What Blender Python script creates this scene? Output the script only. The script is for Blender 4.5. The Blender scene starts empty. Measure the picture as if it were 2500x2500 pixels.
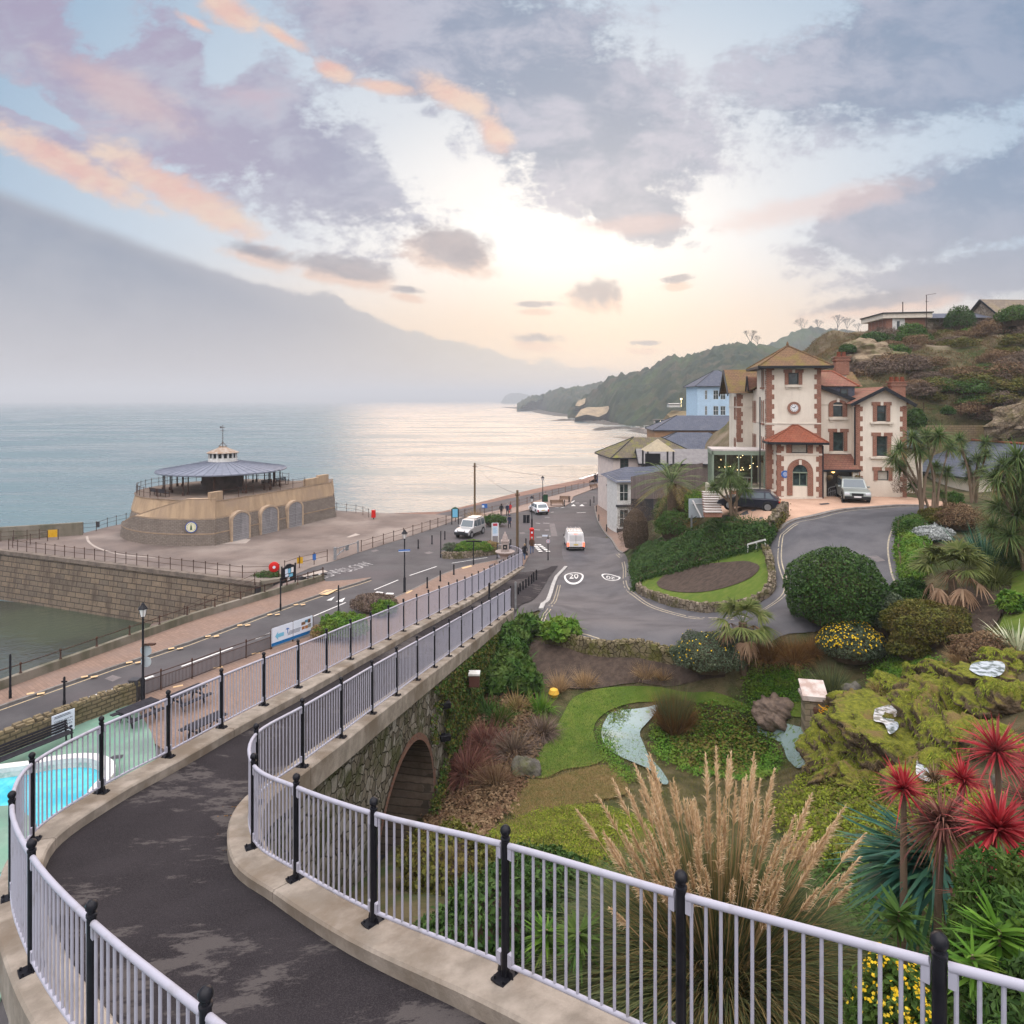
import bpy,bmesh,math,random
import numpy as np
from mathutils import Vector,Matrix
scene=bpy.context.scene
COL=scene.collection
R=math.radians
random.seed(7)
rng=np.random.default_rng(11)
# ---------------------------------------------------------------- camera
CZ,FP,HOR=16.0,1650.0,977.0
cam=bpy.data.cameras.new('camera');camo=bpy.data.objects.new('camera',cam);COL.objects.link(camo)
camo.location=(0,0,CZ);camo.rotation_euler=(R(90),0,0)
cam.sensor_fit='HORIZONTAL';cam.sensor_width=36;cam.lens=36*FP/2500
cam.shift_y=(HOR-1250)/2500;cam.clip_start=0.1;cam.clip_end=40000
scene.camera=camo
# ---------------------------------------------------------------- colour helpers
def s2l(c):return c/12.92 if c<=.04045 else((c+.055)/1.055)**2.4
def srgb(r,g,b):return(s2l(r/255),s2l(g/255),s2l(b/255),1)
def c4(c):return(c[0],c[1],c[2],1)
# ---------------------------------------------------------------- tiny node language
class NT:
 def __init__(self,nt):self.nt=nt;self.n=nt.nodes;self.l=nt.links
 def new(self,t,**kw):
  n=self.n.new(t)
  for k,v in kw.items():setattr(n,k,v)
  return n
 def put(self,sock,v):
  if isinstance(v,bpy.types.NodeSocket):self.l.new(v,sock)
  elif v is not None:sock.default_value=v
 def m(self,op,a,b=None,c=None,clamp=False):
  n=self.new('ShaderNodeMath',operation=op,use_clamp=clamp)
  for i,v in enumerate((a,b,c)):
   if v is not None:self.put(n.inputs[i],v)
  return n.outputs[0]
 def add(self,a,b):return self.m('ADD',a,b)
 def sub(self,a,b):return self.m('SUBTRACT',a,b)
 def mul(self,a,b):return self.m('MULTIPLY',a,b)
 def ss(self,x,lo,hi,a=0.,b=1.):
  n=self.new('ShaderNodeMapRange',interpolation_type='SMOOTHSTEP')
  self.put(n.inputs[0],x)
  for i,v in enumerate((lo,hi,a,b)):self.put(n.inputs[i+1],v)
  return n.outputs[0]
 def mix(self,f,a,b,blend='MIX'):
  n=self.new('ShaderNodeMix',data_type='RGBA',blend_type=blend)
  self.put(n.inputs[0],f);self.put(n.inputs[6],a);self.put(n.inputs[7],b)
  return n.outputs[2]
 def vec(self,x,y,z=0.):
  n=self.new('ShaderNodeCombineXYZ')
  for i,v in enumerate((x,y,z)):self.put(n.inputs[i],v)
  return n.outputs[0]
 def noise(self,v,scale,detail=4.,rough=.55,dist=0.,col=False):
  n=self.new('ShaderNodeTexNoise')
  if v is not None:self.put(n.inputs['Vector'],v)
  n.inputs['Scale'].default_value=scale;n.inputs['Detail'].default_value=detail
  n.inputs['Roughness'].default_value=rough;n.inputs['Distortion'].default_value=dist
  return n.outputs[1 if col else 0]
 def ramp(self,x,stops,interp='LINEAR'):
  n=self.new('ShaderNodeValToRGB');cr=n.color_ramp;cr.interpolation=interp
  while len(cr.elements)<len(stops):cr.elements.new(.5)
  for e,(p,c)in zip(cr.elements,stops):e.position=p;e.color=c if not isinstance(c,float)else(c,c,c,1)
  self.put(n.inputs[0],x)
  return n.outputs[0]
  # ---------------------------------------------------------------- world: clouds over a low sun
SUN_AZ,SUN_EL=R(9),R(16)
world=bpy.data.worlds.new('World');scene.world=world;world.use_nodes=True
g=NT(world.node_tree);g.n.clear()
tc=g.new('ShaderNodeTexCoord').outputs['Generated']
sp=g.new('ShaderNodeSeparateXYZ');g.l.new(tc,sp.inputs[0]);dx,dy,dz=sp.outputs
ay=g.m('MAXIMUM',g.m('ABSOLUTE',dy),.12)
U=g.add(.5,g.mul(.66,g.m('DIVIDE',dx,ay)))
V=g.sub(.3908,g.mul(.66,g.m('DIVIDE',dz,ay)))
zc=g.add(g.m('MAXIMUM',dz,0.),.10)
pl=g.vec(g.m('DIVIDE',dx,zc),g.m('DIVIDE',dy,zc),0.)
uv=g.vec(U,g.mul(V,1.7),0.)
fa,fb=g.sub(U,.62),g.sub(V,.385)
fr=g.m('SQRT',g.add(g.mul(fa,fa),g.mul(fb,fb)));fan=g.m('ARCTAN2',fb,fa)
w0=g.noise(g.vec(g.mul(fan,5.),g.mul(fr,5.5),3.),1.6,6.,.6,.1)
w1=g.noise(uv,4.5,7.,.62,.5)
w2=g.noise(uv,13.,6.,.66,.3)
w3=g.noise(uv,42.,5.,.7)
w4=g.noise(uv,3.2,4.,.55)
det=g.add(g.add(g.mul(g.sub(w0,.5),.75),g.mul(g.sub(w1,.5),.9)),g.add(g.mul(g.sub(w2,.5),1.15),g.mul(g.sub(w3,.5),.75)))
def ell(cx,cy,rx,ry,ang=0.,du=None,dv=None):
 a,b=g.sub(U if du is None else du,cx),g.sub(V if dv is None else dv,cy);c,s=math.cos(R(ang)),math.sin(R(ang))
 p=g.m('DIVIDE',g.add(g.mul(a,c),g.mul(b,s)),rx);q=g.m('DIVIDE',g.sub(g.mul(b,c),g.mul(a,s)),ry)
 return g.sub(1.,g.m('SQRT',g.add(g.mul(p,p),g.mul(q,q))))
def union(*e,k_=.25):
 r=e[0]
 for k in e[1:]:r=g.m('SMOOTH_MAX',r,k,k_)
 return r
r_=g.m('SQRT',g.add(g.m('POWER',g.sub(U,.53),2.),g.mul(2.4,g.m('POWER',g.sub(V,.26),2.))))
sky=g.ramp(r_,[(0,c4((1.4,1.33,1.24))),(.13,c4((1.2,1.14,1.08))),(.26,srgb(236,240,246)),(.42,srgb(206,222,238)),(.65,srgb(156,190,220)),(1,srgb(126,166,204))])
low=g.mul(g.ss(V,.225,.34),g.ss(g.m('ABSOLUTE',g.sub(U,.60)),.12,.5,1.,.45))
sky=g.mix(g.mul(low,.9),sky,c4((1.08,.78,.54)))
gap=union(ell(.105,.03,.055,.055,50),ell(.03,.108,.09,.016,30),ell(.03,.182,.09,.012,18),ell(.22,.06,.03,.05,40))
big=union(ell(.44,.03,.20,.085,8),ell(.57,.115,.16,.095,18),ell(.615,.205,.085,.035,18),ell(.93,.05,.25,.085,-12),ell(.15,.085,.30,.095,27),ell(.30,.165,.12,.05,27),ell(.95,.195,.20,.055,-16),ell(.99,.265,.18,.03,-6),ell(.05,.128,.12,.022,27),ell(.50,-.5,.9,.42))
bm_=g.ss(g.sub(g.add(big,det),g.mul(g.m('MAXIMUM',gap,0.),.9)),-.02,.34)
mau=g.mix(g.ss(U,.12,.5),srgb(178,162,190),srgb(134,150,178))
mau=g.mix(g.ss(g.add(w2,g.mul(g.sub(w1,.5),.8)),.36,.66),mau,srgb(194,194,212))
mau=g.mix(g.mul(g.ss(w1,.5,.66),g.ss(U,.45,.1)),mau,srgb(214,178,192))
mau=g.mix(g.ss(U,.72,1.),mau,g.mix(.55,mau,srgb(112,142,178)))
mau=g.mix(g.ss(V,.16,.30),mau,g.mix(.7,mau,srgb(176,172,184)))
sky=g.mix(g.mul(bm_,.88),sky,mau)
# small grey lenses low over the sea, lit from below
LENS=((.445,.243,.058,.024,13),(.335,.262,.065,.013,9),(.25,.245,.05,.012,14),(.585,.284,.028,.017,8),(.40,.283,.022,.006,8),(.52,.297,.024,.004,0),(.525,.33,.04,.009,4),(.66,.272,.02,.006,-5),(.87,.292,.10,.012,-8),(.63,.335,.02,.004,0))
under=union(*[ell(x,y+.008,rx*1.05,ry,an)for x,y,rx,ry,an in LENS],k_=.03);lens=union(*[ell(*k)for k in LENS],k_=.03)
sky=g.mix(g.mul(g.ss(g.add(under,g.mul(det,1.1)),0.,.55),.75),sky,srgb(250,208,184))
sky=g.mix(g.mul(g.ss(g.add(lens,g.mul(det,1.2)),.02,.65),.88),sky,g.mix(g.ss(w2,.35,.7),srgb(148,144,158),srgb(186,176,180)))
# sunset pinks
pink=union(ell(.06,.157,.16,.022,26),ell(.17,.185,.13,.028,27),ell(.22,.215,.075,.022,24),ell(.445,.095,.055,.018,22),ell(.482,.13,.035,.02,48),ell(.375,.085,.04,.012,8),ell(.325,.068,.03,.012,22),ell(.225,.012,.05,.022,25),ell(.19,.022,.03,.008,30),ell(.275,.035,.04,.010,30),k_=.03)
pm=g.ss(g.add(pink,g.mul(det,1.15)),.05,.75)
sky=g.mix(g.mul(pm,.92),sky,g.mix(g.ss(g.add(w2,g.mul(w3,.5)),.55,.95),srgb(248,190,176),srgb(255,224,200)))
pr=g.ss(g.add(union(ell(.80,.20,.15,.02,-12),ell(.12,.09,.12,.03,27),ell(.62,.22,.10,.014,-4)),g.mul(det,.8)),0.,.7)
sky=g.mix(g.mul(pr,.5),sky,srgb(244,206,196))
# long cloud bank lying on the sea at the left
edge_in=g.new('ShaderNodeMapRange');g.put(edge_in.inputs[0],U)
for i,v in enumerate((-.4,.8,0.,1.)):edge_in.inputs[i+1].default_value=v
edge=g.ramp(edge_in.outputs[0],[(k,c4((v,v,v)))for k,v in((0.,.09),(.25,.15),(.333,.180),(.417,.216),(.5,.255),(.567,.283),(.604,.287),(.633,.303),(.667,.322),(.725,.340),(.767,.350),(.833,.358),(.90,.372),(1.,.395))])
rag=g.ss(U,.12,.3,.25,1.)
wob=g.mul(rag,g.add(g.mul(g.sub(g.noise(uv,20.,5.,.65),.5),.024),g.mul(g.sub(g.noise(uv,60.,3.,.6),.5),.008)))
bank=g.mul(g.ss(g.sub(g.add(V,wob),edge),-.001,g.ss(U,.1,.3,.016,.005)),g.ss(g.sub(U,.57),0.,.10,1.,0.))
bc=g.mix(g.ss(V,.22,.375),srgb(140,150,172),srgb(186,182,192))
bc=g.mix(g.ss(g.sub(V,edge),0.,.03,.45,0.),bc,srgb(206,200,204))
bc=g.mix(g.ss(U,.22,.55),bc,srgb(208,198,190))
bc=g.mix(g.mul(g.ss(g.add(w4,g.mul(g.sub(w0,.5),.5)),.42,.68),.4),bc,srgb(200,198,206))
sky=g.mix(g.mul(bank,.96),sky,bc)
rm=g.ss(g.add(g.sub(V,.345),g.add(g.mul(g.sub(U,.75),.28),wob)),0.,.03)
sky=g.mix(g.mul(g.mul(rm,g.ss(U,.5,.62)),.5),sky,srgb(212,200,196))
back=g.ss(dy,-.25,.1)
sky=g.mix(g.mul(back,g.ss(dz,.56,.85,1.,0.)),g.mix(g.ss(dz,.15,.8),(1.3,1.24,1.32,1),(4.4,4.2,4.3,1)),sky)  # unseen sky behind and overhead made brighter as added fill light
sky=g.mix(g.ss(dz,-.03,-.002),srgb(150,150,150),sky)
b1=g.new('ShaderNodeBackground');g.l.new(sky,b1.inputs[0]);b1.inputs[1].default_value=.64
st=g.new('ShaderNodeTexSky',sky_type='NISHITA',sun_disc=False,sun_elevation=SUN_EL,sun_rotation=SUN_AZ)
b2=g.new('ShaderNodeBackground');g.l.new(st.outputs[0],b2.inputs[0]);b2.inputs[1].default_value=.05
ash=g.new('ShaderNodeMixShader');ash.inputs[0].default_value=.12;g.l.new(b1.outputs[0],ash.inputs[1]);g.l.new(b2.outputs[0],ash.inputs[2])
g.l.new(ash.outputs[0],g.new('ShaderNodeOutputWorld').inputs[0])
# ---------------------------------------------------------------- sun behind thin cloud
sl=bpy.data.lights.new('sun','SUN');sl.energy=.8;sl.angle=R(46);sl.color=(1,.62,.38)
so=bpy.data.objects.new('sun',sl);COL.objects.link(so);so.location=(0,0,60)
so.rotation_euler=Vector((-math.sin(SUN_AZ)*math.cos(SUN_EL),-math.cos(SUN_AZ)*math.cos(SUN_EL),-math.sin(SUN_EL))).to_track_quat('-Z','Y').to_euler()
scene.view_settings.view_transform='Standard';scene.view_settings.look='None'
scene.view_settings.exposure=0.55;scene.view_settings.gamma=1.0
# ---------------------------------------------------------------- picture row/column of the survey -> place
def P(px,py,z=0.):
 d=FP*(CZ-z)/(py-HOR);return Vector(((px-1250)*d/FP,d,z))
def D(px,py,d):return Vector(((px-1250)*d/FP,d,CZ-(py-HOR)*d/FP))
# ---------------------------------------------------------------- mesh builder
class MB:
 def __init__(s):s.v=[];s.f=[];s.m=[]
 def vs(s,pts):i=len(s.v);s.v.extend([tuple(p)for p in pts]);return i
 def face(s,pts,mi=0):i=s.vs(pts);s.f.append(tuple(range(i,i+len(pts))));s.m.append(mi)
 def fi(s,idx,mi=0):s.f.append(tuple(idx));s.m.append(mi)
 def box(s,c,d,rz=0.,mi=0,top=1.):
  cx,cy,cz=c;hx,hy,hz=d[0]/2,d[1]/2,d[2]/2;co,si=math.cos(rz),math.sin(rz);p=[]
  for z,k in((-hz,1.),(hz,top)):
   for x,y in((-hx,-hy),(hx,-hy),(hx,hy),(-hx,hy)):
    x*=k;y*=k;p.append((cx+x*co-y*si,cy+x*si+y*co,cz+z))
  i=s.vs(p)
  for f in((3,2,1,0),(4,5,6,7),(0,1,5,4),(1,2,6,5),(2,3,7,6),(3,0,4,7)):s.fi([i+k for k in f],mi)
  return s
 def bar(s,a,b,w,h=None,mi=0):
  a,b=Vector(a),Vector(b);h=h or w;t=(b-a).normalized();up=Vector((0,0,1))if abs(t.z)<.95 else Vector((1,0,0))
  x=t.cross(up).normalized()*w/2;y=x.cross(t).normalized()*h/2
  i=s.vs([a-x-y,a+x-y,a+x+y,a-x+y,b-x-y,b+x-y,b+x+y,b-x+y])
  for f in((0,1,2,3),(7,6,5,4),(0,4,5,1),(1,5,6,2),(2,6,7,3),(3,7,4,0)):s.fi([i+k for k in f],mi)
  return s
 def tube(s,pts,r,n=8,mi=0,cap=True):
  pts=[Vector(p)for p in pts];rs=r if isinstance(r,(list,tuple))else[r]*len(pts);rings=[]
  for k,p in enumerate(pts):
   t=(pts[min(k+1,len(pts)-1)]-pts[max(k-1,0)]).normalized();up=Vector((0,0,1))if abs(t.z)<.9 else Vector((1,0,0))
   x=t.cross(up).normalized();y=x.cross(t)
   rings.append(s.vs([p+(x*math.cos(a)+y*math.sin(a))*rs[k]for a in[2*math.pi*j/n for j in range(n)]]))
  for a,b in zip(rings,rings[1:]):
   for j in range(n):s.fi((a+j,a+(j+1)%n,b+(j+1)%n,b+j),mi)
  if cap:s.fi([rings[0]+j for j in range(n)][::-1],mi);s.fi([rings[-1]+j for j in range(n)],mi)
  return s
 def lathe(s,prof,c=(0,0,0),n=16,mi=0,sx=1.,sy=1.):
  rings=[s.vs([(c[0]+r*sx*math.cos(2*math.pi*j/n),c[1]+r*sy*math.sin(2*math.pi*j/n),c[2]+z)for j in range(n)])for r,z in prof]
  for a,b in zip(rings,rings[1:]):
   for j in range(n):s.fi((a+j,a+(j+1)%n,b+(j+1)%n,b+j),mi)
  s.fi([rings[0]+j for j in range(n)][::-1],mi);s.fi([rings[-1]+j for j in range(n)],mi)
  return s
 def prism(s,poly,z0,z1,mi=0,bottom=True):
  n=len(poly);a=s.vs([(p[0],p[1],z0)for p in poly]);b=s.vs([(p[0],p[1],z1)for p in poly])
  for j in range(n):s.fi((a+j,a+(j+1)%n,b+(j+1)%n,b+j),mi)
  s.fi([b+j for j in range(n)],mi)
  if bottom:s.fi([a+j for j in range(n)][::-1],mi)
  return s
 def extr(s,poly,off,mi=0):
  """closed polygon of 3-D points pushed along off"""
  off=Vector(off);n=len(poly);a=s.vs(poly);b=s.vs([Vector(p)+off for p in poly])
  for j in range(n):s.fi((a+j,a+(j+1)%n,b+(j+1)%n,b+j),mi)
  s.fi([b+j for j in range(n)],mi);s.fi([a+j for j in range(n)][::-1],mi)
  return s
def link(o,parent=None):
 COL.objects.link(o)
 if parent is not None:o.parent=parent
 return o
def obj(name,mb,mats,parent=None,smooth=False,world=False,bevel=0.,fix=True):
 v=mb.v
 if world and parent is not None:
  lo=parent.location;p=parent.parent
  while p is not None:lo=lo+p.location;p=p.parent
  v=[(a[0]-lo.x,a[1]-lo.y,a[2]-lo.z)for a in v]
 me=bpy.data.meshes.new(name);me.from_pydata(v,[],mb.f)
 if not isinstance(mats,(list,tuple)):mats=[mats]
 for m in mats:me.materials.append(m)
 me.polygons.foreach_set('material_index',mb.m)
 if fix:
  b=bmesh.new();b.from_mesh(me);bmesh.ops.recalc_face_normals(b,faces=b.faces);b.to_mesh(me);b.free()
 if smooth:me.polygons.foreach_set('use_smooth',[True]*len(me.polygons))
 o=link(bpy.data.objects.new(name,me),parent)
 if smooth:
  try:me.set_sharp_from_angle(angle=R(40))
  except Exception:pass
 if bevel:
  md=o.modifiers.new('bevel','BEVEL');md.width=bevel;md.segments=2;md.limit_method='ANGLE'
 return o
def npobj(name,V_,F_,mats,parent=None,smooth=False,mi=None):
 """big meshes of quads straight from arrays"""
 me=bpy.data.meshes.new(name);V_=np.asarray(V_,np.float32).reshape(-1,3);F_=np.asarray(F_,np.int32);k=F_.shape[1]
 me.vertices.add(len(V_));me.vertices.foreach_set('co',V_.ravel());me.loops.add(F_.size);me.loops.foreach_set('vertex_index',F_.ravel())
 me.polygons.add(len(F_));me.polygons.foreach_set('loop_start',np.arange(0,F_.size,k,dtype=np.int32))
 if mi is not None:me.polygons.foreach_set('material_index',np.asarray(mi,np.int32))
 if smooth:me.polygons.foreach_set('use_smooth',np.ones(len(F_),bool))
 me.update(calc_edges=True);me.validate()
 for m in(mats if isinstance(mats,(list,tuple))else[mats]):me.materials.append(m)
 return link(bpy.data.objects.new(name,me),parent)
def tag(o,label=None,cat=None,group=None,kind=None):
 for k,v in(('label',label),('category',cat),('group',group),('kind',kind)):
  if v:o[k]=v
 return o
def thing(name,label,cat,loc=(0,0,0),rz=0.,group=None,sc=1.):
 o=link(bpy.data.objects.new(name,None));o.location=loc;o.rotation_euler=(0,0,rz);o.scale=(sc,sc,sc);o.empty_display_size=.2
 return tag(o,label,cat,group)
def kids(o):return[c for c in COL.objects if c.parent is o]
def dup(root,loc=None,rz=None,label=None,group=None,sc=None):
 def cp(o,par):
  c=o.copy();COL.objects.link(c)
  if par is not None:c.parent=par
  for ch in o.children:cp(ch,c)
  return c
 r=cp(root,None)
 if loc is not None:r.location=loc
 if rz is not None:r.rotation_euler=(0,0,rz)
 if sc is not None:r.scale=(sc,sc,sc)if not isinstance(sc,tuple)else sc
 if label:r['label']=label
 if group:r['group']=group
 return r
def struct(o):o['kind']='structure';return o
def textmb(txt,size,depth=.004,align='CENTER',spacing=1.):
 """letters as a mesh builder lying in the XY plane"""
 cu=bpy.data.curves.new('lettering','FONT');cu.body=txt;cu.size=size;cu.align_x=align;cu.align_y='CENTER';cu.extrude=depth/2;cu.space_character=spacing
 o=bpy.data.objects.new('lettering',cu);COL.objects.link(o)
 dg=bpy.context.evaluated_depsgraph_get();dg.update();me=bpy.data.meshes.new_from_object(o.evaluated_get(dg))
 mb=MB();mb.v=[tuple(v.co)for v in me.vertices];mb.f=[tuple(p.vertices)for p in me.polygons];mb.m=[0]*len(mb.f)
 COL.objects.unlink(o);bpy.data.objects.remove(o);bpy.data.meshes.remove(me)
 return mb
def xf(mb,M):
 mb.v=[tuple(M@Vector(v))for v in mb.v];return mb
def frame(o,x,y):
 """matrix with columns x, y, x cross y at o"""
 x,y=Vector(x).normalized(),Vector(y).normalized();z=x.cross(y)
 return Matrix(((x.x,y.x,z.x,o[0]),(x.y,y.y,z.y,o[1]),(x.z,y.z,z.z,o[2]),(0,0,0,1)))
def catmull(pts,n=8):
 pts=[np.array(p,float)for p in pts];out=[]
 for i in range(len(pts)-1):
  p0,p1,p2,p3=pts[max(i-1,0)],pts[i],pts[i+1],pts[min(i+2,len(pts)-1)]
  for k in range(n):
   t=k/n;out.append(.5*(2*p1+(p2-p0)*t+(2*p0-5*p1+4*p2-p3)*t*t+(3*p1-p0-3*p2+p3)*t**3))
 out.append(pts[-1]);return out
 # ---------------------------------------------------------------- materials
def principled(nt,col,rough=.7,metal=0.,spec=.15):
 b=nt.new('ShaderNodeBsdfPrincipled');nt.put(b.inputs['Base Color'],col);nt.put(b.inputs['Roughness'],rough)
 b.inputs['Metallic'].default_value=metal;b.inputs['Specular IOR Level'].default_value=spec
 return b
def newmat(name):
 m=bpy.data.materials.new(name);m.use_nodes=True;m.node_tree.nodes.clear();return m,NT(m.node_tree)
def out(nt,sh):nt.l.new(sh,nt.new('ShaderNodeOutputMaterial').inputs[0])
def ocoord(nt,sc=(1,1,1),geo=False):
 if geo:v=nt.new('ShaderNodeNewGeometry').outputs['Position']
 else:v=nt.new('ShaderNodeTexCoord').outputs['Object']
 if sc==(1,1,1):return v
 mp=nt.new('ShaderNodeMapping');mp.inputs['Scale'].default_value=sc;nt.l.new(v,mp.inputs[0]);return mp.outputs[0]
def bumpn(nt,h,s,dist=.02):
 b=nt.new('ShaderNodeBump');b.inputs['Strength'].default_value=s;b.inputs['Distance'].default_value=dist;nt.l.new(h,b.inputs['Height']);return b.outputs[0]
def mat(name,col,col2=None,scale=3.,rough=.75,metal=0.,spec=.12,bump=0.,bscale=30.,streak=False,speck=0.,lo=.35,hi=.65,dist=.02,col3=None,scale3=.6):
 m,nt=newmat(name);v=ocoord(nt,geo=True);c=c4(col)
 if col2 is not None:
  vv=v
  if streak:
   mp=nt.new('ShaderNodeMapping');mp.inputs['Scale'].default_value=(1,1,.12);nt.l.new(v,mp.inputs[0]);vv=mp.outputs[0]
  c=nt.mix(nt.ss(nt.noise(vv,scale,6.,.62),lo,hi),c,c4(col2))
 if col3 is not None:c=nt.mix(nt.ss(nt.noise(v,scale3,5.,.6),.45,.68),c,c4(col3))
 if speck:c=nt.mix(nt.mul(nt.ss(nt.noise(v,55.,2.,.6),.35,.75),speck),c,nt.mix(.5,c,(0,0,0,1),'MULTIPLY'))
 b=principled(nt,c,rough,metal,spec)
 if bump:nt.l.new(bumpn(nt,nt.noise(v,bscale,5.,.6),bump,dist),b.inputs['Normal'])
 out(nt,b.outputs[0]);return m
def masonry(name,c1,c2,mortar,bw,bh,ms=.02,dirv=(1,0),stain=None,bump=.5,rough=.85,stain_amt=.5,offset=.5,sq=False,wob=0.):
 """coursed stone or brick; dirv is the horizontal run of the wall"""
 m,nt=newmat(name);v=ocoord(nt,geo=True);s=nt.new('ShaderNodeSeparateXYZ');nt.l.new(v,s.inputs[0])
 run=nt.add(nt.mul(s.outputs[0],dirv[0]),nt.mul(s.outputs[1],dirv[1]));zz=s.outputs[2]
 if wob:
  run=nt.add(run,nt.mul(nt.sub(nt.noise(v,1.7,3.),.5),wob));zz=nt.add(zz,nt.mul(nt.sub(nt.noise(v,2.3,3.),.5),wob))
 bt=nt.new('ShaderNodeTexBrick');nt.l.new(nt.vec(run,zz),bt.inputs['Vector']);bt.offset=offset
 bt.inputs['Scale'].default_value=1;bt.inputs['Brick Width'].default_value=bw;bt.inputs['Row Height'].default_value=bh;bt.inputs['Mortar Size'].default_value=ms
 bt.inputs['Color1'].default_value=c4(c1);bt.inputs['Color2'].default_value=c4(c2);bt.inputs['Mortar'].default_value=c4(mortar);bt.inputs['Bias'].default_value=0.
 c=bt.outputs['Color'];n1=nt.noise(v,6.,5.,.65)
 c=nt.mix(nt.ss(n1,.3,.75,0.,.6),c,nt.mix(.6,c,(.25,.23,.2,1),'MULTIPLY'))
 if stain is not None:
  mp=nt.new('ShaderNodeMapping');mp.inputs['Scale'].default_value=(.8,.8,.22);nt.l.new(v,mp.inputs[0])
  c=nt.mix(nt.ss(nt.noise(mp.outputs[0],1.2,6.,.65),.45,.7,0.,stain_amt),c,c4(stain))
 b=principled(nt,c,rough,0.,.1)
 h=nt.sub(nt.mul(n1,.5),bt.outputs['Fac']);nt.l.new(bumpn(nt,h,bump,.03),b.inputs['Normal'])
 out(nt,b.outputs[0]);return m
def rubble(name,c1,c2,c3,scale=2.2,bump=.9,green=None):
 m,nt=newmat(name);v=ocoord(nt,geo=True)
 wv=nt.new('ShaderNodeVectorMath',operation='ADD');nt.l.new(v,wv.inputs[0]);nn=nt.noise(v,1.4,3.,.6,0.,True);
 sc=nt.new('ShaderNodeVectorMath',operation='SCALE');nt.l.new(nn,sc.inputs[0]);sc.inputs['Scale'].default_value=.35;nt.l.new(sc.outputs[0],wv.inputs[1])
 vo=nt.new('ShaderNodeTexVoronoi');nt.l.new(wv.outputs[0],vo.inputs['Vector']);vo.inputs['Scale'].default_value=scale;vo.inputs['Randomness'].default_value=.9
 ve=nt.new('ShaderNodeTexVoronoi',feature='DISTANCE_TO_EDGE');nt.l.new(wv.outputs[0],ve.inputs['Vector']);ve.inputs['Scale'].default_value=scale;ve.inputs['Randomness'].default_value=.9
 sep=nt.new('ShaderNodeSeparateColor');nt.l.new(vo.outputs['Color'],sep.inputs[0])
 c=nt.ramp(sep.outputs[0],[(0,c4(c1)),(.5,c4(c2)),(1,c4(c3))])
 joint=nt.ss(ve.outputs['Distance'],0.,.09)
 c=nt.mix(joint,nt.mix(.7,c,(.12,.11,.09,1),'MULTIPLY'),c)
 n1=nt.noise(v,9.,5.,.7);c=nt.mix(nt.ss(n1,.35,.75,0.,.5),c,nt.mix(.6,c,(.3,.27,.22,1),'MULTIPLY'))
 if green is not None:c=nt.mix(nt.ss(nt.noise(v,.9,5.,.65),.46,.62,0.,.85),c,c4(green))
 b=principled(nt,c,.9,0.,.08);nt.l.new(bumpn(nt,nt.add(nt.mul(joint,.8),nt.mul(n1,.5)),bump,.06),b.inputs['Normal'])
 out(nt,b.outputs[0]);return m
def leafmat(name,cols,rough=.55,trans=.3,clump=None,cscale=1.2,spec=.12):
 """each leaf its own tone, with patches of a second tone through the crown"""
 m,nt=newmat(name);geo=nt.new('ShaderNodeNewGeometry');n=len(cols)
 c=nt.ramp(geo.outputs['Random Per Island'],[(i/max(n-1,1),c4(k))for i,k in enumerate(cols)])
 if clump is not None:c=nt.mix(nt.ss(nt.noise(geo.outputs['Position'],cscale,3.,.6),.45,.62,0.,.8),c,nt.mix(.7,c,c4(clump)))
 b=principled(nt,c,rough,0.,spec)
 if trans:
  t=nt.new('ShaderNodeBsdfTranslucent');nt.l.new(c,t.inputs[0]);mx=nt.new('ShaderNodeMixShader');mx.inputs[0].default_value=trans
  nt.l.new(b.outputs[0],mx.inputs[1]);nt.l.new(t.outputs[0],mx.inputs[2]);out(nt,mx.outputs[0])
 else:out(nt,b.outputs[0])
 return m
def emitmat(name,col,strength):
 m,nt=newmat(name);e=nt.new('ShaderNodeEmission');e.inputs[0].default_value=c4(col);e.inputs[1].default_value=strength;out(nt,e.outputs[0]);return m
def glassmat(name,col=(.02,.03,.03),rough=.05,spec=.6):
 m,nt=newmat(name);v=ocoord(nt,geo=True)
 c=nt.mix(nt.ss(nt.noise(v,2.2,3.),.4,.65),c4(col),c4([k*2.2 for k in col]));b=principled(nt,c,rough,0.,spec);out(nt,b.outputs[0]);return m
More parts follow.
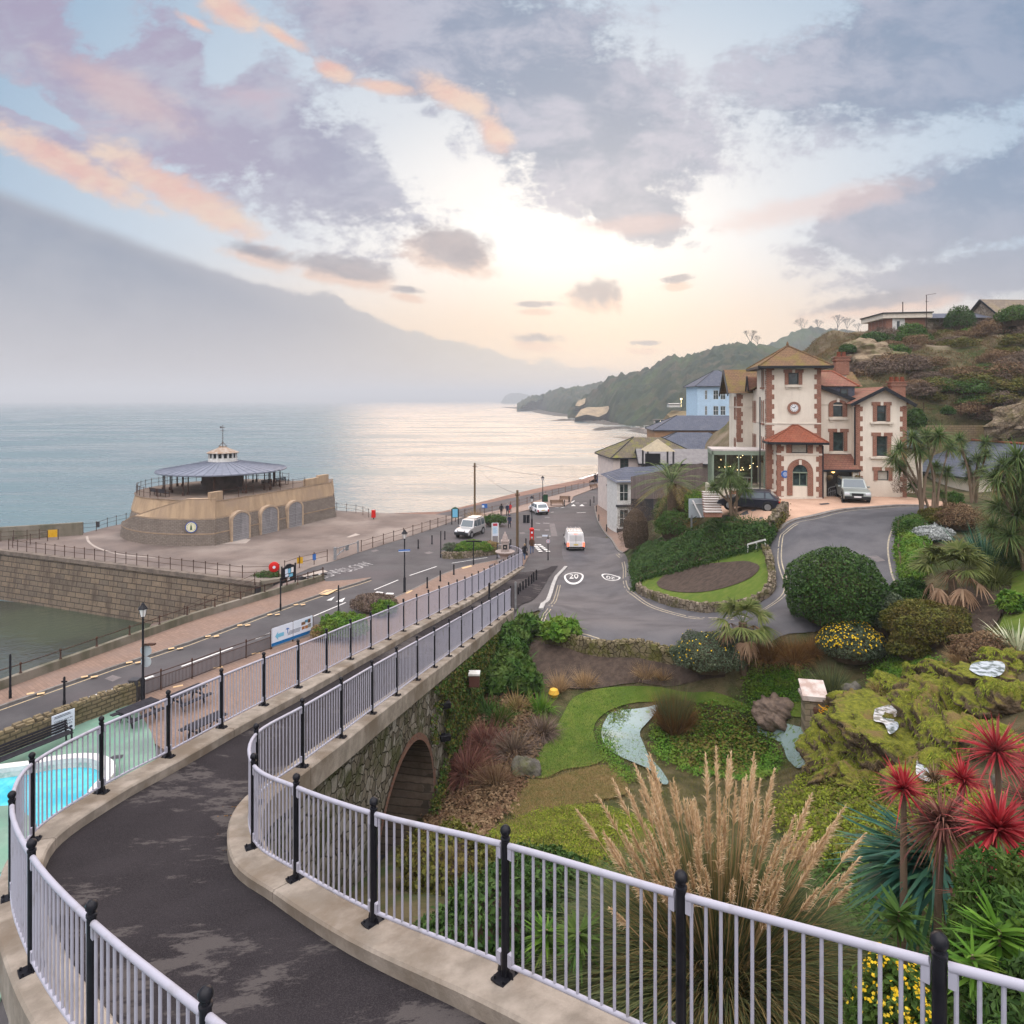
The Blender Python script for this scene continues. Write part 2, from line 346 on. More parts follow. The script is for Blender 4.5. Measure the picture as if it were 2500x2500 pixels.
 # ================================================================ setting: land form
SEA=-5.0
TP=[(1325,1478,2.5),(1310,1530,2.7),(1420,1568,3.0),(1560,1588,3.25),(1680,1592,3.6),(1800,1590,4.0),(1900,1570,4.6),(1401,1408,.8),(1490,1412,.9),(1540,1440,1.4),(1430,1500,2.1),(1600,1500,2.5),(1700,1510,3.2),(1820,1520,4.2),(1870,1475,5.0),(1890,1440,5.4),(1885,1380,6.0),(1900,1320,6.8),(2000,1400,6.1),(2100,1350,6.9),(2180,1400,6.6),(2150,1470,5.9),(2000,1270,7.8),(2200,1250,8.2),(2100,1225,8.2),(1930,1219,8.0),(1910,1285,7.5),(1790,1262,7.4),(1745,1240,7.2),(1560,1422,1.9),(1720,1478,3.5),(1880,1350,6.1),(1700,1370,4.3),(1820,1330,6.0),(1600,1340,2.8),(1540,1330,1.6),(1500,1250,1.2),(1530,1290,1.4),(1640,1290,4.3),(1440,1230,0.),(1700,1250,6.4),(1035,2000,.6),(1520,1790,1.0),(1600,1860,.9),(1400,1700,1.7),(1400,1620,2.25),(1450,1590,2.75),(1250,1600,2.0),(1290,1530,2.4),(1260,1750,1.5),(1300,1850,1.2),(1620,1700,1.8),(1985,1775,2.5),(1940,1830,1.5),(1880,1740,1.9),(2090,1640,3.8),(2060,1585,4.5),(2200,1625,4.5),(2290,1570,5.4),(2400,1450,6.9),(2300,1500,6.2),(2480,1560,6.7),(2410,1630,6.1),(2170,1730,4.0),(2050,1830,2.9),(2250,1900,4.4),(1750,1720,2.0),(1850,1690,2.5),(2350,1300,8.0),(2480,1350,8.3),(2250,1290,8.1),(2400,1230,8.6),(2498,1250,9.0),(1300,2000,1.9),(1200,2100,3.6),(1100,2200,5.4),(1500,2050,2.2),]
pts=[tuple(P(a,b,z))for a,b,z in TP]
pts+=[(-1.3,12.5,6.3),(1.2,10.,7.2),(2.9,9.2,7.4),(5,7,8.3),(7.7,12.,6.9),(10,9,8.4),(8,4,9),(3,5,8.8),(11,15,6.6),(14,14,7.8),(18,18,8.6),(4.5,14,4.6),(8,17,4.4),(1,17,2.6),(13,20,5.3),(26,25,9.5),(24,8,11),(45,20,15),(38,36,10.5),(27,45,8.7),(33,50,8.4),(40,52,8.4),(-8,60,0),(-6,52,.2),(-9,40,.3),(-10,30,.2),(-9,20,.4),(-6,27,.5),(0,66,0),(2,72,0),(0,80,0),(6,75,0),(6,90,0),(12,84,.1),(12,100,0),(44,68,9.),(13,72,.8),(17,80,2),(20,95,2),(16,62,4.6),(19,68,7.5),(24,72,8.5),(32,66,9.2),(38,66,8.8),(44,63,8.),(50,60,8.8),(60,60,12),(50,66,9),(40,60,7.8),(36,74,13.5),(42,72,14.8),(50,72,15),(44,80,19),(52,80,20),(38,80,16.5),(60,74,19),(46,88,21.3),(54,88,22.8),(64,86,24),(44,94,22.4),(54,96,24.6),(66,96,25.8),(76,92,26),(60,106,26.5),(48,104,26),(70,120,27),(56,120,26),(85,80,27),(75,70,24),(34,86,11),(30,92,5),(38,100,14),(28,110,2.5),(42,116,16),(24,120,1),(40,135,7)]
PT=np.array(pts);KC=1.2
def phi(a,b):return np.sqrt(((a[:,None,:]-b[None,:,:])**2).sum(-1)+KC*KC)
A_=phi(PT[:,:2],PT[:,:2])+np.eye(len(PT))*-.02;A1=np.block([[A_,np.ones((len(PT),1))],[np.ones((1,len(PT))),np.zeros((1,1))]])
WT=np.linalg.solve(A1,np.r_[PT[:,2],0.])
def vnoise(x,y,s,seed=0):
 """smooth value noise on arrays"""
 x=x/s;y=y/s;xi=np.floor(x).astype(np.int64);yi=np.floor(y).astype(np.int64);fx=x-xi;fy=y-yi;fx=fx*fx*(3-2*fx);fy=fy*fy*(3-2*fy)
 def h(i,j):
  n=(i*374761393+j*668265263+seed*974634777)&0x7fffffff;n=((n^(n>>13))*1274126177)&0x7fffffff;return((n^(n>>16))&0xffff)/65535.
 return(h(xi,yi)*(1-fx)+h(xi+1,yi)*fx)*(1-fy)+(h(xi,yi+1)*(1-fx)+h(xi+1,yi+1)*fx)*fy
def Hs(x,y):
 x=np.atleast_1d(np.asarray(x,float));y=np.atleast_1d(np.asarray(y,float));q=np.stack([x,y],1);o=np.empty(len(q))
 for i in range(0,len(q),4000):o[i:i+4000]=phi(q[i:i+4000],PT[:,:2])@WT[:-1]+WT[-1]
 k=np.clip((y-58)/9,0,1)*np.clip((7+(y-60)*.20-x)/4+1,0,1);o=o*(1-k)
 o[x<np.interp(y,[0,13,16,43,58],[-6.5,-6.5,-7.5,-4.,-2.6])]=0.
 return o
def H(x,y):return float(Hs(x,y)[0])
def gp(px,py,off=0.):
 """where the sight line through a survey mark meets the land"""
 ds=np.arange(6.,130.,.4);xs=(px-1250)/FP*ds;zs=CZ-(py-HOR)/FP*ds;hh=Hs(xs,ds);k=np.nonzero(zs<hh)[0]
 if len(k)==0:return P(px,py,0)
 i=max(k[0],1);a,b=zs[i-1]-hh[i-1],hh[i]-zs[i];d=ds[i-1]+.4*a/(a+b+1e-9);x=(px-1250)/FP*d
 return Vector((x,d,H(x,d)+off))
 # bridge rails, surveyed post by post: column, row of foot, distance
LP=[(3.4,10.62,-.6),(3.5,10.6,-.5),(502,0,4.9),(223.6,0,6.42),(77.4,2368,8.0),(29,2192,9.8),(78,2053,11.8),(247.6,1935,13.7),(410.8,1848,15.6),(540.6,1776.5,17.6),(644,1722,19.6),(727.7,1679,21.6),(797,1642,23.6),(855.7,1610,25.7),(905,1585,27.8),(948,1562,29.8),(985,1541.7,31.8),(1017,1525,33.8),(1046,1510.7,35.8),(1072,1497,37.8),(1095.5,1485.3,39.7),(1116,1475.5,41.6),(1135,1465.6,43.5),(1152,1456.3,45.4),(1167.8,1447.5,47.3),(1182,1438.8,49.2),(1195.8,1430.8,51.1),(1208,1423.3,52.9),(1219.6,1416.3,54.7),(1230,1410,56.5),(1239.8,1404,58.3),(1248.8,1398,60.0),(1257,1392.8,61.7),(1265.4,1387.6,63.3),(1275.7,1382,64.9)]
LR=[]
for i,(a,b,d)in enumerate(LP[2:]):
 if b==0:x=(a-1250)*d/FP;z={0:10.2,1:9.7}[i];LR.append(Vector((x,d,z)))
 else:LR.append(D(a,b,d))
LR=[Vector((1.4,2.2,11.1)),Vector((-.45,3.45,10.65))]+LR
RP=[(1234,2385,6.9),(912.4,2251,8.4),(723.6,2145,9.95),(619,2068,11.15),(625.5,1961,13.1),(738,1872,15.2),(833,1800.5,17.2),(908,1742.5,19.3),(968,1698,21.3),(1018,1660.6,23.4),(1060,1629.5,25.5),(1096,1602.6,27.6),(1126,1580,29.7),(1153,1560,31.7),(1176,1542.5,33.8),(1196.5,1527.5,35.9),(1214.7,1513.6,38.),(1231,1501.5,40.),(1246.6,1490.5,42.)]
RR=[Vector((5.4,2.2,11.75)),Vector((4.15,3.25,11.4)),Vector((2.77,4.38,11.0)),Vector((1.39,5.56,10.58))]+[D(*k)for k in RP]
def dense(pl,n=6):return[Vector(p)for p in catmull(pl,n)]
LD,RD=dense(LR),dense(RR)
def normals2(pl):
 o=[]
 for i in range(len(pl)):
  t=pl[min(i+1,len(pl)-1)]-pl[max(i-1,0)];t.z=0;t.normalize();o.append(Vector((t.y,-t.x,0)))
 return o
LN,RN=normals2(LD),normals2(RD)
def ptin(x,y,poly):
 c=np.zeros(len(x),bool);n=len(poly)
 for i in range(n):
  (x1,y1),(x2,y2)=poly[i][:2],poly[i-1][:2]
  if y1==y2:continue
  c^=((y1>y)!=(y2>y))&(x<(x2-x1)*(y-y1)/(y2-y1)+x1)
 return c
BANK=[(p.x,p.y)for p in RD]
# ---------------------------------------------------------------- land mesh
M_soilgrass=mat('rough garden earth',(.045,.042,.018),(.105,.085,.045),1.1,.95,bump=.8,bscale=14,dist=.08,col3=(.035,.055,.015),scale3=.35)
def landgrid(x0,x1,y0,y1,st):
 xs=np.arange(x0,x1+.01,st);ys=np.arange(y0,y1+.01,st);X,Y=np.meshgrid(xs,ys);z=Hs(X.ravel(),Y.ravel());x,y=X.ravel(),Y.ravel()
 rough=(vnoise(x,y,1.3,1)-.5)*.25+(vnoise(x,y,3.1,2)-.5)*.5
 steep=np.clip((y-66)/8,0,1)*np.clip((x-30)/6,0,1);cl=(vnoise(x,y,4.3,5)-.5)*2.4+(vnoise(x,y,1.7,6)-.5)*1.1
 z=z-.03+rough*np.clip((24-y)/6,0,1)*np.clip((x+1)/2,0,1)*.5+cl*steep
 nx,ny=len(xs),len(ys);V_=np.stack([x,y,z],1);i=np.arange(nx*ny).reshape(ny,nx);F_=np.stack([i[:-1,:-1],i[:-1,1:],i[1:,1:],i[1:,:-1]],-1).reshape(-1,4)
 c=V_[F_].mean(1);keep=np.ones(len(F_),bool)
 lim=np.interp(c[:,1],[p[1]for p in sorted(BANK,key=lambda q:q[1])if p[1]>13],[p[0]for p in sorted(BANK,key=lambda q:q[1])if p[1]>13]);near=c[:,1]<13
 keep&=~((c[:,0]<lim-.35)&~near&(c[:,1]<43))
 poly=[(p.x,p.y)for p in RD]+[(-30,44),(-30,-5),(12,-5)]
 keep&=~(near&ptin(c[:,0]-.4,c[:,1]+.2,poly))
 keep&=~((c[:,1]>84)&(c[:,0]<17+(c[:,1]-84)*.35))
 keep&=~((c[:,1]>=43)&(c[:,0]<np.interp(c[:,1],[43,57,64,140],[-3.2,-1.5,.5,.5])))&~((c[:,1]>66)&(c[:,0]<4))
 return V_,F_[keep]
V_,F_=landgrid(-6,64,2,84,.5);struct(npobj('garden_ground',V_,F_,M_soilgrass,smooth=True))
M_scrub=mat('winter scrub earth',(.15,.115,.07),(.08,.08,.035),.5,.95,bump=.9,bscale=6,dist=.3,col3=(.21,.165,.115),scale3=.18)
V_,F_=landgrid(2,130,83,150,1.);V_[:,2]-=.15;struct(npobj('hillside',V_,F_,M_scrub,smooth=True))
V_,F_=landgrid(63,130,2,84,1.);V_[:,2]-=.1;struct(npobj('hillside',V_,F_,M_scrub,smooth=True))
# ---------------------------------------------------------------- draping
def subdiv_poly(poly,st):
 b=bmesh.new();b.faces.new([b.verts.new((p[0],p[1],0))for p in poly])
 bmesh.ops.triangulate(b,faces=b.faces)
 xs=[p[0]for p in poly];ys=[p[1]for p in poly]
 for ax,lo,hi in((0,min(xs),max(xs)),(1,min(ys),max(ys))):
  k=math.floor(lo/st)*st+st
  while k<hi:
   co=[0,0,0];no=[0,0,0];co[ax]=k;no[ax]=1
   bmesh.ops.bisect_plane(b,geom=list(b.verts)+list(b.edges)+list(b.faces),dist=1e-5,plane_co=co,plane_no=no);k+=st
 return b
def drape(name,poly,m,off=.05,st=.5,zf=None,parent=None):
 b=subdiv_poly(poly,st);b.verts.ensure_lookup_table();x=np.array([v.co.x for v in b.verts]);y=np.array([v.co.y for v in b.verts]);z=Hs(x,y)if zf is None else zf(x,y)
 for v,k in zip(b.verts,z):v.co.z=k+off
 bmesh.ops.recalc_face_normals(b,faces=b.faces)
 if sum(f.normal.z for f in b.faces)<0:bmesh.ops.reverse_faces(b,faces=b.faces)
 me=bpy.data.meshes.new(name);b.to_mesh(me);b.free();me.materials.append(m);me.polygons.foreach_set('use_smooth',[True]*len(me.polygons))
 return link(bpy.data.objects.new(name,me),parent)
def gpoly(px,off=0.):return[gp(a,b)for a,b in px]
def smooth2(pl,n=5):return[Vector(p)for p in catmull(pl,n)]
def resample(pl,st):
 o=[pl[0]];acc=0.
 for a,b in zip(pl,pl[1:]):
  L=(b-a).length;t=st-acc
  while t<L:o.append(a.lerp(b,t/L));t+=st
  acc=(acc+L)%st if L else acc
  acc=L-(t-st)
 o.append(pl[-1]);return o
def ribbon(mb,pl,w,off,h=0.,ground=True,dx=0.):
 """flat strip (h=0) or kerb (h>0) along a line"""
 pl=[Vector(p)for p in pl];n=normals2(pl);a=[p+k*(dx-w/2)for p,k in zip(pl,n)];b=[p+k*(dx+w/2)for p,k in zip(pl,n)]
 if ground:
  for q in(a,b):
   zz=Hs([p.x for p in q],[p.y for p in q])
   for p,z in zip(q,zz):p.z=z
 for p in a+b:p.z+=off
 for i in range(len(a)-1):
  if h==0:mb.face([a[i],b[i],b[i+1],a[i+1]])
  else:
   z=Vector((0,0,h));q=Vector((0,0,-.15))
   mb.face([a[i]+z,b[i]+z,b[i+1]+z,a[i+1]+z]);mb.face([a[i]+q,a[i]+z,a[i+1]+z,a[i+1]+q]);mb.face([b[i]+z,b[i]+q,b[i+1]+q,b[i+1]+z])
 if h:
  for i in(0,-1):mb.face([a[i]+q,b[i]+q,b[i]+z,a[i]+z])
 return mb
 # ---------------------------------------------------------------- sea
m,nt=newmat('sea water');v=ocoord(nt,geo=True);mp=nt.new('ShaderNodeMapping');mp.inputs['Rotation'].default_value=(0,0,R(12));mp.inputs['Scale'].default_value=(.35,1.,1.);nt.l.new(v,mp.inputs[0])
h1=nt.noise(mp.outputs[0],.9,4.,.6);h2=nt.noise(mp.outputs[0],.16,4.,.6);h3=nt.noise(mp.outputs[0],.02,4.,.6)
c=nt.mix(nt.ss(h3,.35,.65),(.060,.115,.135,1),(.078,.138,.15,1))
rs=nt.ss(nt.noise(mp.outputs[0],.035,5.,.65),.38,.62,.12,.36);b=principled(nt,c,rs,0.,.5);hh=nt.add(nt.mul(h1,.35),nt.add(nt.mul(h2,1.1),nt.mul(h3,2.)))
bn=nt.new('ShaderNodeBump');bn.inputs['Strength'].default_value=.7;bn.inputs['Distance'].default_value=.8;nt.l.new(hh,bn.inputs['Height']);nt.l.new(bn.outputs[0],b.inputs['Normal']);out(nt,b.outputs[0]);M_sea=m
mb=MB();mb.face([(-9000,-200,SEA),(9000,-200,SEA),(9000,9500,SEA),(-9000,9500,SEA)]);struct(obj('sea',mb,M_sea))
# ---------------------------------------------------------------- flat sea front
M_asph=mat('worn asphalt',(.052,.049,.051),(.078,.074,.075),.35,.8,bump=.35,bscale=60,speck=.35,col3=(.085,.073,.075),scale3=.09,dist=.01,spec=.25)
M_asph2=mat('hill road asphalt',(.056,.055,.061),(.088,.086,.092),.5,.72,bump=.35,bscale=60,speck=.35,col3=(.105,.10,.103),scale3=.22,dist=.01,spec=.25)
M_plaza=mat('weathered plaza concrete',(.165,.128,.108),(.11,.085,.073),.22,.75,bump=.25,bscale=40,speck=.25,col3=(.225,.185,.158),scale3=.10,dist=.01,spec=.25)
M_pave=masonry('brick pavers',(.26,.155,.11),(.31,.19,.135),(.15,.10,.08),.22,.11,.012,(.8,.6),bump=.2)
m,nt=newmat('red brick pavers');v=ocoord(nt,geo=True);bt=nt.new('ShaderNodeTexBrick');mp=nt.new('ShaderNodeMapping');mp.inputs['Rotation'].default_value=(0,0,R(38));nt.l.new(v,mp.inputs[0]);nt.l.new(mp.outputs[0],bt.inputs[0])
bt.inputs['Scale'].default_value=1;bt.inputs['Brick Width'].default_value=.4;bt.inputs['Row Height'].default_value=.2;bt.inputs['Mortar Size'].default_value=.012
bt.inputs['Color1'].default_value=(.175,.115,.085,1);bt.inputs['Color2'].default_value=(.22,.145,.107,1);bt.inputs['Mortar'].default_value=(.13,.09,.07,1)
c=nt.mix(nt.ss(nt.noise(v,.5,5.),.4,.7,0.,.5),bt.outputs[0],(.17,.125,.105,1));b=principled(nt,c,.8,0.,.3);nt.l.new(bumpn(nt,bt.outputs['Fac'],.3,-.01),b.inputs['Normal']);out(nt,b.outputs[0]);M_pave=m
M_kerb=mat('granite kerb',(.20,.185,.17),(.13,.12,.11),3.,.8,bump=.3)
M_white=mat('road paint white',(.62,.61,.58),(.40,.39,.37),5.,.7,lo=.45,hi=.75)
M_yellow=mat('road paint faded yellow',(.42,.33,.20),(.26,.22,.16),4.,.75,lo=.4,hi=.7)
M_buff=mat('buff tactile slab',(.62,.42,.22),(.48,.34,.2),4.,.8)
Q0,Q1=P(5,1343.6),P(624,1420);QM=P(697,1415)
FARR=[P(a,b)for a,b in((822,1247),(870,1250),(919,1252),(990,1256),(1061,1256))]
BE=[P(1135,1240),P(1220,1222),P(1300,1205),P(1400,1184),P(1462,1172)]
BACKE=[P(a,b)for a,b in((-120,1312),(-60,1314),(203,1302),(262,1287),(336,1271),(400,1256),(500,1240),(640,1232),(760,1237))]
# ground plate of the whole front, asphalt
plate=[(-34,30),Q0+Vector((-40,24,0)),Vector((-100,112,0)),P(560,1200),FARR[0],FARR[2],FARR[4],BE[0],BE[1],BE[2],BE[3],Vector((16,132,0)),Vector((24,132,0)),Vector((24,100,0)),Vector((15.,88,0)),Vector((11.,76,0)),Vector((8.2,68.5,0)),Vector((2.6,66,0)),Vector((.5,63,0)),Vector((-2.2,54,0)),Vector((-4,42,0)),Vector((-6,30,0)),Vector((-10,10,0)),Vector((-10,4,0))]
WALLN=[P(-60,1708),P(0,1690),P(466,1520),P(792,1420)]
plate=[Vector((-33,20,0)),WALLN[0]+Vector((-8,-4,0)),WALLN[1],WALLN[2],WALLN[3],P(800,1397),P(697,1415),Q1,Q0,Q0+Vector((-4,2.5,0)),Vector((-70,79,0))]+BACKE+[FARR[0]]+plate[5:]
mb=MB();mb.prism(plate,-6.5,0.,0);struct(obj('esplanade_road',mb,M_asph))
pz=[Q1+Vector((.0,.0,0)),Q0,Q0+Vector((-4,2.5,0)),Vector((-70,79,0))]+BACKE+[FARR[0],FARR[1],FARR[2],FARR[3],FARR[4],P(1130,1263),P(1068,1287),P(975,1318),P(874,1350),P(816,1370),P(760,1386),P(697,1413)]
mb=MB();mb.prism(pz,-.1,.03);struct(obj('plaza',mb,M_plaza))
M_slab=mat('pale concrete slab',(.36,.31,.27),(.28,.24,.21),1.,.8,bump=.2)
mb=MB()
for q in(((541,1329),(571,1311),(612,1318),(600,1327)),((845,1312),(868,1303),(880,1306),(852,1313)),((735,1405),(790,1392),(800,1396),(742,1409))):mb.prism([P(*k)for k in q],.0,.036)
struct(obj('concrete_patch',mb,M_slab))
mb=MB();cv=smooth2([P(a,b,0.)for a,b in((212,1310),(218,1325),(245,1341),(300,1355),(380,1362))],6);ribbon(mb,cv,.25,.0,.05,False)
struct(obj('drain_channel',mb,M_slab))
# pavements
KN=[P(a,b)for a,b in((-60,1750),(0,1728),(279,1630),(466,1569),(689,1485.6),(800,1447),(885,1421),(905,1414))]
mb=MB();mb.prism(WALLN+[P(796,1422),P(860,1418),P(905,1412)]+KN[::-1],-.05,.10);struct(obj('pavement',mb,M_pave))
mb=MB();ribbon(mb,resample(KN,1.),.16,0.,.11,False,-.02);struct(obj('kerb',mb,M_kerb))
fence_px=[(326,1712),(393,1688),(469,1660),(538,1633),(601,1610),(661,1588),(766,1546)]
FEN=[P(a,b)for a,b in fence_px]
near_pave=[FEN[0]+Vector((.05,-.6,0))]+[p+Vector((.1,.25,0))for p in FEN[:6]]+[P(790,1545),P(960,1462),P(990,1448),P(1024,1432),P(1083,1402),P(1140,1383),P(1224,1366),P(1290,1358)]
near_pave+=[Vector((.9,63.5,0)),Vector((-1.6,55,0)),Vector((-4.3,42,0)),Vector((-7,30,0)),Vector((-8,25,0)),P(330,1790)]
mb=MB();mb.prism(near_pave,-.05,.09);struct(obj('pavement',mb,M_pave))
KR=[P(a,b)for a,b in((790,1547),(870,1505),(960,1463),(990,1449),(1024,1433),(1083,1403),(1140,1384),(1224,1367))]
mb=MB();ribbon(mb,smooth2(KR,4),.16,0.,.10,False);struct(obj('kerb',mb,M_kerb))
# shingle beach beyond the front
M_beach=mat('wet shingle',(.17,.095,.07),(.24,.15,.11),1.2,.9,bump=.8,bscale=8,col3=(.13,.075,.06),scale3=.2)
mb=MB();bt_=[FARR[2],FARR[4],BE[0],BE[1],BE[2],BE[3],Vector((18,150,0)),Vector((46,220,0))];bo=[P(919,1254,SEA+.1),P(1078,1249,SEA+.1),P(1150,1232,SEA+.1),P(1250,1206,SEA+.1),P(1330,1188,SEA+.1),P(1420,1170,SEA+.1),P(1480,1150,SEA+.1),P(1640,1090,SEA+.1)]
for i in range(len(bt_)-1):
 a,b_,c_,d_=bt_[i]+Vector((0,0,-1.6)),bt_[i+1]+Vector((0,0,-1.6)),bo[i+1],bo[i]
 n=6
 for j in range(n):
  mb.face([a.lerp(d_,j/n),b_.lerp(c_,j/n),b_.lerp(c_,(j+1)/n),a.lerp(d_,(j+1)/n)])
 mb.face([d_,c_,c_+Vector((-4,4,-2)),d_+Vector((-4,4,-2))])
struct(obj('beach',mb,M_beach))
M_foam=mat('foam',(.75,.74,.72),(.6,.6,.6),2.,.6)
mb=MB();fo=smooth2([P(1418,1169.5,SEA+.08),P(1440,1163,SEA+.08),P(1462,1157,SEA+.08),P(1500,1140,SEA+.08)],8)
for i,p in enumerate(fo):p.x+=.5*math.sin(i*1.7)
ribbon(mb,fo,1.6,.02,0,False);struct(obj('surf_foam',mb,M_foam))
# slipway from the road down to the harbour water
mb=MB();a0,a1=P(697,1415)+Vector((0,0,-.02)),P(792,1418)+Vector((0,0,-.02));b0,b1=P(400,1525,SEA-.4),P(560,1487,SEA+2.6)
w0=WALLN[2]+Vector((0,0,-3.5));mb.face([a0,a1,WALLN[2]+Vector((0,.2,-2.6)),Q1.lerp(Q0,.12)+Vector((0,-.2,-2.6))]);mb.face([WALLN[2]+Vector((0,.2,-2.6)),WALLN[1].lerp(WALLN[2],.45)+Vector((0,.2,SEA-.6)),Q1.lerp(Q0,.42)+Vector((0,-.2,SEA-.6)),Q1.lerp(Q0,.12)+Vector((0,-.2,-2.6))])
M_slip=mat('wet slipway',(.17,.12,.10),(.10,.075,.06),.5,.6,bump=.5,bscale=10,spec=.5)
struct(obj('slipway',mb,M_slip))
# shallow harbour water between the walls
m,nt=newmat('harbour water');v=ocoord(nt,geo=True);c=nt.mix(nt.ss(nt.noise(v,.12,4.),.4,.65),(.045,.058,.038,1),(.03,.036,.028,1));b=principled(nt,c,.12,0.,.5);nt.l.new(bumpn(nt,nt.add(nt.noise(v,1.6,4.),nt.noise(v,.5,3.)),.35,.15),b.inputs['Normal']);out(nt,b.outputs[0])
mb=MB();mb.face([Q0+Vector((-40,24,SEA+.05)),Q0+Vector((0,-1.2,SEA+.05)),Q1+Vector((2,3,SEA+.05)),WALLN[2]+Vector((2,0,SEA+.05)),WALLN[0]+Vector((2,-2,SEA+.05)),Vector((-75,18,SEA+.05))]);struct(obj('harbour_water',mb,m))
# ================================================================ ramp bridge
M_conc=mat('weathered concrete',(.33,.285,.235),(.21,.18,.145),1.9,.85,bump=.5,bscale=25,streak=False,col3=(.17,.135,.10),scale3=.7,dist=.015)
M_fascia=mat('grey concrete fascia',(.29,.265,.23),(.18,.165,.14),1.5,.85,bump=.3,bscale=20,streak=True,dist=.015)
m,nt=newmat('dark footway asphalt');v=ocoord(nt,geo=True);mp=nt.new('ShaderNodeMapping');mp.inputs['Rotation'].default_value=(0,0,R(25));mp.inputs['Scale'].default_value=(.7,1.6,1.);nt.l.new(v,mp.inputs[0])
pn=nt.add(nt.noise(mp.outputs[0],1.5,10.,.78),nt.mul(nt.sub(nt.noise(v,.28,3.),.5),.9))
c=nt.mix(nt.ss(nt.noise(v,.8,4.),.3,.7),(.017,.0145,.0165,1),(.026,.0225,.025,1));c=nt.mix(nt.ss(pn,.57,.63,0.,.85),c,(.085,.075,.071,1))
c=nt.mix(nt.mul(nt.ss(nt.noise(v,70.,3.,.7),.45,.62),.6),c,(.055,.05,.05,1));b=principled(nt,c,.9,0.,.06);nt.l.new(bumpn(nt,nt.noise(v,110.,3.),.5,.006),b.inputs['Normal']);out(nt,b.outputs[0]);M_deck=m
M_rubW=rubble('flint and greensand rubble',(.10,.085,.06),(.19,.165,.125),(.27,.25,.21),3.2,1.,green=(.055,.06,.022))
M_brick=masonry('old red brick',(.15,.06,.038),(.21,.095,.06),(.14,.12,.10),.23,.08,.012,(.3,.95),bump=.4)
M_arch_in=masonry('dark arch stone',(.16,.12,.09),(.22,.17,.13),(.10,.08,.06),.6,.3,.03,(.3,.95),stain=(.05,.045,.03),wob=.12)
ramp=thing('ramp_bridge','curving ramp bridge of concrete kerbs and dark asphalt running down to the sea front','bridge',(0,0,0))
KT=.22
pairs=((0,1),(1,3),(2,4),(4,5.6),(6,7.5),(8,9),(21,22))
def at_i(dl,i,n=6):k=i*n;a=int(math.floor(k));a=min(a,len(dl)-2);return dl[a].lerp(dl[a+1],k-a)
mb=MB();NS=260;prev=None
for s_ in range(NS+1):
 t=s_/NS*(21);lo=max(j for j in range(len(pairs)-1)if pairs[j][0]<=t);(a0,b0),(a1,b1)=pairs[lo],pairs[lo+1];u=b0+(b1-b0)*(t-a0)/(a1-a0)
 l,r=at_i(LD,t),at_i(RD,u);row=[l.lerp(r,k/8)-Vector((0,0,KT))for k in range(9)];i=mb.vs(row)
 if prev is not None:
  for k in range(8):mb.fi((prev+k,prev+k+1,i+k+1,i+k))
 prev=i
tail=LD[21*6:];rr=[gp(1262,1468),gp(1300,1440),gp(1340,1410),gp(1375,1388)]
endR=RD[-1]
for k,l in enumerate(tail):
 f=k/(len(tail)-1);q=endR.lerp(Vector((4.4,64.5,.05)),f);q=Vector((q.x,q.y,max(H(q.x,q.y)+.12,.1)))if f>.05 else endR-Vector((0,0,KT))
 row=[(l-Vector((0,0,KT))).lerp(q,j/8)for j in range(9)];i=mb.vs(row)
 if k:
  for j in range(8):mb.fi((prev+j,prev+j+1,i+j+1,i+j))
 prev=i
deck=obj('footway',mb,M_deck,ramp,True)
def kerbmesh(dl,nn,side,j0=0,j1=None,outer=.20,inner=.36,fas=.55,gap=.012,every=18):
 """cast kerb blocks with joints; side +1 means the footway lies on the right-hand side"""
 mb=MB();dl=dl[j0:j1];nn=nn[j0:j1];N_=len(dl)
 for i in range(N_-1):
  a,b=dl[i].copy(),dl[i+1].copy();na,nb=nn[i]*side,nn[i+1]*side
  if i%every==0 and i:a=a.lerp(b,.05)
  sec=((inner,-KT-.05),(inner,-.03),(inner-.03,0.),(-outer+.03,0.),(-outer,-.03),(-outer,-fas),(-outer+.2,-fas))
  r=[mb.vs([p+k*o+Vector((0,0,z))for o,z in sec])for p,k in((a,na),(b,nb))]
  for k in range(len(sec)-1):mb.fi((r[0]+k,r[0]+k+1,r[1]+k+1,r[1]+k))
  if i%every==0 or i==0:mb.fi([r[0]+k for k in range(len(sec))])
  if(i+1)%every==0 or i==N_-2:mb.fi([r[1]+k for k in range(len(sec))][::-1])
 return mb
obj('kerb',kerbmesh(LD,LN,1),M_conc,ramp);obj('kerb',kerbmesh(RD,RN,-1),M_conc,ramp)
# retaining walls below
def wallmesh(dl,nn,side,bot,top=-.5,inset=-.1,st=1):
 mb=MB()
 for i in range(0,len(dl)-1,st):
  j=min(i+st,len(dl)-1);a,b=dl[i]+nn[i]*side*(-inset-.2+.14)*-1,dl[j]+nn[j]*side*(-inset-.2+.14)*-1
  mb.face([(a.x,a.y,bot(a)),(b.x,b.y,bot(b)),(b.x,b.y,b.z+top),(a.x,a.y,a.z+top)])
 return mb
obj('retaining_wall',wallmesh(LD,LN,1,lambda p:-.3,st=2),M_fascia,ramp)
